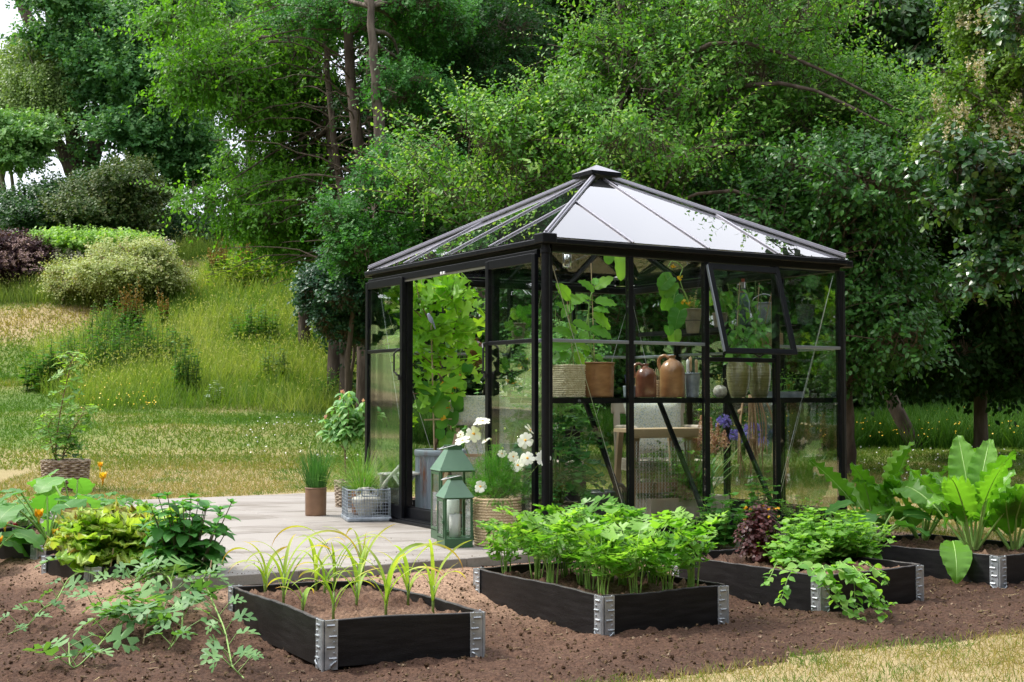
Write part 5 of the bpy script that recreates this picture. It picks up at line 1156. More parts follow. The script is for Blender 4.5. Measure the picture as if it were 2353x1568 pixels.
p2 = pl+Vector((.115, .50, 0)); p2.x = (1041-CX)/F*8.78; p2.y = 8.78
lantern('larger green lantern mostly hidden behind the smaller one', p2, rz, .235, .46, .165); q = Vector((p2.x, p2.y, .061)); candle(q, rz, .045, .20, 'white pillar candle inside the larger rear lantern')
# ---- basket of cosmos
pb = on(1142, 1259); pb.y += .15
e = T('woven_basket', 'round straw coloured woven basket holding the white cosmos', 'basket', pb); m_ = MB(); woven(m_, .142, .152, .305, 17, 46, bulge=.004, amp=.0045); m_.build('weave', M_SEAG, e, smooth=True); potsoil(e, .135, .262); COS_AT = (pb.x, pb.y, .27)
# ---- corrugated zinc tub with grapevine
ptub = on(1010, 1189, .02); ptub.y += .20
M_RUST = mat('rusty_zinc', (.30, .35, .40), (.24, .10, .05), .6, .2, 6, 8, .15, 40, .4, (1, 1, .35), .50, .62)
M_RUSTR = mat('rust', (.16, .05, .025), (.30, .16, .10), .9, 0, 12, 6, .4, 50)
e = T('corrugated_tub', 'rusty corrugated zinc tub holding the grapevine in the doorway', 'tub', ptub)
m_ = MB(); seg = 180; a = np.arange(seg)*2*PI/seg; V = []
for z in (.03, .06, .2, .35, .47): V.append(np.stack([np.cos(a)*(.195+.009*np.sin(a*30)), np.sin(a)*(.195+.009*np.sin(a*30)), np.full(seg, z)], 1))
m_.addarr(np.concatenate(V), [(k*seg+j, k*seg+(j+1) % seg, (k+1)*seg+(j+1) % seg, (k+1)*seg+j) for k in range(4) for j in range(seg)]); m_.build('tub_wall', M_RUST, e, smooth=True)
m_ = MB(); m_.lathe([(.196, 0), (.203, .0), (.205, .035), (.196, .04)], 60); m_.build('base_ring', M_RUSTR, e, smooth=True)
m_ = MB(); m_.lathe([(.202, .465), (.210, .47), (.212, .505), (.205, .515), (.198, .51), (.192, .42)], 60); m_.build('rim', M_RUST, e, smooth=True); potsoil(e, .192, .43); TUB_AT = (ptub.x, ptub.y, .45)
# ---- things on the front shelf: (px centre, v)
def sh(px, v, z=ZS+.002):
    u, _ = WV(px, 915, v); p = U(u, v, 0); p.z = z; return p
k_ = 9.0/F
p = sh(1304, .17); e = T('woven_basket', 'pale square woven basket at the left end of the shelf', 'basket', p, GA+.1); m_ = MB(); woven(m_, .092, .092, .215, 15, 30, sq=6, amp=.004); m_.build('weave', mat('pale_raffia', (.52, .44, .28), (.70, .62, .44), .8, 0, 60, 3, .4, 90, .3), e, smooth=True); potsoil(e, .08, .18); EGG1 = (p.x, p.y, p.z+.18)
p = sh(1374, .17); e = T('stoneware_pot', 'wide glossy brown stoneware crock on the shelf holding an eggplant', 'pot', p); m_ = MB(); pot(m_, .104, .110, .235, .008, .005); m_.build('pot_body', M_STONE, e, smooth=True); potsoil(e, .1, .205); EGG2 = (p.x, p.y, p.z+.2)
def jug(p, R, H, m, lab, ha):
    e = T('stoneware_jug', lab, 'jug', p, ha, 'stoneware jugs'); m_ = MB(); m_.lathe([(0, 0), (R*.97, 0), (R, .008), (R, H*.58), (R*.97, H*.66), (R*.86, H*.76), (R*.62, H*.85), (R*.34, H*.90), (R*.24, H*.92), (R*.25, H*.96), (R*.30, H*.97), (R*.30, H), (R*.2, H), (R*.15, H*.9), (0, H*.9)], 40); m_.build('jug_body', m, e, smooth=True)
    m_ = MB(); m_.tube(spline([(-R*.25, 0, H*.93), (-R*.65, 0, H*1.0), (-R*1.08, 0, H*.93), (-R*1.12, 0, H*.78), (-R*.95, 0, H*.64), (-R*.93, 0, H*.58)], 18), np.linspace(R*.13, R*.17, 18), 8); m_.build('handle', m, e, smooth=True)
p = sh(1484, .2); jug(p, .073, .232, M_STOND, 'smaller dark red brown jug with paint flecks on the shelf', -.1)
p = sh(1545, .2); jug(p, .088, .292, M_STONE, 'larger glossy brown stoneware jug in the middle of the shelf', -.5)
p = sh(1591, .18); e = T('zinc_pot', 'grey zinc pot filled with garden hand tools on the shelf', 'pot', p); m_ = MB(); pot(m_, .042, .056, .172, .005, .002); m_.build('pot_body', M_ZINC, e, smooth=True); TOOL = p
for i, (dx, h_, kk, lab) in enumerate([(-.03, .25, 0, 'white handled hand tool leaning left in the zinc pot'), (-.012, .27, 1, 'cork handled trowel standing in the zinc pot'), (.008, .245, 2, 'small hand fork with green prongs in the zinc pot'), (.03, .25, 1, 'cork handled tool at the right rim of the zinc pot')]):
    e = T('hand_tool', lab, 'tool', (p.x+dx, p.y+.01*i-.015, p.z+.02), .4*i); hn = np.array([dx*.5, 0, 1])
    m_ = MB(); m_.tube([hn*0, hn*h_*.62], .003, 6); m_.build('shaft', M_WIRE, e)
    m_ = MB()
    if kk == 2:
        for s_ in (-1, 0, 1): m_.tube(spline([hn*h_*.6, hn*h_*.66+[s_*.012, 0, 0], hn*h_+[s_*.013, 0, 0]], 8), .0025, 5)
        m_.build('prongs', mat('tool_green', (.06, .11, .08), None, .4), e)
    else: m_.lathe([(.004, h_*.6), (.011, h_*.64), (.010, h_*.85), (.012, h_*.95), (0, h_)], 12, c=(hn[0]*h_*.7, 0, 0)); m_.build('handle', [mat('cork', (.45, .28, .14), (.6, .42, .25), .8, scale=60), M_WHITEP][0 if kk else 1], e, smooth=True)
p = sh(1450, .3); e = T('zinc_pot', 'little zinc pot with pencils behind the left mullion', 'pot', p); m_ = MB(); pot(m_, .05, .055, .08, .004, .002); m_.build('pot_body', M_ZINC, e, smooth=True)
for dx, c_, lab in ((-.02, (.02, .03, .12), 'dark blue pencil leaning in the little zinc pot'), (.02, (.6, .45, .2), 'wooden plant label stick in the little zinc pot')):
    e2 = T('pencil', lab, 'pencil', (p.x+dx, p.y, p.z+.02)); m_ = MB(); m_.tube([(0, 0, 0), (dx, 0, .13), (dx*1.15, 0, .14)], [.004, .004, .001], 6); m_.build('pencil_rod', mat('pencil_paint', c_, None, .5), e2)
p = sh(1517, .36); e = T('rope_pot', 'rope wrapped pot of wooden skewers between the two jugs', 'pot', p); m_ = MB()
for j in range(10): a = np.arange(24)*2*PI/24; m_.tube(np.stack([np.cos(a)*.045, np.sin(a)*.045, np.full(24, .006+j*.012)], 1), .0065, 6, closed=True)
m_.build('rope_wrap', M_ROPE, e, smooth=True); m_ = MB(); pot(m_, .04, .04, .12); m_.build('liner', M_BLK, e)
for i in range(7):
    e2 = T('skewer', 'one of the thin wooden skewers fanned out in the rope wrapped pot', 'stick', (p.x+.008*(i-3), p.y, p.z+.02), 0, 'wooden skewers in the rope pot'); m_ = MB(); m_.tube([(0, 0, 0), (.008*(i-3), 0, .18)], .0022, 5); m_.build('stick', M_CANE, e2)
p = sh(1655, .16); e = T('egg_vase', 'small round white textured vase with tiny dry flowers on the shelf', 'vase', p); m_ = MB(); m_.lathe([(0, 0), (.025, 0), (.045, .02), (.050, .045), (.042, .072), (.02, .086), (.012, .088), (.012, .08), (0, .08)], 30); m_.build('vase_body', mat('egg_ceramic', (.40, .36, .30), (.66, .64, .58), .8, 0, 60, 3, .8, 60, .3, bdist=.004), e, smooth=True); EGGV = (p.x, p.y, p.z+.08)
M_OLIVE = mat('olive_glaze', (.19, .175, .07), (.28, .26, .12), .12, 0, 6, 3, 0, 1, .7, (1, 1, 14), coat=.6)
def ribvase(p, lab):
    e = T('ribbed_vase', lab, 'vase', p, 0, 'olive green ribbed vases'); H = .275; n = 110; pr = [(0, 0)]
    for i in range(n+1): t = i/n; r = .052+.034*math.sin(min(1, t/.62)*PI/2)**.8 if t < .62 else .086-.006*((t-.62)/.38)**2; pr.append((r+.0014*math.sin(t*150), H*t))
    pr += [(.072, H), (.07, H*.8), (0, H*.8)]; m_ = MB(); m_.lathe(pr, 48); m_.build('vase_body', M_OLIVE, e, smooth=True); return (p.x, p.y, p.z+H*.82)
PEP1 = ribvase(sh(1697, .2), 'left olive green ribbed vase below the open vent'); PEP2 = ribvase(sh(1745, .24), 'right olive green ribbed vase behind the third mullion')
p = sh(1800, .25); e = T('zinc_tray', 'low grey zinc tray with seedlings at the right end of the shelf', 'tray', p, GA); m_ = MB()
for d_, c_ in (((.24, .006, .045), (0, -.09, .022)), ((.24, .006, .045), (0, .09, .022)), ((.006, .174, .045), (-.117, 0, .022)), ((.006, .174, .045), (.117, 0, .022)), ((.228, .174, .01), (0, 0, .006))): m_.box(c_, d_)
m_.build('tray_body', M_ZINC, e); TRAY = (p.x, p.y, p.z)
# ---- high shelf right, back shelf
u_, z_ = 2.38, 1.502
def shr(px, off=0):
    r = ray(px, 750); o = Vector((0, 0, CH)); t = (u_+off-(o-GO).dot(EU))/r.dot(EU); q = o+r*t; q.z = z_; return q
p = shr(1708); e = T('siphon_bottle', 'tall glass soda siphon in a wire mesh sleeve on the high right shelf', 'bottle', p)
m_ = MB(); m_.lathe([(0, 0), (.05, 0), (.055, .01), (.055, .19), (.04, .24), (.018, .27), (.016, .30)], 24); m_.build('bottle_glass', mat('grey_green_glass', (.05, .08, .08), (.12, .16, .16), .15, 0, 120, 2, .3, 200), e, smooth=True)
m_ = MB(); m_.tube([(0, 0, .30), (0, 0, .35)], .017, 10); m_.tube([(0, 0, .335), (-.04, 0, .33), (-.045, 0, .30)], .006, 6); m_.build('siphon_head', M_WIRE, e); m_ = MB(); m_.tube([(0, 0, .26), (0, 0, .275)], .021, 10); m_.tube([(0, 0, .35), (0, 0, .375)], .012, 10); m_.build('collar', mat('faded_red', (.4, .08, .05), None, .5), e)
p = shr(1757); e = T('zinc_bucket', 'grey zinc bucket on the high right shelf behind the pepper plants', 'bucket', p); m_ = MB(); pot(m_, .055, .075, .17, .004, .004); m_.build('bucket_body', M_ZINC, e, smooth=True); m_ = MB(); m_.tube(spline([(-.078, 0, .15), (-.085, 0, .2), (0, 0, .24), (.085, 0, .2), (.078, 0, .15)], 16), .003, 6); m_.build('handle', M_WIRE, e)
p = shr(1655); e = T('terracotta_pot', 'smaller grey clay pot on the high shelf behind the mullion', 'pot', p); m_ = MB(); pot(m_, .045, .062, .12, .006, .004); m_.build('pot_body', M_TERRA, e, smooth=True); POT2 = (p.x, p.y, p.z+.11)
p = WP(1592, 766, .35); e = T('terracotta_pot', 'mossy clay pot hanging in a metal ring by the second mullion', 'pot', p); PH = p
m_ = MB(); pot(m_, .044, .066, .175, .007, .005); m_.build('pot_body', M_TERRA, e, smooth=True); potsoil(e, .056, .155); m_ = MB(); a = np.arange(24)*2*PI/24; m_.tube(np.stack([np.cos(a)*.0605, np.sin(a)*.0605, np.full(24, .09)], 1), .003, 6, closed=True); m_.build('pot_ring', M_PLAST, e); POT1 = (p.x, p.y, p.z+.155)
p = WP(1774, 802, .3); e = T('rope_basket', 'brown rope basket hanging behind the third mullion', 'basket', p, .3, 'rope hung pots'); m_ = MB(); a = np.arange(28)*2*PI/28
for j in range(11): m_.tube(np.stack([np.cos(a)*.078, np.sin(a)*.078, np.full(28, .006+j*.0105)], 1), .0056, 6, closed=True)
m_.build('rope_wall', M_ROPE, e, smooth=True); m_ = MB(); m_.lathe([(0, .004), (.074, .004), (.074, .11), (0, .1)], 24); m_.build('liner', M_POTSOIL, e); m_ = MB()
for i in range(3): an = i*2*PI/3; m_.tube([(math.cos(an)*.078, math.sin(an)*.078, .11), (0, 0, .42)], .0035, 5)
m_.build('hanging_rope', M_ROPE, e); ROPEB = (p.x, p.y, p.z+.11)
p = WP(1094, 848, 2.40); jug(p, .075, .255, M_STOND, 'lone dark jug on the back shelf beside the door handle', .3)
p = WP(1190, 788, 2.1); e = T('terracotta_pot', 'clay pot with squash leaves seen through the right door pane', 'pot', p); m_ = MB(); pot(m_, .045, .065, .16, .006, .005); m_.build('pot_body', M_TERRA, e, smooth=True); POT3 = (p.x, p.y, p.z+.15)
# ---- macrame hanger
p = WP(1722, 922, .75); e = T('macrame_hanger', 'long knotted jute plant hanger behind the agapanthus', 'plant hanger', p); m_ = MB()
for i in range(22):
    x0 = random.gauss(0, .055); y0 = random.gauss(0, .03); x0 = -.075 if i < 5 else x0+.03; l_ = random.uniform(.38, .6); m_.tube(spline([(x0*.6, y0, .05), (x0, y0, -.15), (x0+random.gauss(0, .008), y0, -l_*.7), (x0+random.gauss(0, .015), y0, -l_)], 10), .0045, 5)
m_.build('cords', M_ROPE, e, smooth=True); m_ = MB()
for z in (-.08, -.3, -.45): m_.lathe([(0, .02+z), (.02, .012+z), (.024, z), (.018, -.02+z), (0, -.025+z)], 12, c=(-.07 if z > -.2 else .03, 0, 0))
m_.build('knots', M_ROPE, e, smooth=True)
# ---- wooden step stool with wire mesh front
u0, z0 = WV(1440, 990, .78); u1, _ = WV(1592, 990, .78); hs = .80
e = T('wooden_stand', 'rough wooden stand with chicken wire front inside the greenhouse', 'stand', U((u0+u1)/2, .78, .0), GA-.08); W_ = (u1-u0)*.92; zt = z0
m_ = MB(); m_.box((0, .06, zt), (W_+.05, .2, .03)); m_.box((0, -.045, zt-.022), (W_+.05, .022, .068)); m_.build('top_board', M_WOODH, e, bevel=.004)
for s_ in (-1, 1):
    for y_ in (-.03, .2):
        m_ = MB(); m_.bar((s_*(W_/2-.06), y_, zt-.01), (s_*(W_/2-.02)+s_*.02, y_, .03), .06 if s_ > 0 else .045, .03, up=(0, 1, 0)); m_.build('leg', M_WOOD, e, bevel=.003)
m_ = MB(); m_.box((0, -.05, zt-.42), (W_+.01, .02, .075)); m_.build('cross_rail', M_WOODH, e, bevel=.003)
m_ = MB(); s_ = .030
def wire(pts): m_.tube(pts, .0015, 4, cap=False)
zb, zt2 = .06, zt-.06; nx = int(W_/s_)
for i in range(nx):
    x = -W_/2+.03+i*s_*.92; pts = []; j = 0; z = zb
    while z < zt2: pts.append((x+(s_*.46 if j % 2 else 0), -.062, z)); z += s_*.85; j += 1
    wire(pts); wire([(x+(0 if j2 % 2 else s_*.46), y, z) for j2, (_, y, z) in enumerate(pts)])
m_.build('chicken_wire', M_WIRE, e)
# ---- armchair with turned legs and cushion
p = U(1.92, 1.30, .0); e = T('wooden_armchair', 'bleached wooden armchair with turned legs behind the wooden stand', 'chair', p, GA-.35); Wc = .56
prof = lambda H: [(.018, 0), (.024, .03), (.016, .06), (.028, .10), (.024, H*.45), (.034, H*.5), (.022, H*.55), (.032, H*.62), (.018, H*.68), (.030, H*.8), (.020, H*.9), (.024, H)]
for sx in (-1, 1):
    m_ = MB(); m_.lathe(prof(.66), 16, c=(sx*Wc/2, -.25, 0)); m_.build('front_leg', M_WOODG, e, smooth=True)
    m_ = MB(); m_.bar((sx*Wc/2, .25, 0), (sx*(Wc/2-.01), .36, .90), .05, .035); m_.build('rear_leg', M_WOODG, e, bevel=.004)
    m_ = MB(); m_.tube(spline([(sx*Wc/2, -.25, .64), (sx*Wc/2, -.22, .70), (sx*Wc/2, .0, .705), (sx*Wc/2, .30, .70)], 14), .02, 8); m_.build('arm', M_WOODG, e, smooth=True)
    m_ = MB(); m_.box((sx*Wc/2, 0, .40), (.03, .5, .07)); m_.build('side_rail', M_WOODG, e, bevel=.003)
m_ = MB(); m_.box((0, -.02, .44), (Wc+.02, .52, .03)); m_.box((0, -.26, .40), (Wc-.05, .03, .08)); m_.build('seat', M_WOODG, e, bevel=.005)
m_ = MB(); m_.box((0, .355, .87), (Wc+.07, .03, .12)); m_.build('top_rail', M_WOODG, e, bevel=.012)
def pillow(lab, parent_p, rz, tilt, W, H, Tk):
    n = 18; m_ = MB(); s = np.linspace(-1, 1, n); X_, Z_ = np.meshgrid(s, s); r = np.clip((1-np.abs(X_)**4)*(1-np.abs(Z_)**4), 0, 1)**.5
    pin = 1-.10*(1-np.abs(X_)**2)*np.abs(Z_)**3; pin2 = 1-.10*(1-np.abs(Z_)**2)*np.abs(X_)**3
    A = np.stack([X_*W/2*pin2, -Tk/2*r, Z_*H/2*pin], -1).reshape(-1, 3); B = A*np.array([1, -1, 1]); i_ = np.arange(n*n).reshape(n, n)
    q = np.stack([i_[:-1, :-1], i_[:-1, 1:], i_[1:, 1:], i_[1:, :-1]], -1).reshape(-1, 4); m_.addarr(A, q); m_.addarr(B, q[:, ::-1]); o = m_.build('cushion', M_FAB, None, smooth=True)
    o.location = parent_p; o.rotation_euler = (tilt, 0, rz); tag(o, lab, 'cushion'); return o
pillow('floral cushion leaning upright on the wooden armchair', tuple(U(1.94, 1.42, .70)), GA-.35, -.25, .50, .46, .14)
# ---- deck chair with floral sling
p = U(.60, 1.75, 0); e = T('deck_chair', 'wooden deck chair with pale floral sling behind the door pane', 'chair', p, GA-.75)
for sx in (-1, 1):
    m_ = MB(); m_.bar((sx*.29, -.55, .02), (sx*.29, .42, .93), .03, .05, up=(0, 1, .2)); m_.build('side_rail', M_WOOD, e, bevel=.004)
    m_ = MB(); m_.bar((sx*.26, .50, .02), (sx*.26, -.30, .50), .03, .045, up=(0, 1, .2)); m_.build('leg', M_WOOD, e, bevel=.004)
m_ = MB(); m_.box((0, .42, .93), (.64, .04, .05)); m_.box((0, -.3, .5), (.56, .03, .04)); m_.build('cross_bar', M_WOOD, e, bevel=.004)
m_ = MB(); prf = spline([(0, .42, .945), (0, .30, .70), (0, .08, .42), (0, -.15, .33), (0, -.32, .50)], 16); xs_ = np.linspace(-.25, .25, 7)
V = np.array([[x, q[1]-.03*(1-(x/.25)**2), q[2]] for q in prf for x in xs_]); m_.addarr(V, [(i*7+j, i*7+j+1, (i+1)*7+j+1, (i+1)*7+j) for i in range(15) for j in range(6)]); m_.build('sling', M_FAB, e, smooth=True)
pillow('floral cushion hung over the top of the deck chair', tuple(p+Vector((0, 0, .84))+EV*.28), GA-.75, -.6, .44, .30, .09)
# white folding chair near the left glass
p = U(-.05+.35, 1.95, 0); e = T('folding_chair', 'white slatted folding chair with a draped throw seen through the left door pane', 'chair', U(.12, 2.25, 0), GA+.5); e.scale = (.85, .85, .85)
for sx in (-1, 1):
    m_ = MB(); m_.tube(spline([(sx*.20, -.24, .02), (sx*.2, -.16, .22), (sx*.20, -.02, .40)], 10), .018, 6); m_.build('leg', M_WPAINT, e)
    m_ = MB(); m_.tube(spline([(sx*.20, .26, .02), (sx*.2, .10, .3), (sx*.20, -.12, .52)], 10), .018, 6); m_.build('leg', M_WPAINT, e)
m_ = MB()
for k in range(5): m_.box((0, -.15+.07*k, .41), (.42, .055, .018))
m_.build('seat', M_WPAINT, e, bevel=.003); m_ = MB(); m_.box((0, .12, .25), (.44, .02, .34)); m_.build('throw', M_FAB, e, bevel=.01)
e = T('folding_chair', 'white slatted chair back leaning behind the near corner post', 'chair', WP(1286, 985, 1.6)*1.0, GA+.9); e.location.z = 0
m_ = MB()
for k in range(5): m_.bar((-.14+.07*k, 0, .62), (-.14+.07*k, .14, .98), .05, .015, up=(0, 1, 0))
m_.build('back_slat', M_WPAINT, e, bevel=.004); m_ = MB(); m_.bar((-.2, .13, .90), (.2, .13, .90), .02, .05); m_.bar((-.18, 0, .40), (.18, 0, .40), .4, .025); m_.build('frame', M_WPAINT, e, bevel=.004)
for sx in (-1, 1):
    for yy in (-.16, .16): m_ = MB(); m_.bar((sx*.17, yy, .4), (sx*.17, yy+.05, .0), .03, .03, up=(1, 0, 0)); m_.build('leg', M_WPAINT, e, bevel=.003)
# small bleached side table
e = T('side_table', 'small bleached wood table with folding legs behind the tomato plant', 'table', U(.62, .95, 0), GA); m_ = MB(); m_.box((0, 0, .47), (.42, .3, .03)); m_.box((0, -.13, .43), (.36, .02, .05)); m_.build('table_top', M_WOODG, e, bevel=.004)
for sx in (-1, 1):
    m_ = MB(); m_.bar((sx*.15, -.12, .45), (-sx*.17, -.12, .02), .035, .02, up=(0, 1, 0)); m_.build('leg', M_WOODG, e, bevel=.003)
# black tub
e = T('plastic_tub', 'black rectangular tub holding cherry tomatoes behind the strut', 'tub', U(.98, 1.5, .38), GA); m_ = MB(); m_.box((0, 0, .16), (.42, .26, .30)); m_.box((0, 0, .305), (.46, .3, .02)); m_.build('tub_body', M_BLK, e, bevel=.008); m_ = MB(); m_.box((0, 0, -.16), (.5, .3, .40)); m_.build('stand_box', M_BLK, e, bevel=.01); TUBT = tuple(U(.98, 1.5, .68))
# watering can
p = U(1.12, .98, .02); e = T('watering_can', 'dark grey watering can on the floor behind the chicken wire', 'watering can', p, GA); m_ = MB(); m_.lathe([(0, 0), (.125, 0), (.13, .01), (.135, .22), (.125, .235), (.11, .235), (.11, .2), (0, .2)], 32); M_CAN = mat('dark_grey_can', (.035, .038, .042), (.055, .058, .062), .35, .2, 8); m_.build('can_body', M_CAN, e, smooth=True)
m_ = MB(); m_.tube(spline([(-.12, 0, .05), (-.22, 0, .09), (-.33, 0, .17), (-.42, 0, .27)], 14), np.linspace(.035, .018, 14), 10); m_.build('spout', M_CAN, e, smooth=True)
m_ = MB(); m_.tube(spline([(.10, 0, .235), (.17, 0, .27), (.22, 0, .19), (.2, 0, .08), (.13, 0, .04)], 16), .016, 8); m_.build('handle', M_CAN, e, smooth=True)
# planter box and wicker pot
p = U(1.72, .85, .0); e = T('planter_box', 'low wooden planter box on the floor behind the second mullion', 'planter', p, GA-.05); m_ = MB(); m_.box((0, -.16, .12), (.72, .022, .16)); m_.build('front_board', M_WOODG, e, bevel=.003); m_ = MB(); m_.box((0, .16, .12), (.72, .022, .16)); m_.build('rear_board', M_WOODG, e, bevel=.003)
for sx in (-1, 1): m_ = MB(); m_.box((sx*.35, 0, .12), (.022, .298, .16)); m_.build('end_board', M_WOODG, e, bevel=.003)
m_ = MB(); m_.box((0, 0, .165), (.67, .29, .02)); m_.build('potting_soil', M_POTSOIL, e); PBOX = p
for sx in (-1, 0, 1): m_ = MB(); m_.box((sx*.3, 0, .02), (.06, .3, .035)); m_.build('runner', M_WOODG, e)
p = on(1330, 1172, .02); p = U(.36, .42, .02); e = T('wicker_pot', 'round willow basket pot of the tomato plant inside the greenhouse', 'basket', p); m_ = MB(); wicker(m_, .16, .185, .20, 12, 24, .007); m_.build('weave', [M_WILL, M_POTSOIL], e, smooth=True); TOM = (p.x, p.y, .2)
# floor: gravel rug
e = T('floor_mat', 'pale speckled flatwoven mat on the greenhouse floor', 'mat', U(1.2, 1.2, .004), GA); m_ = MB(); m_.box((0, 0, .004), (1.7, 1.1, .008)); m_.build('mat_weave', mat('speckled_mat', (.42, .36, .32), (.60, .56, .52), .95, 0, 60), e)
# bird ornament and parrot perch in the vine
p = WP(990, 735, 1.55); e = T('bird_ornament', 'small blue grey bird ornament perched in the grapevine', 'ornament', p, GA); m_ = MB(); m_.lathe([(0, -.05), (.012, -.045), (.026, -.015), (.028, .02), (.022, .045), (.020, .06), (.017, .078), (0, .086)], 18); o = m_.build('bird_body', mat('bird_grey_blue', (.22, .26, .36), (.34, .38, .46), .6, scale=40), e, smooth=True); o.rotation_euler = (0, -.5, 0); e.scale = (.62, .62, .62)
m_ = MB(); m_.tube([(-.055, 0, .064), (-.07, 0, .056), (-.072, 0, .047)], [.007, .005, .001], 6); m_.build('beak', M_PLAST, e); m_ = MB(); m_.tube([(.03, 0, -.03), (.06, 0, -.11)], [.014, .006], 6); m_.build('tail', mat('bird_tail', (.2, .23, .3), None, .6), e)
e = T('terracotta_ball', 'small tan onion bulb on the patio edge behind the pots', 'bulb', on(642, 1146), 0) if False else None
# ================================================================== GARDEN PLANTS
def LMAT(n, cols, **k): return leafmat(n, cols, **k)
M_CEL = LMAT('celery_leaf', [(.095, .25, .04), (.15, .33, .06), (.25, .43, .11)], rough=.4, trans=.45, spec=.45)
M_CELS = mat('celery_stalk', (.22, .40, .08), (.32, .48, .14), .4, 0, 20)
M_CORN = LMAT('corn_blade', [(.22, .40, .06), (.34, .48, .10), (.48, .52, .14), (.62, .46, .10), (.50, .22, .06)], rough=.45, trans=.45, spec=.35, tcol=1.2)
M_HRAD = LMAT('horseradish_leaf', [(.075, .21, .025), (.11, .28, .035), (.15, .33, .05)], rough=.36, trans=.45, spec=.5)
M_SQ = LMAT('squash_leaf', [(.06, .19, .045), (.09, .25, .06), (.16, .34, .10)], rough=.5, trans=.4)
M_LET = LMAT('lettuce_leaf', [(.22, .42, .07), (.36, .52, .12), (.46, .55, .19), (.36, .28, .12), (.28, .14, .10)], rough=.45, trans=.45, tcol=1.2)
M_SAGE = LMAT('sage_leaf', [(.04, .155, .035), (.06, .21, .05), (.09, .26, .07)], rough=.5, trans=.35)
M_MEL = LMAT('melon_leaf', [(.065, .17, .06), (.11, .24, .09), (.16, .30, .12)], rough=.5, trans=.3)
M_MINT = LMAT('mint_leaf', [(.05, .18, .035), (.08, .24, .05), (.14, .32, .08)], rough=.42, trans=.38)
M_MINT2 = LMAT('apple_mint_leaf', [(.10, .27, .04), (.16, .35, .065), (.24, .42, .10)], rough=.45, trans=.42)
M_OXA = LMAT('oxalis_leaf', [(.045, .016, .018), (.075, .025, .028), (.12, .045, .045)], rough=.45, trans=.25, tcol=1.)
M_STRAW = LMAT('strawberry_leaf', [(.05, .17, .03), (.08, .23, .045), (.12, .28, .06)], rough=.45, trans=.35)
M_CHIV = LMAT('chive_leaf', [(.04, .14, .03), (.06, .19, .04), (.09, .24, .05)], rough=.4, trans=.2)
M_SEDG = LMAT('sedge_leaf', [(.08, .20, .04), (.13, .28, .06), (.25, .34, .10)], rough=.45, trans=.3)
M_TIB = LMAT('tibouchina_leaf', [(.10, .26, .08), (.16, .34, .12), (.28, .44, .2)], rough=.5, trans=.3)
M_CUR = LMAT('currant_leaf', [(.09, .23, .035), (.14, .30, .05), (.26, .40, .06)], rough=.45, trans=.4)
M_COS = LMAT('cosmos_frond', [(.05, .18, .025), (.08, .25, .035), (.13, .32, .05)], rough=.5, trans=.35)
M_VINE = LMAT('grapevine_leaf', [(.16, .36, .03), (.25, .46, .05), (.36, .54, .09)], rough=.45, trans=.55, tcol=1.45)
M_CUC = LMAT('cucumber_leaf', [(.05, .18, .03), (.09, .25, .05), (.20, .36, .09)], rough=.45, trans=.4)
M_EGG = LMAT('eggplant_leaf', [(.10, .27, .04), (.15, .34, .06), (.24, .42, .08)], rough=.45, trans=.5)
M_TOM = LMAT('tomato_leaf', [(.03, .12, .025), (.045, .16, .035), (.07, .20, .045)], rough=.45, trans=.3)
M_TOML = LMAT('tomato_leaf_light', [(.06, .18, .03), (.09, .24, .045), (.14, .30, .06)], rough=.45, trans=.4)
M_PEP = LMAT('pepper_leaf', [(.07, .23, .03), (.11, .30, .05), (.18, .38, .08)], rough=.35, trans=.4)
M_AGA = LMAT('agapanthus_strap', [(.06, .17, .06), (.09, .22, .08)], rough=.4, trans=.2)
M_AGF = LMAT('agapanthus_flower', [(.16, .12, .62), (.26, .20, .76), (.36, .32, .85)], rough=.5, trans=.3, tcol=1.)
M_ASTF = LMAT('astilbe_plume', [(.50, .26, .24), (.62, .38, .34), (.70, .50, .44)], rough=.8, trans=.3, tcol=1.)
M_WPET = LMAT('white_petal', [(.78, .78, .76), (.86, .86, .84)], rough=.55, trans=.35, tcol=1., spec=.3)
M_YC = mat('yellow_centre', (.60, .30, .02), (.75, .45, .04), .8, 0, 300, bump=.6, bscale=300)
M_ORF = LMAT('orange_flower', [(.75, .30, .02), (.80, .48, .04), (.78, .60, .10)], rough=.5, trans=.35, tcol=1.)
M_PINK = LMAT('pink_bud', [(.72, .35, .30), (.78, .52, .45)], rough=.5, trans=.3, tcol=1.)
M_GST = mat('fresh_stem', (.14, .26, .05), (.22, .34, .09), .5, 0, 20)
M_RST = mat('red_stem', (.20, .03, .03), (.30, .06, .05), .5, 0, 20)
M_WST = mat('woody_stem', (.16, .09, .05), (.26, .16, .10), .8, 0, 20, bump=.3)
M_PURP = mat('purple_stem', (.09, .08, .05), (.16, .14, .09), .6, 0, 20)
rr_ = random.random; gs_ = random.gauss
def A(*a): return np.array(a, float)
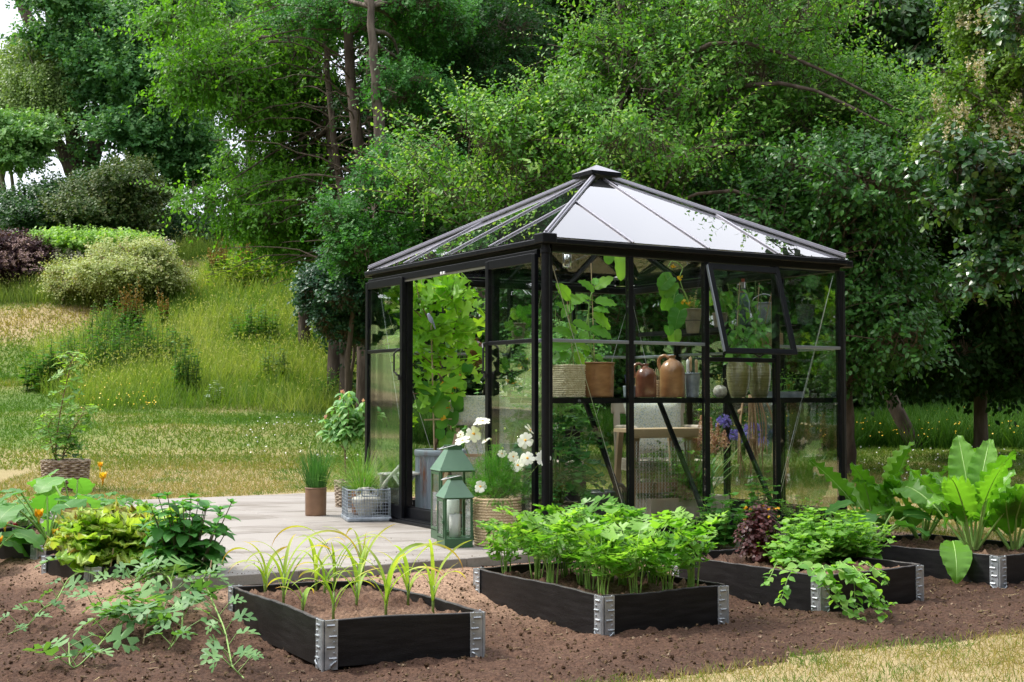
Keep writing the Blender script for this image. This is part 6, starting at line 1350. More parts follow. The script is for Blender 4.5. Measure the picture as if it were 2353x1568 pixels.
def strap(mb, p, az, L_, W_, rise, arch, rnd=None, n=11, fold=.25, curl=0, tiprnd=None, m=0):
    """long arching blade"""
    d = A(math.cos(az), math.sin(az), 0); s = A(-math.sin(az), math.cos(az), 0); V = []; R = []; q = np.array(p, float); th = rise
    for i in range(n+1):
        t = i/n; w = W_*.5*(min(1, .45+t*3) if t < .2 else (1-((t-.2)/.8)**2.2))*1.0+.0004; th_ = rise-arch*t**1.4; dr = d*math.cos(th_)+A(0, 0, math.sin(th_)); nr = -d*math.sin(th_)+A(0, 0, math.cos(th_))
        tw = curl*t*t; s2 = s*math.cos(tw)+nr*math.sin(tw)
        V += [q-s2*w+nr*w*fold, q, q+s2*w+nr*w*fold]; q = q+dr*L_/n; rn = rr_() if rnd is None else rnd
        R += [rn+(0 if tiprnd is None else (tiprnd-rn)*max(0, (t-.45)/.55))]*3
    F_ = [(i*3+j, i*3+j+1, i*3+j+4, i*3+j+3) for i in range(n) for j in range(2)]
    mb.addarr(np.array(V), F_, m, np.clip(np.array(R), 0, 1))
def bigleaf(mb, p, d, up, L_, W_, shape='ov', n=10, k=6, wave=.03, droop=.5, cup=.12, rnd=None, m=0, rib=None):
    """broad leaf as a curved, rippled sheet"""
    d = unit(np.array(d, float)); up = unit(np.array(up, float)); x = unit(np.cross(d, up)); z = np.cross(x, d); V = []; CC = []; q = np.array(p, float); ph = rr_()*6; rn = rr_() if rnd is None else rnd
    dd = d.copy(); zz = z.copy()
    for i in range(n+1):
        t = i/n
        if shape == 'ov': w = math.sin(PI*min(1, t**.8*.97+.02))**.75
        elif shape == 'heart': w = (1-abs(2*t-.72)**2.6*.42) if t < .86 else max(.02, (1-t)/.14*.62); w = max(w, .03) if t > 0 else .55
        elif shape == 'round': w = math.sqrt(max(0, 1-(2*t-1)**2))*.98+.02
        elif shape == 'squash': w = (math.sqrt(max(0, 1-(2*t*.97-.95)**2))+.02)*(1+.13*math.sin(t*16+ph))
        else: w = math.sin(PI*t)
        for j in range(-k//2, k//2+1):
            a = j/(k/2); rip = wave*L_*math.sin(i*2.1+ph+(1 if a > 0 else 2.3))*abs(a)**2+.3*wave*L_*math.sin(i*2.7+j*2.2+ph)*(j != 0)
            bk = -.16*L_*abs(a)*(1-t)**3 if shape in ('heart', 'squash', 'round') else 0
            V.append(q+x*a*w*W_/2+zz*(cup*abs(a)*w*W_/2+rip)+dd*bk)
        CC.append(q-zz*.0005+zz*.0)
        ang = -droop/n*(.4+1.2*t); c, s = math.cos(ang), math.sin(ang); dd, zz = dd*c+zz*s, zz*c-dd*s; q = q+dd*L_/n
    if rib is not None: rib.tube(CC, np.linspace(.0045, .0012, len(CC))*max(.4, L_/.35), 5, cap=False)
    kk = len(V)//(n+1); F_ = [(i*kk+j, i*kk+j+1, (i+1)*kk+j+1, (i+1)*kk+j) for i in range(n) for j in range(kk-1)]
    mb.addarr(np.array(V), F_, m, rn); return q
def petiole(st, a, b, r0, r1, sag=0.0, n=6, m=0):
    a = np.array(a, float); b = np.array(b, float); mid = (a+b)/2+A(0, 0, sag); st.tube(spline([a, mid, b], n), np.linspace(r0, r1, n), 5, m, cap=False)
def plant(name, label, cat, p, group=None, rz=0): return thing(name, label, cat, tuple(p), rz, group)
def finish(e, **kw):
    for nm, (mb, m) in kw.items():
        if mb.n: mb.build(nm, m, e, smooth=True)
def bedpt(B, s, t, z=-.04): p = B[0]*(1-s)*(1-t)+B[1]*s*(1-t)+B[2]*s*t+B[3]*(1-s)*t; return (p[0], p[1], z)
# ---- sweetcorn seedlings
cpos = [(413, 845), (557, 925), (708, 975), (812, 805), (957, 800), (948, 1035), (1130, 945), (1175, 780), (1360, 1010), (1372, 850), (1535, 905), (1730, 990), (880, 830)]
csz = [.20, .30, .17, .24, .28, .24, .23, .25, .28, .14, .26, .25, .15]
clab = ['at the left end of the bed', 'tall, second from the left with an arching tip', 'short one at the front left rim', 'upright, in the rear left row', 'tall, rear row with a brown hanging tip', 'broad, front row with a folded wide leaf', 'spreading, in the middle of the bed', 'rear middle with an orange dried blade', 'front right of the middle with drooping yellow tip', 'tiny, behind the front right one', 'slim, rear right row', 'bushy, last one near the right hinge', 'small, behind the middle of the rear row']
for i, ((cx_, cy_), H_, lb) in enumerate(zip(cpos, csz, clab)):
    p = G((850+cx_/1.961)/1.7408, (1950+cy_/1.961)/1.7408, -.035); e = plant('corn_seedling', 'yellow green corn seedling '+lb, 'seedling', p, 'sweetcorn seedlings in the front bed'); lf, st = MB(), MB()
    st.tube([(0, 0, -.02), (0, 0, H_*.25), (.003, 0, H_*.5)], [.007, .006, .004], 7); a0 = rr_()*6
    n = 6 if H_ > .18 else 4
    for k in range(n): strap(lf, (0, 0, H_*(.06+.08*k)), (PI if k % 2 else 0)+a0*.25+gs_(0, .5), H_*random.uniform(.9, 1.45), random.uniform(.014, .024), random.uniform(1.15, 1.5), random.uniform(1.0, 2.6), rnd=random.uniform(.05, .35), tiprnd=random.choice([.3, .5, .8, 1.0]), curl=gs_(0, .8), n=14)
    if i in (0, 1, 4, 7, 8): strap(lf, (0, 0, H_*.35), [2.8, .5, 2.9, 2.0, .2][[0, 1, 4, 7, 8].index(i)], H_*1.9, .015, 1.35, 2.9, rnd=.35, tiprnd=1., curl=2.2, n=18)
    finish(e, stem=(st, M_GST), foliage=(lf, M_CORN))
# ---- celery
cel = [(.10, .10), (.36, .08), (.62, .06), (.88, .08), (.22, .30), (.50, .28), (.80, .30), (.10, .50), (.38, .50), (.64, .52), (.90, .50), (.20, .72), (.50, .74), (.80, .72), (.12, .92), (.44, .93)]
for i, (s, t) in enumerate(cel):
    p = bedpt(B2, s*.9+.05, t*.93+.03); big = 1.0-.2*(t > .85)-.1*(t < .15)
    lbs = ['front hinge', 'front board, second from the hinge', 'front board, third from the hinge', 'right front corner of the bed', 'second row by the left board', 'second row in the middle', 'second row by the right board', 'third row by the left board', 'very middle of the bed', 'third row right of the middle', 'third row by the right board', 'fourth row by the left board', 'fourth row middle', 'fourth row right', 'far left corner beside the woven basket', 'far end middle']
    e = plant('celery_plant', 'bright green celery plant at the '+lbs[i], 'celery', p, 'celery plants in the middle bed'); lf, st = MB(), MB()
    for k in range(7):
        a = k*2.4+rr_(); r0 = .011*math.sqrt(k); sp = random.uniform(.08, .48)*(k/10+.35); H_ = random.uniform(.16, .38)*big*(1 if k > 2 else .95)
        b0 = A(r0*math.cos(a), r0*math.sin(a), 0); d = A(math.cos(a)*sp, math.sin(a)*sp, 1); top = b0+d*H_+A(math.cos(a), math.sin(a), 0)*.02; mid = b0+d*H_*.5-A(math.cos(a), math.sin(a), 0)*.012
        pts = spline([b0, mid, top], 8); st.tube(pts, np.linspace(.0052, .0018, 8), 6)
        dr = unit(pts[-1]-pts[-3]); rn = rr_(); c = math.cos(a); s_ = math.sin(a); sd = A(-s_, c, 0)
        for tt, ll in ((.58, .075), (.80, .09)):
            q = pts[int(tt*7)]
            for sg in (-1, 1): b1 = q+sd*sg*.02+dr*.012; petiole(st, q, b1, .0015, .001); lf.inst(CELERY, [b1], [unit(sd*sg*.9+dr*.5+RNG.normal(size=3)*.2)], [unit(A(c*.3, s_*.3, 1)+RNG.normal(size=3)*.25)], ll*random.uniform(.8, 1.2), 1.15, 0, rn)
        for an in (-.8, 0, .8): lf.inst(CELERY, [pts[-1]], [unit(dr*.7+sd*math.sin(an)+A(c, s_, 0)*.35+RNG.normal(size=3)*.15)], [unit(A(-c*.2, -s_*.2, 1)+RNG.normal(size=3)*.25)], .105*random.uniform(.85, 1.2), 1.15, 0, np.clip(rn+.15, 0, 1))
    finish(e, stalk=(st, M_CELS), foliage=(lf, M_CEL))
# ---- horseradish
def hradish(label, p, n, H_, Ln, lean=.35, seed=1, away=None):
    e = plant('horseradish_plant', label, 'horseradish', p, 'horseradish plants in the right bed'); lf, st = MB(), MB()
    for k in range(n):
        a = k*2.4+rr_()*.8; up_ = random.uniform(.25, 1)**.7; sp = (1-up_)*1.1+.12+rr_()*.12; d = A(math.cos(a)*sp, math.sin(a)*sp, 1); hp = H_*random.uniform(.22, .55)*(.45+.55*up_)
        b0 = A(.03*math.cos(a), .03*math.sin(a), 0); top = b0+d*hp; petiole(st, b0, top, .010, .006, n=8); dr = unit(d*A(1.25, 1.25, 1)+RNG.normal(size=3)*.1)
        petiole(st, top, top+dr*.03, .006, .004)
        bigleaf(lf, top, dr, unit(A(math.cos(a), math.sin(a), .6)*-1+A(0, 0, 1.2)+RNG.normal(size=3)*.5), Ln*random.uniform(.75, 1.25), Ln*.50*random.uniform(.8, 1.1), 'ov', 20, 12, .045, random.choice([.3, .6, 1.0, 2.2]), .22, rib=st)
    finish(e, petiole=(st, M_CELS), foliage=(lf, M_HRAD))
hradish('large horseradish with towering puckered leaves at the right edge', G(2235, 1262, -.03), 14, .66, .42)
hradish('horseradish with broad upright leaves left of the largest one', G(2120, 1240, -.03), 11, .60, .38)
hradish('horseradish with one tall leaf at the left end of the right bed', G(2020, 1232, -.03), 8, .60, .37)
hradish('partly cropped horseradish at the far right frame edge', G(2330, 1262, -.03), 9, .56, .38)
e = plant('horseradish_leaf', 'broad drooping horseradish leaf hanging over the black board', 'leaf', G(2185, 1262, .0)); lf, st = MB(), MB()
petiole(st, (0, 0, -.03), (-.02, -.10, .06), .007, .005, .02); bigleaf(lf, (-.02, -.10, .06), (-.15, -.75, -.25), (0, -.4, 1), .34, .19, 'ov', 18, 10, .035, 1.2, .12, rib=st); finish(e, petiole=(st, M_CELS), foliage=(lf, M_HRAD))
# ---- squash / courgette builder
def squash(label, p, n, H_, Ln, cat='squash plant', name='squash_plant', shape='squash', ml=None, flowers=(), group=None, spread=1., mn=.3):
    e = plant(name, label, cat, p, group); lf, st, fl = MB(), MB(), MB()
    for k in range(n):
        a = k*2.4+rr_()*.8; sp = random.uniform(.15, 1.0)*spread; h_ = H_*random.uniform(mn, 1); top = A(math.cos(a)*sp*H_, math.sin(a)*sp*H_, h_); petiole(st, (0, 0, 0), top, .009, .006, .06*H_, 8)
        bigleaf(lf, top, unit(A(math.cos(a), math.sin(a), random.uniform(-.5, .1))), unit(A(math.cos(a)*.4, math.sin(a)*.4-.2, 1)+RNG.normal(size=3)*.2), Ln*random.uniform(.7, 1.15), Ln*1.05*random.uniform(.8, 1.1), shape, 12, 8, .035, random.uniform(.4, 1.1), .10, rib=st)
    finish(e, petiole=(st, M_CELS), foliage=(lf, ml or M_SQ))
    for (fx, fy, fz, s_) in flowers:
        fl = MB(); q = A(fx, fy, fz)
        for j in range(5): a = j*2*PI/5; fl.inst(LEAF, [q], [unit(A(math.cos(a)*.35, math.sin(a)*.35, .9))], [unit(A(-math.cos(a), -math.sin(a), .3))], s_, 1.3)
        fl.tube([q-A(0, 0, .03), q+A(0, 0, s_*.4)], [.004, s_*.16], 8); fl.build('flower', M_ORF, e, smooth=True)
    return e
squash('courgette plant with grey green lobed leaves and orange blossoms at the left', G(110, 1245, -.02), 13, .34, .22, cat='courgette', name='courgette_plant', flowers=[(-.02, -.12, .16, .08), (.33, .1, .40, .07), (.10, -.15, .05, .06), (-.25, -.1, .1, .06), (.28, .2, .48, .05)])
squash('second courgette plant with a large blue green leaf near the willow basket', G(170, 1215, -.02), 8, .40, .22, cat='courgette', name='courgette_plant')
squash('courgette leaves cut off by the left frame edge', G(-25, 1290, -.10), 7, .26, .22, cat='courgette', name='courgette_plant', flowers=[(.1, -.1, .12, .06)])
squash('young pumpkin plant with round upright leaves beside the mint', G(2015, 1252, -.03), 7, .30, .22, shape='round', ml=M_SQ)
squash('young pumpkin seedling with big water dotted leaf by the patio corner', G(1935, 1245, -.03), 5, .26, .22, shape='round', ml=M_SQ)
# ---- lettuce heads
def ruffle(mb, p, az, el, L_, W_, rnd):
    d = A(math.cos(az)*math.cos(el), math.sin(az)*math.cos(el), math.sin(el)); up = unit(np.cross(np.cross(d, A(0, 0, 1)), d)+1e-6) if abs(d[2]) < .98 else A(-math.cos(az), -math.sin(az), .1)
    x = unit(np.cross(d, up)); V = []; R = []; n, k = 9, 12; ph = rr_()*6; q = np.array(p, float); dd, zz = d.copy(), np.cross(x, d)
    for i in range(n+1):
        t = i/n; w = (.22+.78*min(1, t*1.6))*(1 if t < .8 else math.sqrt(max(.05, 1-((t-.8)/.2)**2)))
        for j in range(k+1):
            a = j/k*2-1; edge = abs(a)**2; fr = .10*L_*edge*math.sin(j*2.6+i*2.2+ph)+.06*L_*t*math.sin(j*1.9+ph*2+i)
            out = 1+.14*math.sin(i*3.1+ph+j*.3)*edge
            V.append(q+x*a*w*W_/2*out+zz*(fr+.12*W_*abs(a))+dd*(.05*L_*math.sin(j*2.2+ph)*t)); R.append(np.clip(rnd+.45*(max(t-.75, 0)/.25*.7+max(edge-.5, 0)*.6)*(.4+.9*rr_()) , 0, 1))
        ang = -.13; c, s = math.cos(ang), math.sin(ang); dd, zz = dd*c+zz*s, zz*c-dd*s; q = q+dd*L_/n
    F_ = [(i*(k+1)+j, i*(k+1)+j+1, (i+1)*(k+1)+j+1, (i+1)*(k+1)+j) for i in range(n) for j in range(k)]
    mb.addarr(np.array(V), F_, 0, np.array(R))
lets = [(.12, .10, 0), (.42, .10, 1), (.68, .14, 0), (.15, .42, 1), (.45, .42, 0), (.75, .45, 0), (.12, .75, 1), (.42, .78, 0), (.72, .80, 1), (.04, .26, 0), (.9, .65, 0), (.9, .2, 0)]
ll = ['at the front hinge', 'in the front row, reddish', 'front right, pale green', 'by the left board, red edged', 'in the centre of the bed', 'right of the centre', 'rear left, tinged red', 'rear middle, pale', 'rear right with brown edges', 'spilling over the left board', 'rear right corner', 'beside the bare soil clods']
for (s, t, red), lb in zip(lets, ll):
    p = bedpt(B5, .14+s*.72, .14+t*.8, .0); e = plant('lettuce_head', 'frilly loose leaf lettuce '+lb, 'lettuce', (p[0], p[1], 0.0), 'lettuces in the left bed'); lf = MB(); base = .1 if not red else .30
    for k in range(30): el = 1.5-1.1*(k/30)**.9+gs_(0, .14); ruffle(lf, (0, 0, .01+.12*(1-k/30)), k*2.4+rr_()*.5, el, random.uniform(.15, .24), random.uniform(.10, .15), np.clip(base+gs_(0, .14), 0, .6))
    finish(e, foliage=(lf, M_LET))
# ---- upright leafy stems (sage, mint, tomato ...)
def bush(name, label, cat, p, n, H_, R_, leaf, L_, ml, ms, wsc=1.2, lean=.5, gap=.035, pair=True, whorl=False, droop=-.1, lo=.1, topsize=.6, thick=.004, group=None, jitter=.2, flat=1.0, shape=None, comp=None):
    e = plant(name, label, cat, p, group); lf, st = MB(), MB()
    for i in range(n):
        a = i*2.4+rr_(); r = R_*math.sqrt((i+.5)/n); h_ = H_*random.uniform(.65, 1.05)*(1-.25*(r/R_)**2); b0 = A(r*.35*math.cos(a), r*.35*math.sin(a), 0); top = A(r*math.cos(a), r*math.sin(a)*flat, h_)+A(gs_(0, .02), gs_(0, .02), 0)
        pts = spline([b0, (b0+top)/2+A(math.cos(a), math.sin(a), 0)*-.015*lean, top], 12); st.tube(pts, np.linspace(thick, thick*.4, 12), 5, cap=False)
        m_ = max(3, int(h_/gap)); rn = rr_()
        for j in range(m_):
            t = lo+(1-lo)*(j+.5)/m_; q = pts[min(11, int(t*11.99))]; ax = unit(pts[min(11, int(t*11)+1)]-pts[max(0, int(t*11)-1)]); a2 = a+j*(PI/2)+gs_(0, .2)
            for sg in ((0, PI) if pair else (0,)):
                aa = a2+sg; o = A(math.cos(aa), math.sin(aa), droop+.5*(t > .9)); sc = L_*(1.1-(1-topsize)*t)*random.uniform(.8, 1.15)
                lf.inst(leaf, [q], [unit(o+ax*.25+RNG.normal(size=3)*jitter)], [unit(A(0, 0, 1)+ax*.3+RNG.normal(size=3)*jitter)], sc, wsc, 0, np.clip(rn*.5+.5*t+gs_(0, .12), 0, 1))
        for k in range(4): aa = k*PI/2+a; lf.inst(leaf, [pts[-1]], [unit(A(math.cos(aa)*.6, math.sin(aa)*.6, .8))], [A(-math.cos(aa), -math.sin(aa), 1.)], L_*.5*topsize, wsc, 0, .95)
    finish(e, stem=(st, ms), foliage=(lf, ml)); return e
OVL = ovate(8, .30, .07, .30, .012)
p = P(432, 1352, 7.12); bush('sage_shrub', 'bushy green sage shrub with pointed leaves beside the lettuce bed', 'shrub', (p.x, p.y, float(hgt(p.x, p.y))), 28, .52, .24, OVL, .115, M_SAGE, M_PURP, 1.1, lean=.8, gap=.052, droop=-.35, flat=.8, thick=.006)
p = P(392, 1340, 7.2); bush('sage_shrub', 'shorter left part of the sage leaning over the lettuces', 'shrub', (p.x, p.y, float(hgt(p.x, p.y))), 9, .40, .20, OVL, .11, M_SAGE, M_PURP, 1.1, lean=.8, gap=.055, droop=-.3, thick=.006)
# ---- mint bed
MT = ovate(6, .42, .08, .22, .015, .75)
def bp3(px, py, z=-.03): q = G(px, py, z); return (q.x, q.y, q.z)
bush('mint_plant', 'tall dark green mint at the back left of the mint bed', 'mint', bp3(1665, 1255), 22, .34, .20, MT, .062, M_MINT, M_GST, 1.15, gap=.032, group='mint plants')
bush('mint_plant', 'tallest mint stems against the third mullion', 'mint', bp3(1755, 1235), 14, .46, .14, MT, .062, M_MINT, M_PURP, 1.15, gap=.036, group='mint plants')
bush('mint_plant', 'wiry mint with small leaves between the celery and the oxalis', 'mint', bp3(1600, 1270), 10, .30, .16, MT, .05, M_MINT2, M_GST, 1.15, gap=.045, group='mint plants')
bush('mint_plant', 'pale green apple mint mass in the middle of the bed', 'mint', bp3(1880, 1290), 44, .30, .28, MT, .066, M_MINT2, M_GST, 1.2, gap=.030, group='mint plants')
bush('mint_plant', 'apple mint spreading to the right hinge', 'mint', bp3(1965, 1285), 30, .24, .26, MT, .066, M_MINT2, M_GST, 1.2, gap=.030, group='mint plants')
bush('mint_plant', 'mint growing over the front board beside the hinge', 'mint', bp3(1825, 1302), 26, .22, .24, MT, .064, M_MINT2, M_GST, 1.2, gap=.030, group='mint plants')
bush('chickweed_plant', 'leafy herb with tiny white flowers behind the mint', 'herb', bp3(1855, 1235), 30, .28, .20, LEAFN, .05, M_MINT2, M_GST, 1.3, gap=.028)
def trail(name, label, cat, pts, leafmb, L_, ml, n, group=None, wsc=1.15, r=.003, leaf=None, pet=.03, ms=None):
    pts = [np.array(q, float) for q in pts]; o = pts[0].copy(); e = plant(name, label, cat, o, group); lf, st = MB(), MB(); sp = spline([q-o for q in pts], 30); st.tube(sp, np.linspace(r*1.2, r*.6, 30), 6)
    for j in range(n):
        t = (j+.7)/n; i = min(28, int(t*29)); q = sp[i]; ax = unit(sp[i+1]-sp[i]); sd = unit(np.cross(ax, A(0, 0, 1)))*(1 if j % 2 else -1); b1 = q+(sd*.8+A(0, 0, .9)+RNG.normal(size=3)*.25)*pet*random.uniform(.6, 1.4); petiole(st, q, b1, r*.6, r*.45)
        lf.inst(leaf, [b1], [unit(sd+ax*.6+A(0, 0, -.1)+RNG.normal(size=3)*.35)], [unit(A(0, -.15, 1)+RNG.normal(size=3)*.3)], L_*random.uniform(.65, 1.15)*(1.1-.45*t), wsc)
        if pet < .04: lf.inst(leaf, [q], [unit(-sd+ax*.4+RNG.normal(size=3)*.3)], [unit(A(0, -.2, 1)+RNG.normal(size=3)*.3)], L_*random.uniform(.6, 1.)*(1.1-.45*t), wsc)
    finish(e, stem=(st, ms or M_GST), foliage=(lf, ml)); return e
mg = 'mint runners hanging over the board'
trail('mint_runner', 'long mint runner reaching farthest right over the soil', 'mint', [G(1900, 1300, .05), G(1950, 1320, .04), G(1985, 1350, -.04), P(2010, 1395, 6.75), G(2060, 1385, -.13)], 0, .055, M_MINT2, 13, mg, leaf=MT, pet=.01)
trail('mint_runner', 'mint runner dropping past the hinge to the soil', 'mint', [G(1860, 1300, .04), P(1890, 1340, 6.7), G(1930, 1395, -.14), G(1985, 1425, -.15)], 0, .052, M_MINT2, 11, mg, leaf=MT, pet=.01)
trail('mint_runner', 'mint runner hanging left of the hinge', 'mint', [G(1830, 1290, .06), G(1790, 1290, .04), P(1770, 1325, 6.85), P(1755, 1345, 6.8)], 0, .05, M_MINT2, 9, mg, leaf=MT, pet=.01)
trail('mint_runner', 'mint runner sweeping low in front of the black board', 'mint', [G(1930, 1290, .06), P(1960, 1330, 6.8), P(1965, 1385, 6.75), G(1975, 1405, -.14)], 0, .055, M_MINT2, 11, mg, leaf=MT, pet=.01)
trail('mint_runner', 'short mint runner right of the hinge with round leaves', 'mint', [G(1980, 1290, .05), P(2020, 1315, 7.0), P(2040, 1345, 6.95)], 0, .055, M_MINT2, 8, mg, leaf=MT, pet=.01)
trail('mint_runner', 'mint runner covering the right end of the front board', 'mint', [G(1960, 1300, .05), P(2000, 1350, 6.85), G(2045, 1405, -.15)], 0, .05, M_MINT2, 10, mg, leaf=MT, pet=.01)
trail('mint_runner', 'mint runner draping over the board well left of the hinge', 'mint', [G(1850, 1290, .06), P(1815, 1320, 6.75), P(1800, 1365, 6.7), P(1790, 1385, 6.65)], 0, .058, M_MINT2, 11, mg, leaf=MT, pet=.01)
trail('mint_runner', 'thick mint runner lying across the hinge plates', 'mint', [G(1890, 1300, .08), P(1900, 1325, 6.65), P(1925, 1360, 6.6), P(1935, 1385, 6.6)], 0, .062, M_MINT2, 12, mg, leaf=MT, pet=.01)
trail('mint_runner', 'mint runner ending in a leafy tip on the soil right of centre', 'mint', [G(1940, 1295, .07), P(1990, 1330, 6.65), P(2005, 1375, 6.6), G(2030, 1420, -.15)], 0, .062, M_MINT2, 13, mg, leaf=MT, pet=.01)
trail('mint_runner', 'mint runner with the largest leaves hanging before the right board', 'mint', [G(1920, 1300, .09), P(1955, 1315, 6.7), P(1985, 1340, 6.6), P(2030, 1370, 6.55)], 0, .068, M_MINT2, 12, mg, leaf=MT, pet=.01)
# oxalis
CLOV = tmpl([(0, 0, 0), (-.32, .4, .05), (-.40, .8, 0), (-.12, 1., -.05), (0, .85, -.03), (.12, 1., -.05), (.40, .8, 0), (.32, .4, .05), (0, .5, -.02)], [(0, 8, 1), (1, 8, 4, 2), (2, 4, 3), (0, 7, 8), (7, 6, 4, 8), (6, 5, 4)])
q = bp3(1748, 1290); e = plant('oxalis_plant', 'rounded dark red oxalis with small yellow flowers between the mints', 'oxalis', q); lf, st, fl = MB(), MB(), MB()
for i in range(420):
    a = rr_()*2*PI; el = math.asin(rr_()**.6); R_ = random.uniform(.55, 1); t = A(math.cos(a)*math.cos(el)*.17*R_, math.sin(a)*math.cos(el)*.15*R_, .02+math.sin(el)*.34*R_); 
    if i % 2 == 0: petiole(st, (gs_(0, .012), gs_(0, .012), 0), t, .002, .001, .02)
    nn = unit(t*A(1, 1, .6)+A(0, -.02, .12)+RNG.normal(size=3)*.05)
    u1 = unit(np.cross(nn, RNG.normal(size=3))); u2 = np.cross(nn, u1)
    for k in range(3): an = k*2.094; lf.inst(CLOV, [t], [u1*math.cos(an)+u2*math.sin(an)-nn*.25], [nn], random.uniform(.022, .031), 1.)
for i in range(16):
    a = rr_()*6.3; t = A(math.cos(a)*.10, math.sin(a)*.09-.03, random.uniform(.2, .33)); fl.inst(TINY, np.repeat([t], 4, 0), rdir(4, 0, 1), rdir(4), .014, 1.6)
finish(e, stem=(st, M_RST), foliage=(lf, M_OXA), flower=(fl, M_ORF))
# ---- melon vines on the soil
def MV(crop, zs=None): return [(lambda q: (q.x, q.y, float(hgt(q.x, q.y))+.03+z))(G((x/1.782)/1.7408, (1850+y/1.782)/1.7408, -.17)) for (x, y), z in zip(crop, zs or [0]*len(crop))]
vg = 'melon vines on the soil'
vn = [('melon vine running from the hinge down to the far left', [(640, 900), (590, 940), (480, 990), (400, 1060), (290, 1110), (200, 1190), (60, 1240)], [.10, .04, .03, 0, 0, 0, 0], 12, .085),
      ('melon vine looping along the middle left with a bare stem', [(1050, 1210), (940, 1240), (800, 1260), (690, 1330), (560, 1450), (500, 1440), (490, 1340)], [.0, .05, .02, 0, 0, .0, .03], 11, .10),
      ('short melon vine with broad leaves in the centre of the soil', [(1060, 1220), (980, 1250), (880, 1230), (760, 1180), (640, 1150)], [0, .05, .03, .03, .03], 10, .10),
      ('melon vine arching up to the right cane', [(1100, 1220), (1180, 1190), (1260, 1160), (1350, 1110), (1440, 1090), (1480, 1010)], [0, 0, .03, .03, .05, .08], 10, .09),
      ('melon vine curving back toward the sage shrub', [(1150, 1180), (1220, 1110), (1150, 1060), (1060, 1040), (960, 1070), (880, 1050)], [0, .04, .06, .04, .03, 0], 12, .09),
      ('melon vine trailing down to the bottom right', [(1440, 1090), (1530, 1180), (1600, 1260), (1640, 1380), (1660, 1460), (1740, 1540)], [.06, .05, .03, 0, 0, 0], 13, .075),
      ('melon vine along the lower right toward the bottom edge', [(1300, 1200), (1290, 1260), (1240, 1300), (1200, 1340)], [.02, .02, 0, 0], 6, .095),
      ('melon shoot climbing beside the front hinge of the lettuce bed', [(640, 920), (650, 850), (700, 800), (760, 760)], [.02, .08, .10, .12], 6, .095),
      ('small melon shoot below the sage shrub', [(1140, 1030), (1150, 960), (1200, 920), (1250, 930)], [0, .03, .06, .05], 4, .10)]
for lb, cr_, zs, n, L_ in vn: trail('melon_vine', lb, 'melon vine', MV(cr_, zs), 0, L_*1.5, M_MEL, int(n*1.3), vg, 1.25, .0045, MELON, .06)
for cx_, cy_, lb in ((770, 900, 'short wooden cane by the lettuce bed hinge'), (1020, 1200, 'short wooden cane in the middle of the melons'), (1470, 1020, 'short wooden cane at the right melon vine')):
    q = MV([(cx_, cy_+60)])[0]; e = plant('cane', lb, 'cane', q, 'short canes among the melons'); m_ = MB(); m_.tube([(0, 0, -.05), (.02, .02, .14)], .0035, 6); m_.build('cane_rod', M_CANE, e)
# ---- strawberries
for i, (s, t, lb) in enumerate([(.1, .1, 'by the front hinge of its bed'), (.5, .1, 'right of the hinge'), (.2, .5, 'in the left row'), (.6, .5, 'in the middle of its bed'), (.9, .3, 'at the right end near the willow basket'), (.4, .9, 'at the rear of its bed'), (.9, .8, 'in the rear right corner')]):
    p = bedpt(B7, s, t); e = plant('strawberry_plant', 'low leafy strawberry plant '+lb, 'strawberry', p, 'strawberries in the far left bed'); lf, st, fr = MB(), MB(), MB()
    for k in range(26):
        a = k*2.4; r = random.uniform(.04, .19); tp = A(math.cos(a)*r, math.sin(a)*r, random.uniform(.08, .21)); petiole(st, (0, 0, 0), tp, .002, .0015, .02)
        for an in (-1.2, 0, 1.2): lf.inst(leaf_simple(.42) if False else OVATE, [tp], [unit(A(math.cos(a+an), math.sin(a+an), -.15))], [A(0, -.2, 1)], random.uniform(.05, .075), 1.25)
    finish(e, stem=(st, M_GST), foliage=(lf, M_STRAW))
    if i < 3:
        for k in range(2): m_ = MB(); m_.lathe([(0, 0), (.006, .004), (.013, .016), (.012, .026), (0, .03)], 12, c=(gs_(0, .05), -.10-.02*k, .0)); m_.build('berry', mat('strawberry_red', (.45, .02, .02), None, .35), e, smooth=True)
# ---- chives
M_CBUD = LMAT('chive_bud', [(.5, .5, .38), (.6, .58, .45)])
e = plant('chives', 'dense clump of chives with pale buds in the brown crock', 'chives', CHIVE_AT); lf, fl = MB(), MB()
for i in range(210):
    a = rr_()*6.3; r = .07*math.sqrt(rr_()); strap(lf, (r*math.cos(a), r*math.sin(a), 0), a+gs_(0, .4), random.uniform(.18, .36), .0055, 1.5-r*5*random.uniform(.4, 1.1), random.uniform(0, .6), n=5, fold=.6)
for i in range(14):
    a = rr_()*6.3; r = .05*rr_(); h_ = random.uniform(.3, .42); t = A(r*math.cos(a)*2.5, r*math.sin(a)*2.5, h_); petiole(lf, (r*math.cos(a), r*math.sin(a), 0), t, .0018, .0015)
    fl = MB(); fl.lathe([(0, -.008), (.005, 0), (.004, .010), (0, .016)], 8, c=t); fl.build('bud', M_CBUD, e, smooth=True)
for k in range(3): strap(lf, (-.06, 0, 0), PI-.2+k*.15, .34, .007, .75-.15*k, .6+.3*k, n=8)
finish(e, foliage=(lf, M_CHIV))
e = plant('sedge', 'wispy sedge grass spilling over the wire basket', 'grass', SEDGE_AT); lf = MB()
for i in range(330):
    a = rr_()*6.3; r = .06*math.sqrt(rr_()); strap(lf, (r*math.cos(a), r*math.sin(a), 0), a+gs_(0, .3), random.uniform(.22, .44), .0032, 1.5-rr_()**1.2*1.1, random.uniform(.2, 1.3), n=7, fold=.4)
finish(e, foliage=(lf, M_SEDG))
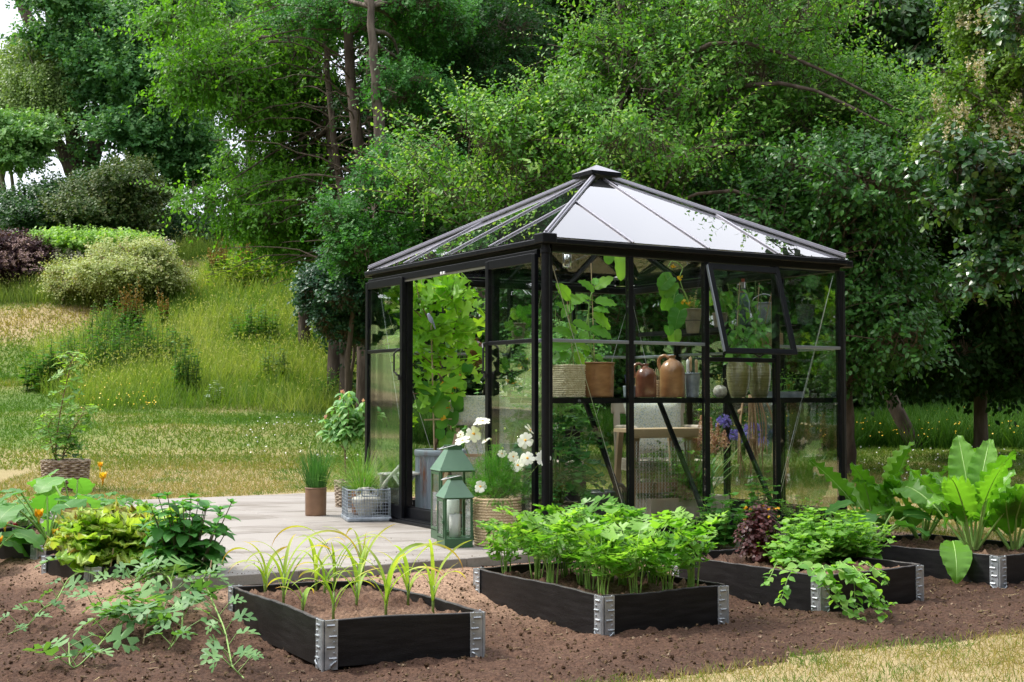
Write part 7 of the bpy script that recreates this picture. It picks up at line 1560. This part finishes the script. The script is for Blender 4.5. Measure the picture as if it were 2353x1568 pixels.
# ---- tibouchina tree
e = plant('tibouchina_tree', 'small standard tree with velvety drooping leaves and pink buds behind the pots', 'potted tree', TIB_AT); lf, st, fl = MB(), MB(), MB()
def TP(px, py): q = P(px, py, TIB_AT[1])-Vector(TIB_AT); return A(*q)
st.tube(spline([(0, 0, 0), TP(795, 1090), TP(793, 1035)], 10), np.linspace(.008, .007, 10), 7); fk = TP(793, 1035)
tips = [(745, 962), (765, 935), (790, 905), (812, 900), (835, 925), (860, 935), (870, 950), (735, 990), (780, 960), (805, 945), (830, 965), (848, 975), (770, 985), (800, 985), (780, 920), (822, 940)]
for i, (a, b_) in enumerate(tips):
    t = TP(a, b_)+A(0, gs_(0, .07), 0); mid = fk*.45+t*.55+A(0, 0, .02); sp = spline([fk, mid, t], 10); st.tube(sp, np.linspace(.005, .0022, 10), 5, cap=False)
    for j in range(3, 10):
        for k in range(4): aa = j*1.5+k*2.1+rr_(); bigleaf(lf, sp[j], (math.cos(aa), math.sin(aa), random.uniform(-.8, .3)), (0, -.3, 1), random.uniform(.075, .11), random.uniform(.034, .048), 'ov', 5, 4, .01, 1.0, .1)
    if i % 2 == 0: fl.inst(LEAF, np.repeat([t], 5, 0)+RNG.normal(size=(5, 3))*.004, unit(RNG.normal(size=(5, 3))*.3+[0, 0, 1]), rdir(5), .030, 1.6)
finish(e, stem=(st, M_WST), foliage=(lf, M_TIB), bud=(fl, M_PINK))
# ---- currant in willow pot
e = plant('currant_bush', 'young currant bush with lobed leaves in the willow basket on the lawn', 'currant bush', CUR_AT); lf, st = MB(), MB()
def CPt(px, py, dy=0): return A(*(P(px, py, CUR_AT[1]+dy)-Vector(CUR_AT)))
for pts_, dn in (([(128, 1070), (130, 1010), (142, 930), (160, 850), (170, 812)], 46), ([(140, 1070), (155, 1010), (185, 960), (195, 935)], 34), ([(132, 1070), (118, 1020), (112, 980), (130, 950)], 26), ([(140, 1070), (150, 1040), (170, 1020)], 16)):
    sp = spline([CPt(*q, dy=gs_(0, .05)) for q in pts_], 24); st.tube(sp, np.linspace(.008, .003, 24), 6)
    for j in range(dn):
        t = .22+.78*(j+.5)/dn; q = sp[int(t*23)]; a = j*2.4; b1 = q+A(math.cos(a), math.sin(a), .4)*random.uniform(.05, .11); petiole(st, q, b1, .002, .0015); lf.inst(MAPLE, [b1], [unit(A(math.cos(a), math.sin(a), -.15))], [unit(A(math.cos(a)*.4, -.3, 1)+RNG.normal(size=3)*.2)], random.uniform(.10, .15)*(1.1-.3*t), 1., 0, np.clip(t-.2+gs_(0, .15), 0, 1))
finish(e, stem=(st, M_WST), foliage=(lf, M_CUR))
# ---- cosmos
e = plant('cosmos_plant', 'feathery white cosmos overflowing its woven basket in front of the door', 'cosmos', COS_AT); lf, st = MB(), MB()
def CO(px, py, dy=0): return A(*(P(px, py, COS_AT[1]+dy)-Vector(COS_AT)))
def frond(mb, p, d, L_, m=0, rn=.5):
    d = unit(d); n = 5; sd = unit(np.cross(d, RNG.normal(size=3)))
    V = []; q = np.array(p, float)
    segs = [(q, q+d*L_)]
    for j in range(n):
        b0 = q+d*L_*(.2+.75*j/n)
        for sg in (-1, 1):
            dd = unit(d*.7+sd*sg*.9+RNG.normal(size=3)*.2); l_ = L_*.42*(1-.3*j/n); segs.append((b0, b0+dd*l_)); segs.append((b0+dd*l_*.5, b0+dd*l_*.5+unit(dd+RNG.normal(size=3)*.6)*l_*.45))
    a = np.array([s[0] for s in segs]); b_ = np.array([s[1] for s in segs]); mb.inst(NEED, a, b_-a, unit(RNG.normal(size=(len(a), 3))), np.linalg.norm(b_-a, axis=1), .0024/np.linalg.norm(b_-a, axis=1), m, rn)
NEED = tmpl([(-.5, 0, 0), (.5, 0, 0), (.3, 1, 0), (-.3, 1, 0)], [(0, 1, 2, 3)])
for i in range(420):
    a = rr_()*6.3; el = math.asin(rr_()**.8); R_ = random.uniform(.45, 1.); t = A(math.cos(a)*math.cos(el)*.19*R_, math.sin(a)*math.cos(el)*.17*R_, .02+math.sin(el)*.33*R_)
    if i % 5 == 0: petiole(st, A(gs_(0, .03), gs_(0, .03), 0), t, .002, .0012)
    frond(lf, t*.92, unit(t+A(0, 0, .06)+RNG.normal(size=3)*.08), random.uniform(.05, .085), 0, rr_())
for i in range(26): a = rr_()*6.3; b0 = A(math.cos(a)*.12, math.sin(a)*.12, .02); frond(lf, b0, A(math.cos(a), math.sin(a), -.2), .08, 0, rr_())
finish(e, foliage=(lf, M_COS))
cfl = [(420, 205, .034, 's'), (365, 280, .038, 'f'), (288, 283, .018, 'f'), (300, 322, .036, 's'), (675, 318, .036, 'f'), (705, 258, .034, 's'), (780, 425, .036, 'f'), (687, 425, .034, 'f'), (630, 468, .034, 'f'), (603, 415, .024, 'f'), (535, 398, .02, 'f'), (407, 595, .030, 'f'), (395, 212, .028, 's'), (440, 320, .022, 's')]
PET = tmpl([(0, 0, 0), (-.20, .35, .02), (.20, .35, .02), (0, .35, -.01), (-.30, .72, .0), (.30, .72, 0), (0, .72, .03), (-.22, .95, -.05), (-.08, 1.0, -.03), (.08, .97, -.05), (.24, .94, -.04)], [(0, 3, 1), (0, 2, 3), (1, 3, 6, 4), (3, 2, 5, 6), (4, 6, 8, 7), (6, 5, 10, 9), (6, 9, 8)])
for i, (cx_, cy_, R_, kd) in enumerate(cfl):
    R_ *= 1.45; px, py = (1650+cx_/1.4933)/1.7408, (1550+cy_/1.4933)/1.7408; c = CO(px, py, random.uniform(-.16, -.05)); f = bpy.data.objects.new('flower', None); COL.objects.link(f); f.parent = e; f.empty_display_size = .02; f.location = c
    nn = unit({'f': A(gs_(0, .25), -1, .35+gs_(0, .15)), 's': A(gs_(0, .6), -.5, .9), 'b': A(.2, .75, .45)}[kd]); u1 = unit(np.cross(nn, A(0, 0, 1))); u2 = np.cross(u1, nn); m_ = MB()
    for k in range(8): an = k*PI/4+gs_(0, .06); m_.inst(PET, [nn*.001*k], [unit(u1*math.cos(an)+u2*math.sin(an)+nn*random.uniform(-.15, .25))], [nn], R_*random.uniform(.92, 1.08), 1.)
    m_.build('petals', M_WPET, f, smooth=True); m_ = MB(); a_ = -nn*.002; m_.tube([a_, nn*.006, nn*.009], [R_*.2, R_*.18, R_*.06], 12); m_.build('centre', M_GST if kd == 'b' else M_YC, f, smooth=True)
    b0 = A(c[0]*.35, c[1]*.3, .05); petiole(st, b0, c-nn*.003, .0018, .0013, .0, 8)
M_BUD = LMAT('green_bud', [(.3, .4, .15), (.55, .58, .35)])
for px, py in ((1104, 985), (1140, 990), (1160, 985), (1128, 1010), (1232, 1042), (1155, 1030), (1098, 1130)): c = CO(px, py, -.1); bd = MB(); bd.lathe([(0, -.008), (.006, -.004), (.0065, .004), (0, .009)], 8, c=c); bd.build('bud', M_BUD, e, smooth=True); petiole(st, c*.5, c, .0014, .001)
finish(e, stem=(st, M_GST))
# ================================================================== PLANTS INSIDE THE GREENHOUSE
def rel(px, py, v, o): return A(*(WP(px, py, v)-Vector(o)))
def vwhere(o): return (Vector(o)-GO).dot(EV)
# ---- grapevine
vv = vwhere(TUB_AT); e = plant('grapevine', 'tall bright yellow green grapevine climbing from the zinc tub', 'grapevine', TUB_AT); lf, st = MB(), MB()
R_ = lambda px, py, dv=0: rel(px, py, vv+dv, TUB_AT)
stems = [[(1000, 1035), (1010, 960), (1015, 870), (1005, 800), (985, 740), (965, 690), (955, 650)], [(1012, 900), (1035, 830), (1045, 760), (1075, 725), (1100, 735)], [(1015, 870), (985, 830), (950, 810), (925, 800)], [(1040, 770), (1040, 700), (1035, 650), (1030, 625)], [(990, 760), (960, 720), (930, 700), (915, 690)], [(1010, 890), (980, 900), (950, 905), (925, 900)]]
for i, s in enumerate(stems): st.tube(spline([R_(a, b_, gs_(0, .05)) for a, b_ in s], 24), np.linspace(.011 if i == 0 else .007, .003, 24), 6)
zone = [(905, 640, 10), (955, 640, 30), (1000, 640, 28), (1045, 630, 26), (1085, 680, 22), (930, 690, 26), (980, 690, 34), (1035, 700, 34), (1090, 740, 24), (940, 745, 30), (1000, 745, 36), (1060, 765, 30), (960, 795, 28), (1020, 800, 34), (1085, 810, 20), (975, 850, 26), (1030, 860, 22), (925, 800, 14), (1005, 900, 14), (920, 860, 10), (935, 910, 6), (1065, 850, 14)]
for a, b_, k in zone:
    for _ in range(int(k*.36)):
        px, py = a+gs_(0, 22), b_+gs_(0, 20)
        if px > 1112 or px < 898: continue
        v_ = vv+gs_(0, .12); py = max(py, 618)
        while WV(px, py, v_)[0] < .13 and v_ < 2.5: v_ += .08
        q = rel(px, py, v_, TUB_AT)
        bigd = unit(A(gs_(0, .7), -.25+gs_(0, .4), -.35+gs_(0, .35))); lf.inst(MAPLE, [q], [bigd], [unit(A(gs_(0, .35), -.75, .75))], random.uniform(.11, .19), 1., 0, np.clip(gs_(.5, .3)-.25*(py > 860), 0, 1))
        if rr_() < .25: petiole(st, q, q+A(gs_(0, .04), .03, .05), .0018, .0014)
finish(e, stem=(st, M_WST), foliage=(lf, M_VINE))
for i, (px, t_, b_, dv) in enumerate([(990, 715, 1040, -.06), (1030, 800, 1045, .05), (966, 620, 700, .1)]):
    a0 = WP(px, t_, vv+dv); c0 = WP(px+8, b_, vv+dv); e2 = plant('bamboo_cane', ['left bamboo cane tied in the grapevine tub', 'right bamboo cane in the grapevine tub', 'hanging twine end at the top of the grapevine'][i], 'cane', c0, 'canes in the grapevine tub'); m_ = MB(); m_.tube([(0, 0, 0), tuple(a0-c0)], .006 if i < 2 else .002, 7); m_.build('cane_rod', M_CANE, e2)
e2 = plant('bamboo_cane', 'short horizontal cane lashed across the grapevine canes', 'cane', WP(975, 965, vv-.08), 'canes in the grapevine tub'); m_ = MB(); m_.tube([(0, 0, 0), tuple(WP(1050, 963, vv-.08)-WP(975, 965, vv-.08))], .006, 7); m_.build('cane_rod', M_CANE, e2)
# ---- cucumber at the foot of the vine
e = plant('cucumber_plant', 'darker cucumber vine with yellow blossoms climbing below the grapevine', 'cucumber', TUB_AT); lf, st, fl = MB(), MB(), MB()
st.tube(spline([R_(1035, 1035), R_(1030, 980), R_(1045, 920), R_(1050, 860), R_(1062, 800), R_(1080, 830)], 26), .0045, 6); st.tube(spline([R_(1045, 900), R_(1010, 905), R_(975, 920)], 12), .003, 5)
for a, b_, L_ in [(1000, 905, .16), (1025, 900, .15), (975, 930, .12), (1010, 935, .14), (1050, 925, .11), (1040, 960, .11), (1020, 975, .09), (1055, 945, .08), (1040, 1005, .09), (1028, 1020, .10), (1062, 890, .08), (1075, 850, .09), (1050, 870, .09), (985, 900, .12), (1012, 1000, .08), (1058, 980, .07)]:
    bigleaf(lf, R_(a, b_-12, -.08), (gs_(0, .4), -.2, -.8), (gs_(0, .3), -1, .35), L_, L_*1.0, 'heart', 8, 6, .03, .5, .1)
for a, b_ in [(1018, 885), (1040, 905), (1055, 865), (1030, 940), (1048, 888), (1018, 960)]: fl.inst(TINY, np.repeat([R_(a, b_, -.12)], 4, 0), unit(RNG.normal(size=(4, 3))+[0, -.5, 0]), rdir(4), .03, 1.5)
finish(e, stem=(st, M_GST), foliage=(lf, M_CUC), flower=(fl, M_ORF))
# ---- eggplants on the shelf
def eggplant(label, o, stempts, leaves, cane):
    v0 = vwhere(o); Q_ = lambda px, py, dv=0: rel(px, py, v0+dv, o); e = plant('eggplant', label, 'eggplant', o, 'eggplants on the shelf'); lf, st = MB(), MB(); sp = spline([A(0, 0, 0)]+[Q_(*q) for q in stempts], 20); st.tube(sp, np.linspace(.008, .004, 20), 7)
    for (a, b_, c, d, L_) in leaves:
        p0 = Q_(a, b_, gs_(0, .03)); p1 = Q_(c, d, gs_(-.02, .04)); j = np.argmin(np.linalg.norm(sp-p0, axis=1)); petiole(st, sp[j], p0, .0028, .0022); dr = unit(p1-p0); bigleaf(lf, p0, dr+A(0, 0, .15), A(gs_(0, .15), -.75, .8), L_, L_*.62, 'ov', 12, 8, .034, .5, .12, rib=st)
    finish(e, stem=(st, M_GST), foliage=(lf, M_EGG))
    a0 = Q_(cane[0], cane[1]); c0 = Q_(cane[2], cane[3]); e2 = plant('cane', 'thin cane supporting the '+label.split(' with')[0], 'cane', Vector(o)+Vector(c0), 'canes on the shelf'); m_ = MB(); m_.tube([(0, 0, 0), a0-c0], .0032, 6); m_.build('cane_rod', M_CANE, e2)
eggplant('left eggplant with broad drooping leaves in the pale square basket', EGG1, [(1318, 800), (1312, 740), (1310, 690), (1312, 670)], [(1310, 690, 1290, 665, .15), (1312, 700, 1345, 680, .15), (1308, 720, 1285, 700, .16), (1315, 700, 1300, 720, .13), (1315, 770, 1270, 755, .14), (1316, 740, 1348, 755, .14), (1318, 790, 1345, 800, .17), (1312, 790, 1280, 800, .18), (1310, 815, 1275, 830, .15), (1320, 810, 1335, 835, .15), (1310, 680, 1330, 690, .12), (1302, 745, 1320, 760, .11)], (1301, 670, 1318, 840))
eggplant('right eggplant with large light leaves in the stoneware crock', EGG2, [(1358, 800), (1352, 740), (1356, 690), (1368, 650)], [(1366, 670, 1335, 648, .14), (1368, 665, 1400, 642, .16), (1362, 690, 1330, 680, .10), (1368, 695, 1425, 700, .18), (1360, 720, 1390, 745, .18), (1356, 755, 1400, 775, .17), (1358, 770, 1325, 780, .16), (1356, 760, 1385, 790, .15), (1362, 710, 1385, 715, .12), (1358, 700, 1335, 690, .09), (1370, 655, 1360, 632, .09), (1366, 815, 1385, 830, .08), (1350, 820, 1345, 800, .07)], (1358, 605, 1366, 835))
# ---- peppers in the olive vases
def pepper(label, o, tops, nleaf):
    v0 = vwhere(o); Q_ = lambda px, py, dv=0: rel(px, py, v0+dv, o); e = plant('pepper_plant', label, 'pepper plant', o, 'pepper plants in the olive vases'); lf, st = MB(), MB()
    for (px, py) in tops:
        t = Q_(px, py, gs_(0, .05)); sp = spline([A(0, 0, 0), t*A(.2, .2, .45), t], 16); st.tube(sp, np.linspace(.0045, .002, 16), 6)
        for j in range(nleaf):
            u_ = .12+.88*(j+.6)/nleaf; q = sp[int(u_*15)]; a = j*2.4+rr_(); L_ = random.uniform(.055, .105)*(1.35-.7*u_); p1 = q+A(math.cos(a), math.sin(a), .3)*.03; petiole(st, q, p1, .0015, .0012); bigleaf(lf, p1, (math.cos(a), math.sin(a)*.7-.2, random.uniform(-1.0, -.1)), (0, -.6, .8), L_, L_*.52, 'ov', 7, 4, .02, .8, .15)
    finish(e, stem=(st, M_GST), foliage=(lf, M_PEP)); return Q_
Qa = pepper('pepper plant with big glossy leaves in the left olive vase', PEP1, [(1660, 690), (1672, 650), (1695, 655), (1700, 700), (1650, 660), (1690, 760), (1670, 770)], 11)
Qb = pepper('pepper plant with fine upper shoots in the right olive vase', PEP2, [(1715, 650), (1735, 645), (1750, 670), (1725, 700), (1700, 680), (1745, 760), (1720, 780)], 11)
for i, (o, x1, y1, x2, y2) in enumerate([(PEP1, 1700, 648, 1690, 815), (PEP2, 1745, 650, 1733, 810)]):
    v0 = vwhere(o); c0, a0 = WP(x2, y2, v0), WP(x1, y1, v0); e2 = plant('cane', 'long thin cane in the %s olive vase' % ('left', 'right')[i], 'cane', c0, 'canes on the shelf'); m_ = MB(); m_.tube([(0, 0, 0), tuple(a0-c0)], .0035, 6); m_.build('cane_rod', M_CANE, e2)
# ---- squash trailing from the hanging pots
def trailer(label, o, pts, leaves, cat='cucumber', ml=M_CUC, flowers=()):
    v0 = vwhere(o); Q_ = lambda px, py, dv=0: rel(px, py, v0+dv, o); e = plant('cucumber_plant', label, cat, o, 'cucumbers trailing from pots'); lf, st, fl = MB(), MB(), MB()
    for s in pts: st.tube(spline([Q_(*q) for q in s], 20), .0032, 6)
    for (a, b_, L_) in leaves: bigleaf(lf, Q_(a, b_-L_*.45*F/9, gs_(0, .04)), (gs_(0, .35), -.15, -.9), (gs_(0, .4), -1, .3), L_, L_*1.02, 'heart', 10, 8, .06, .5, .2, rib=st)
    for a, b_ in flowers: fl.inst(TINY, np.repeat([Q_(a, b_, -.05)], 4, 0), unit(RNG.normal(size=(4, 3))+[0, -.5, 0]), rdir(4), .03, 1.5)
    finish(e, stem=(st, M_CELS), foliage=(lf, ml), flower=(fl, M_ORF))
trailer('cucumber vine looping out of the hanging clay pot by the second mullion', POT1, [[(1590, 712), (1572, 670), (1555, 665), (1545, 700)], [(1590, 712), (1575, 680), (1562, 640), (1568, 615), (1545, 600), (1535, 615)]], [(1540, 655, .12), (1545, 670, .13), (1552, 705, .14), (1535, 700, .10), (1562, 735, .14), (1535, 760, .07), (1550, 775, .10), (1585, 705, .08), (1560, 690, .10), (1600, 700, .06), (1532, 640, .07)], flowers=[(1550, 612), (1563, 640), (1572, 695), (1582, 700)])
trailer('cucumber vine with two leaves trailing from the smaller pot on the high shelf', POT2, [[(1655, 720), (1640, 690), (1628, 700), (1635, 745)]], [(1635, 690, .10), (1668, 690, .11), (1672, 720, .09), (1655, 700, .08)])
trailer('cucumber vine spilling from the pot behind the right door pane', POT3, [[(1190, 740), (1180, 715), (1170, 730), (1165, 760)], [(1195, 735), (1212, 750), (1208, 780), (1215, 810)]], [(1185, 725, .09), (1200, 720, .10), (1212, 745, .09), (1168, 752, .08), (1175, 790, .08), (1205, 775, .08), (1190, 765, .07), (1212, 715, .07)])
e = plant('cucumber_plant', 'cucumber vine with yellow flowers climbing low behind the right door pane', 'cucumber', U(.75, 2.3, .3)); lf, st, fl = MB(), MB(), MB(); o_ = U(.75, 2.3, .3)
for k in range(46): a, b_ = random.uniform(1150, 1238), random.uniform(800, 1060); bigleaf(lf, rel(a, b_, 2.25+gs_(0, .05), o_), (gs_(0, .4), -.2, -.7), (gs_(0, .4), -1, .4), random.uniform(.04, .08), .06, 'heart', 5, 4, .03, .5)
for k in range(5): st.tube(spline([rel(1170+12*k, 1060, 2.3, o_), rel(1165+14*k+gs_(0, 8), 930, 2.25, o_), rel(1175+10*k, 810, 2.25, o_)], 14), .003, 5)
for k in range(9): fl.inst(TINY, np.repeat([rel(random.uniform(1160, 1235), random.uniform(820, 930), 2.18, o_)], 4, 0), rdir(4), rdir(4), .028, 1.5)
finish(e, stem=(st, M_GST), foliage=(lf, M_CUC), flower=(fl, M_ORF))
# vine tip hanging under the roof
e = plant('cucumber_plant', 'two leaves of a vine hanging under the roof by the left mullion', 'cucumber', WP(1425, 585, .6)); o_ = WP(1425, 585, .6); lf, st = MB(), MB(); st.tube(spline([rel(1440, 590, .6, o_), rel(1425, 583, .6, o_), rel(1405, 590, .6, o_)], 10), .003, 5); bigleaf(lf, rel(1424, 592, .55, o_), (.1, -.1, -1), (.3, -1, .2), .17, .09, 'heart', 9, 6, .04, .4); bigleaf(lf, rel(1402, 580, .58, o_), (-.2, -.1, -1), (-.2, -1, .2), .09, .08, 'heart', 7, 4, .03, .4); finish(e, stem=(st, M_GST), foliage=(lf, M_CUC))
# ---- tomato builder: arching compound leaves
def tomato(name, label, cat, o, n, spread, H_, L_, ml, seed=0, group=None, flat=1., lo=.1, fruit=0, sl=.16):
    e = plant(name, label, cat, o, group); lf, st, fr = MB(), MB(), MB()
    for i in range(n):
        a = i*2.4+rr_(); r = spread*math.sqrt(rr_())*.5; h_ = H_*random.uniform(lo, 1); b0 = A(r*math.cos(a)*.6, r*math.sin(a)*flat*.6, h_); 
        if i % 5 == 0: petiole(st, (gs_(0, .02), gs_(0, .02), 0), b0+A(0, 0, H_*.15), .006, .003, 0, 8)
        d = A(math.cos(a), math.sin(a)*flat, random.uniform(-.1, .6)); ln = sl*random.uniform(.7, 1.3); sp = spline([b0, b0+d*ln*.6, b0+d*ln+A(0, 0, -.35*ln)], 9); st.tube(sp, np.linspace(.002, .001, 9), 4, cap=False); sd = unit(np.cross(d, A(0, 0, 1))); rn = rr_()
        for j in (3, 5, 7):
            for sg in (-1, 1): lf.inst(OAK, [sp[j]], [unit(sd*sg+d*.5+A(0, 0, -.35)+RNG.normal(size=3)*.15)], [unit(A(0, -.3, 1)+RNG.normal(size=3)*.2)], L_*random.uniform(.7, 1.1), 1.35, 0, rn)
        lf.inst(OAK, [sp[8]], [unit(d+A(0, 0, -.7))], [unit(A(0, -.4, 1))], L_*1.2, 1.35, 0, np.clip(rn+.1, 0, 1))
    for k in range(fruit): fr.lathe([(0, -.014), (.011, -.009), (.014, 0), (.010, .010), (0, .013)], 10, c=(gs_(0, spread*.3), gs_(-.05, .05), H_*random.uniform(.2, .8)))
    finish(e, stem=(st, M_GST), foliage=(lf, ml), fruit=(fr, mat('green_tomato', (.16, .28, .05), (.25, .36, .08), .3, scale=4) if fruit else None)); return e
tomato('tomato_plant', 'dark leafy tomato plant in the willow pot behind the near corner post', 'tomato plant', TOM, 90, .38, .62, .075, M_TOM, sl=.17)
tomato('tomato_plant', 'tall feathery cherry tomatoes behind the crock and the left mullion', 'tomato plant', TUBT, 150, .62, .78, .048, M_TOML, sl=.14, fruit=10, lo=.0)
tomato('tomato_plant', 'light green tomato foliage behind the two brown jugs', 'tomato plant', tuple(U(1.50, 2.05, .80)), 130, .75, .80, .045, M_TOML, sl=.13, fruit=9, lo=.0)
# ---- agapanthus
PX = Vector(PBOX)
e = plant('agapanthus', 'blue violet agapanthus blooms with strap leaves behind the third mullion', 'agapanthus', U(2.0, .95, .18)); o_ = U(2.0, .95, .18); lf, st = MB(), MB()
for i in range(46): a = rr_()*6.3; strap(lf, (gs_(0, .05), gs_(0, .04), 0), a, random.uniform(.3, .5), .016, random.uniform(1.0, 1.45), random.uniform(.3, 1.4), n=9)
for (px, py, R) in [(1662, 972, .065), (1728, 992, .075), (1692, 1002, .06), (1752, 1018, .05), (1715, 1010, .055)]:
    c = rel(px, py, .95+gs_(0, .04), o_); petiole(st, (gs_(0, .03), 0, 0), c, .0045, .003, 0, 8); f = bpy.data.objects.new('flower_head', None); COL.objects.link(f); f.parent = e; f.location = c; f.empty_display_size = .02; m_ = MB(); m2 = MB()
    for k in range(46):
        d = rdir(1, -.5, 1)[0]; q = d*R*random.uniform(.55, .8); petiole(m2, (0, 0, 0), q, .001, .0008, 0, 3)
        x = unit(np.cross(d, RNG.normal(size=3))); y = np.cross(d, x)
        for j in range(5): an = j*1.257; m_.inst(LEAFN, [q], [unit(d*1.1+(x*math.cos(an)+y*math.sin(an))*.6)], [d], R*.42, 1.1)
    m_.build('florets', M_AGF, f); m2.build('stalks', M_AGF, f)
finish(e, stem=(st, M_GST), foliage=(lf, M_AGA))
# ---- astilbe
e = plant('astilbe', 'pale pink astilbe plumes over ferny leaves behind the second mullion', 'astilbe', U(1.62, .72, .18)); o_ = U(1.62, .72, .18); lf, st, fl = MB(), MB(), MB()
for (px, py, h_) in [(1612, 955, .22), (1632, 960, .2), (1596, 985, .16), (1650, 975, .18), (1620, 985, .17), (1665, 990, .14), (1640, 1000, .15), (1600, 1010, .13)]:
    t = rel(px, py, .72+gs_(0, .06), o_); petiole(st, (gs_(0, .04), gs_(0, .03), 0), t, .0025, .0012, 0, 8)
    for k in range(240): u_ = rr_(); r = (.002+.040*(u_)**.8)*rr_()**.6; a = rr_()*6.3; q = t+A(r*math.cos(a), r*math.sin(a), -u_*h_+r*.6); fl.inst(TINY, [q], rdir(1), rdir(1), random.uniform(.009, .016), 1.6)
finish(e, stem=(st, M_RST), flower=(fl, M_ASTF))
bush('astilbe', 'bushy green leaves of the astilbe in the wooden planter', 'astilbe', tuple(U(1.66, .75, .17)), 34, .46, .25, OAK, .075, LMAT('astilbe_leaf', [(.07, .19, .03), (.11, .25, .045), (.16, .3, .06)]), M_GST, 1.0, gap=.04, thick=.003)
bush('rosemary', 'wispy rosemary in the planter behind the chicken wire', 'rosemary', tuple(U(1.40, .80, .17)), 40, .42, .18, LEAFN, .035, LMAT('rosemary_leaf', [(.05, .12, .045), (.09, .17, .07)]), M_WST, .7, gap=.014, thick=.002)
# ---- fern in a glass jar
e = plant('fern', 'fern fronds standing in a clear glass jar behind the corner post', 'fern', U(.42, 1.0, .485)); lf = MB()
for i in range(7):
    a = random.uniform(.3, 2.8); d = A(math.cos(a)*.45, gs_(0, .2), 1); sp = spline([A(0, 0, 0), d*.16, d*.34+A(math.cos(a)*.06, 0, -.02)], 26); lf.tube(sp, .0014, 4, rnd=.3); ax = unit(np.gradient(sp, axis=0))
    for j in range(5, 26):
        sd = unit(np.cross(ax[j], A(0, 1., .1)))
        for sg in (-1, 1): lf.inst(LEAFN, [sp[j]], [unit(sd*sg+ax[j]*.35)], [A(0, -1, .2)], .062*(1-((j-5)/21))**.8+.006, .8)
finish(e, foliage=(lf, LMAT('fern_frond', [(.08, .2, .03), (.13, .28, .05)])))
e = thing('glass_jar', 'tall clear glass jar on the side table holding fern fronds', 'jar', tuple(U(.42, 1.0, .485))); m_ = MB(); m_.lathe([(0, 0), (.035, 0), (.036, .01), (.036, .2), (.034, .2), (.034, .012), (0, .01)], 24); m_.build('jar_wall', glassmat('jar_clear', (.93, .96, .95), 1.45, 1.3, .03), e, smooth=True)
# ---- seedlings in the tray, marigold, fern in rope basket, small dried flowers
for i, (dx, lb) in enumerate(((-.09, 'left end of the zinc tray'), (-.02, 'middle of the zinc tray'), (.06, 'right end of the zinc tray'))):
    bush('pepper_seedling', 'young pepper seedling at the '+lb, 'seedling', tuple(Vector(TRAY)+EU*dx+Vector((0, 0, .02))), 3, .16+.05*(i != 1), .05, LEAF, .05, M_PEP, M_GST, 1.0, gap=.04, pair=True, thick=.002, group='seedlings in the zinc tray')
bush('fern', 'feathery fern in the brown rope basket', 'fern', ROPEB, 34, .13, .10, LEAFN, .03, LMAT('asparagus_fern', [(.04, .13, .03), (.07, .18, .04)]), M_GST, .7, gap=.010, thick=.0015)
bush('dried_flowers', 'tiny dried flower sprig standing in the egg shaped vase', 'flowers', EGGV, 7, .09, .035, TINY, .012, LMAT('dry_sprig', [(.35, .33, .12), (.5, .45, .25)]), M_GST, 1.5, gap=.010, thick=.001)
bush('dried_flowers', 'pinkish dry grass heads standing in the hanging clay pot', 'flowers', POT1, 12, .15, .06, TINY, .014, LMAT('dry_heads', [(.45, .33, .26), (.5, .42, .3)]), M_GST, 1.6, gap=.010, thick=.001)
# ---- white phlox outside behind the greenhouse
q = WP(1180, 960, 2.95); q.z = 0; e = plant('phlox', 'bank of white phlox flowering just behind the greenhouse', 'flowers', q); o_ = q; lf, fl, st = MB(), MB(), MB()
for k in range(520):
    a, b_ = random.gauss(1180, 34), random.gauss(905, 22)+abs(gs_(0, 10)); p_ = rel(a, b_, 2.95+gs_(0, .12), o_); x = rdir(1)[0]
    n_ = unit(A(gs_(0, .5), -1, .5+gs_(0, .4))); u1 = unit(np.cross(n_, x)); u2 = np.cross(n_, u1)
    for j in range(5): an = j*1.257; fl.inst(TINY, [p_], [u1*math.cos(an)+u2*math.sin(an)], [n_], .020, 2.)
for k in range(700): a, b_ = random.gauss(1180, 42), random.uniform(900, 1075); lf.inst(LEAF, [rel(a, b_, 2.98+gs_(0, .12), o_)], rdir(1, -.3, .8), [A(0, -.5, 1)], .06, .9)
for k in range(26): a = random.gauss(1180, 36); petiole(st, rel(a, 1085, 2.95, o_), rel(a+gs_(0, 8), 915, 2.95, o_), .003, .002)
finish(e, stem=(st, M_GST), foliage=(lf, M_MINT), flower=(fl, M_WPET))
bush('shrub', 'leafy green bush growing against the back of the greenhouse', 'shrub', tuple(U(1.5, 3.3, 0)), 40, 1.15, .5, LEAF, .075, M_TOML, M_GST, 1.2, gap=.06, thick=.006)
bush('shrub', 'light leafy sapling with a bare stem outside the right glass wall', 'shrub', tuple(U(2.25, 1.6, 0)), 12, .95, .3, LEAF, .08, M_CUR, M_WST, 1.2, gap=.07, thick=.006)
# driftwood stump outside on the lawn
q = G(1790, 1150, -.05); e = plant('tree_stump', 'small forked driftwood branch on the lawn seen through the right pane', 'branch', q); m_ = MB(); m_.tube(spline([(0, 0, 0), (.0, 0, .2), (-.06, 0, .45)], 10), np.linspace(.03, .012, 10), 8); m_.tube(spline([(0, 0, .05), (.07, 0, .2), (.09, 0, .42)], 10), np.linspace(.028, .012, 10), 8); m_.build('branch', M_WST, e, smooth=True)
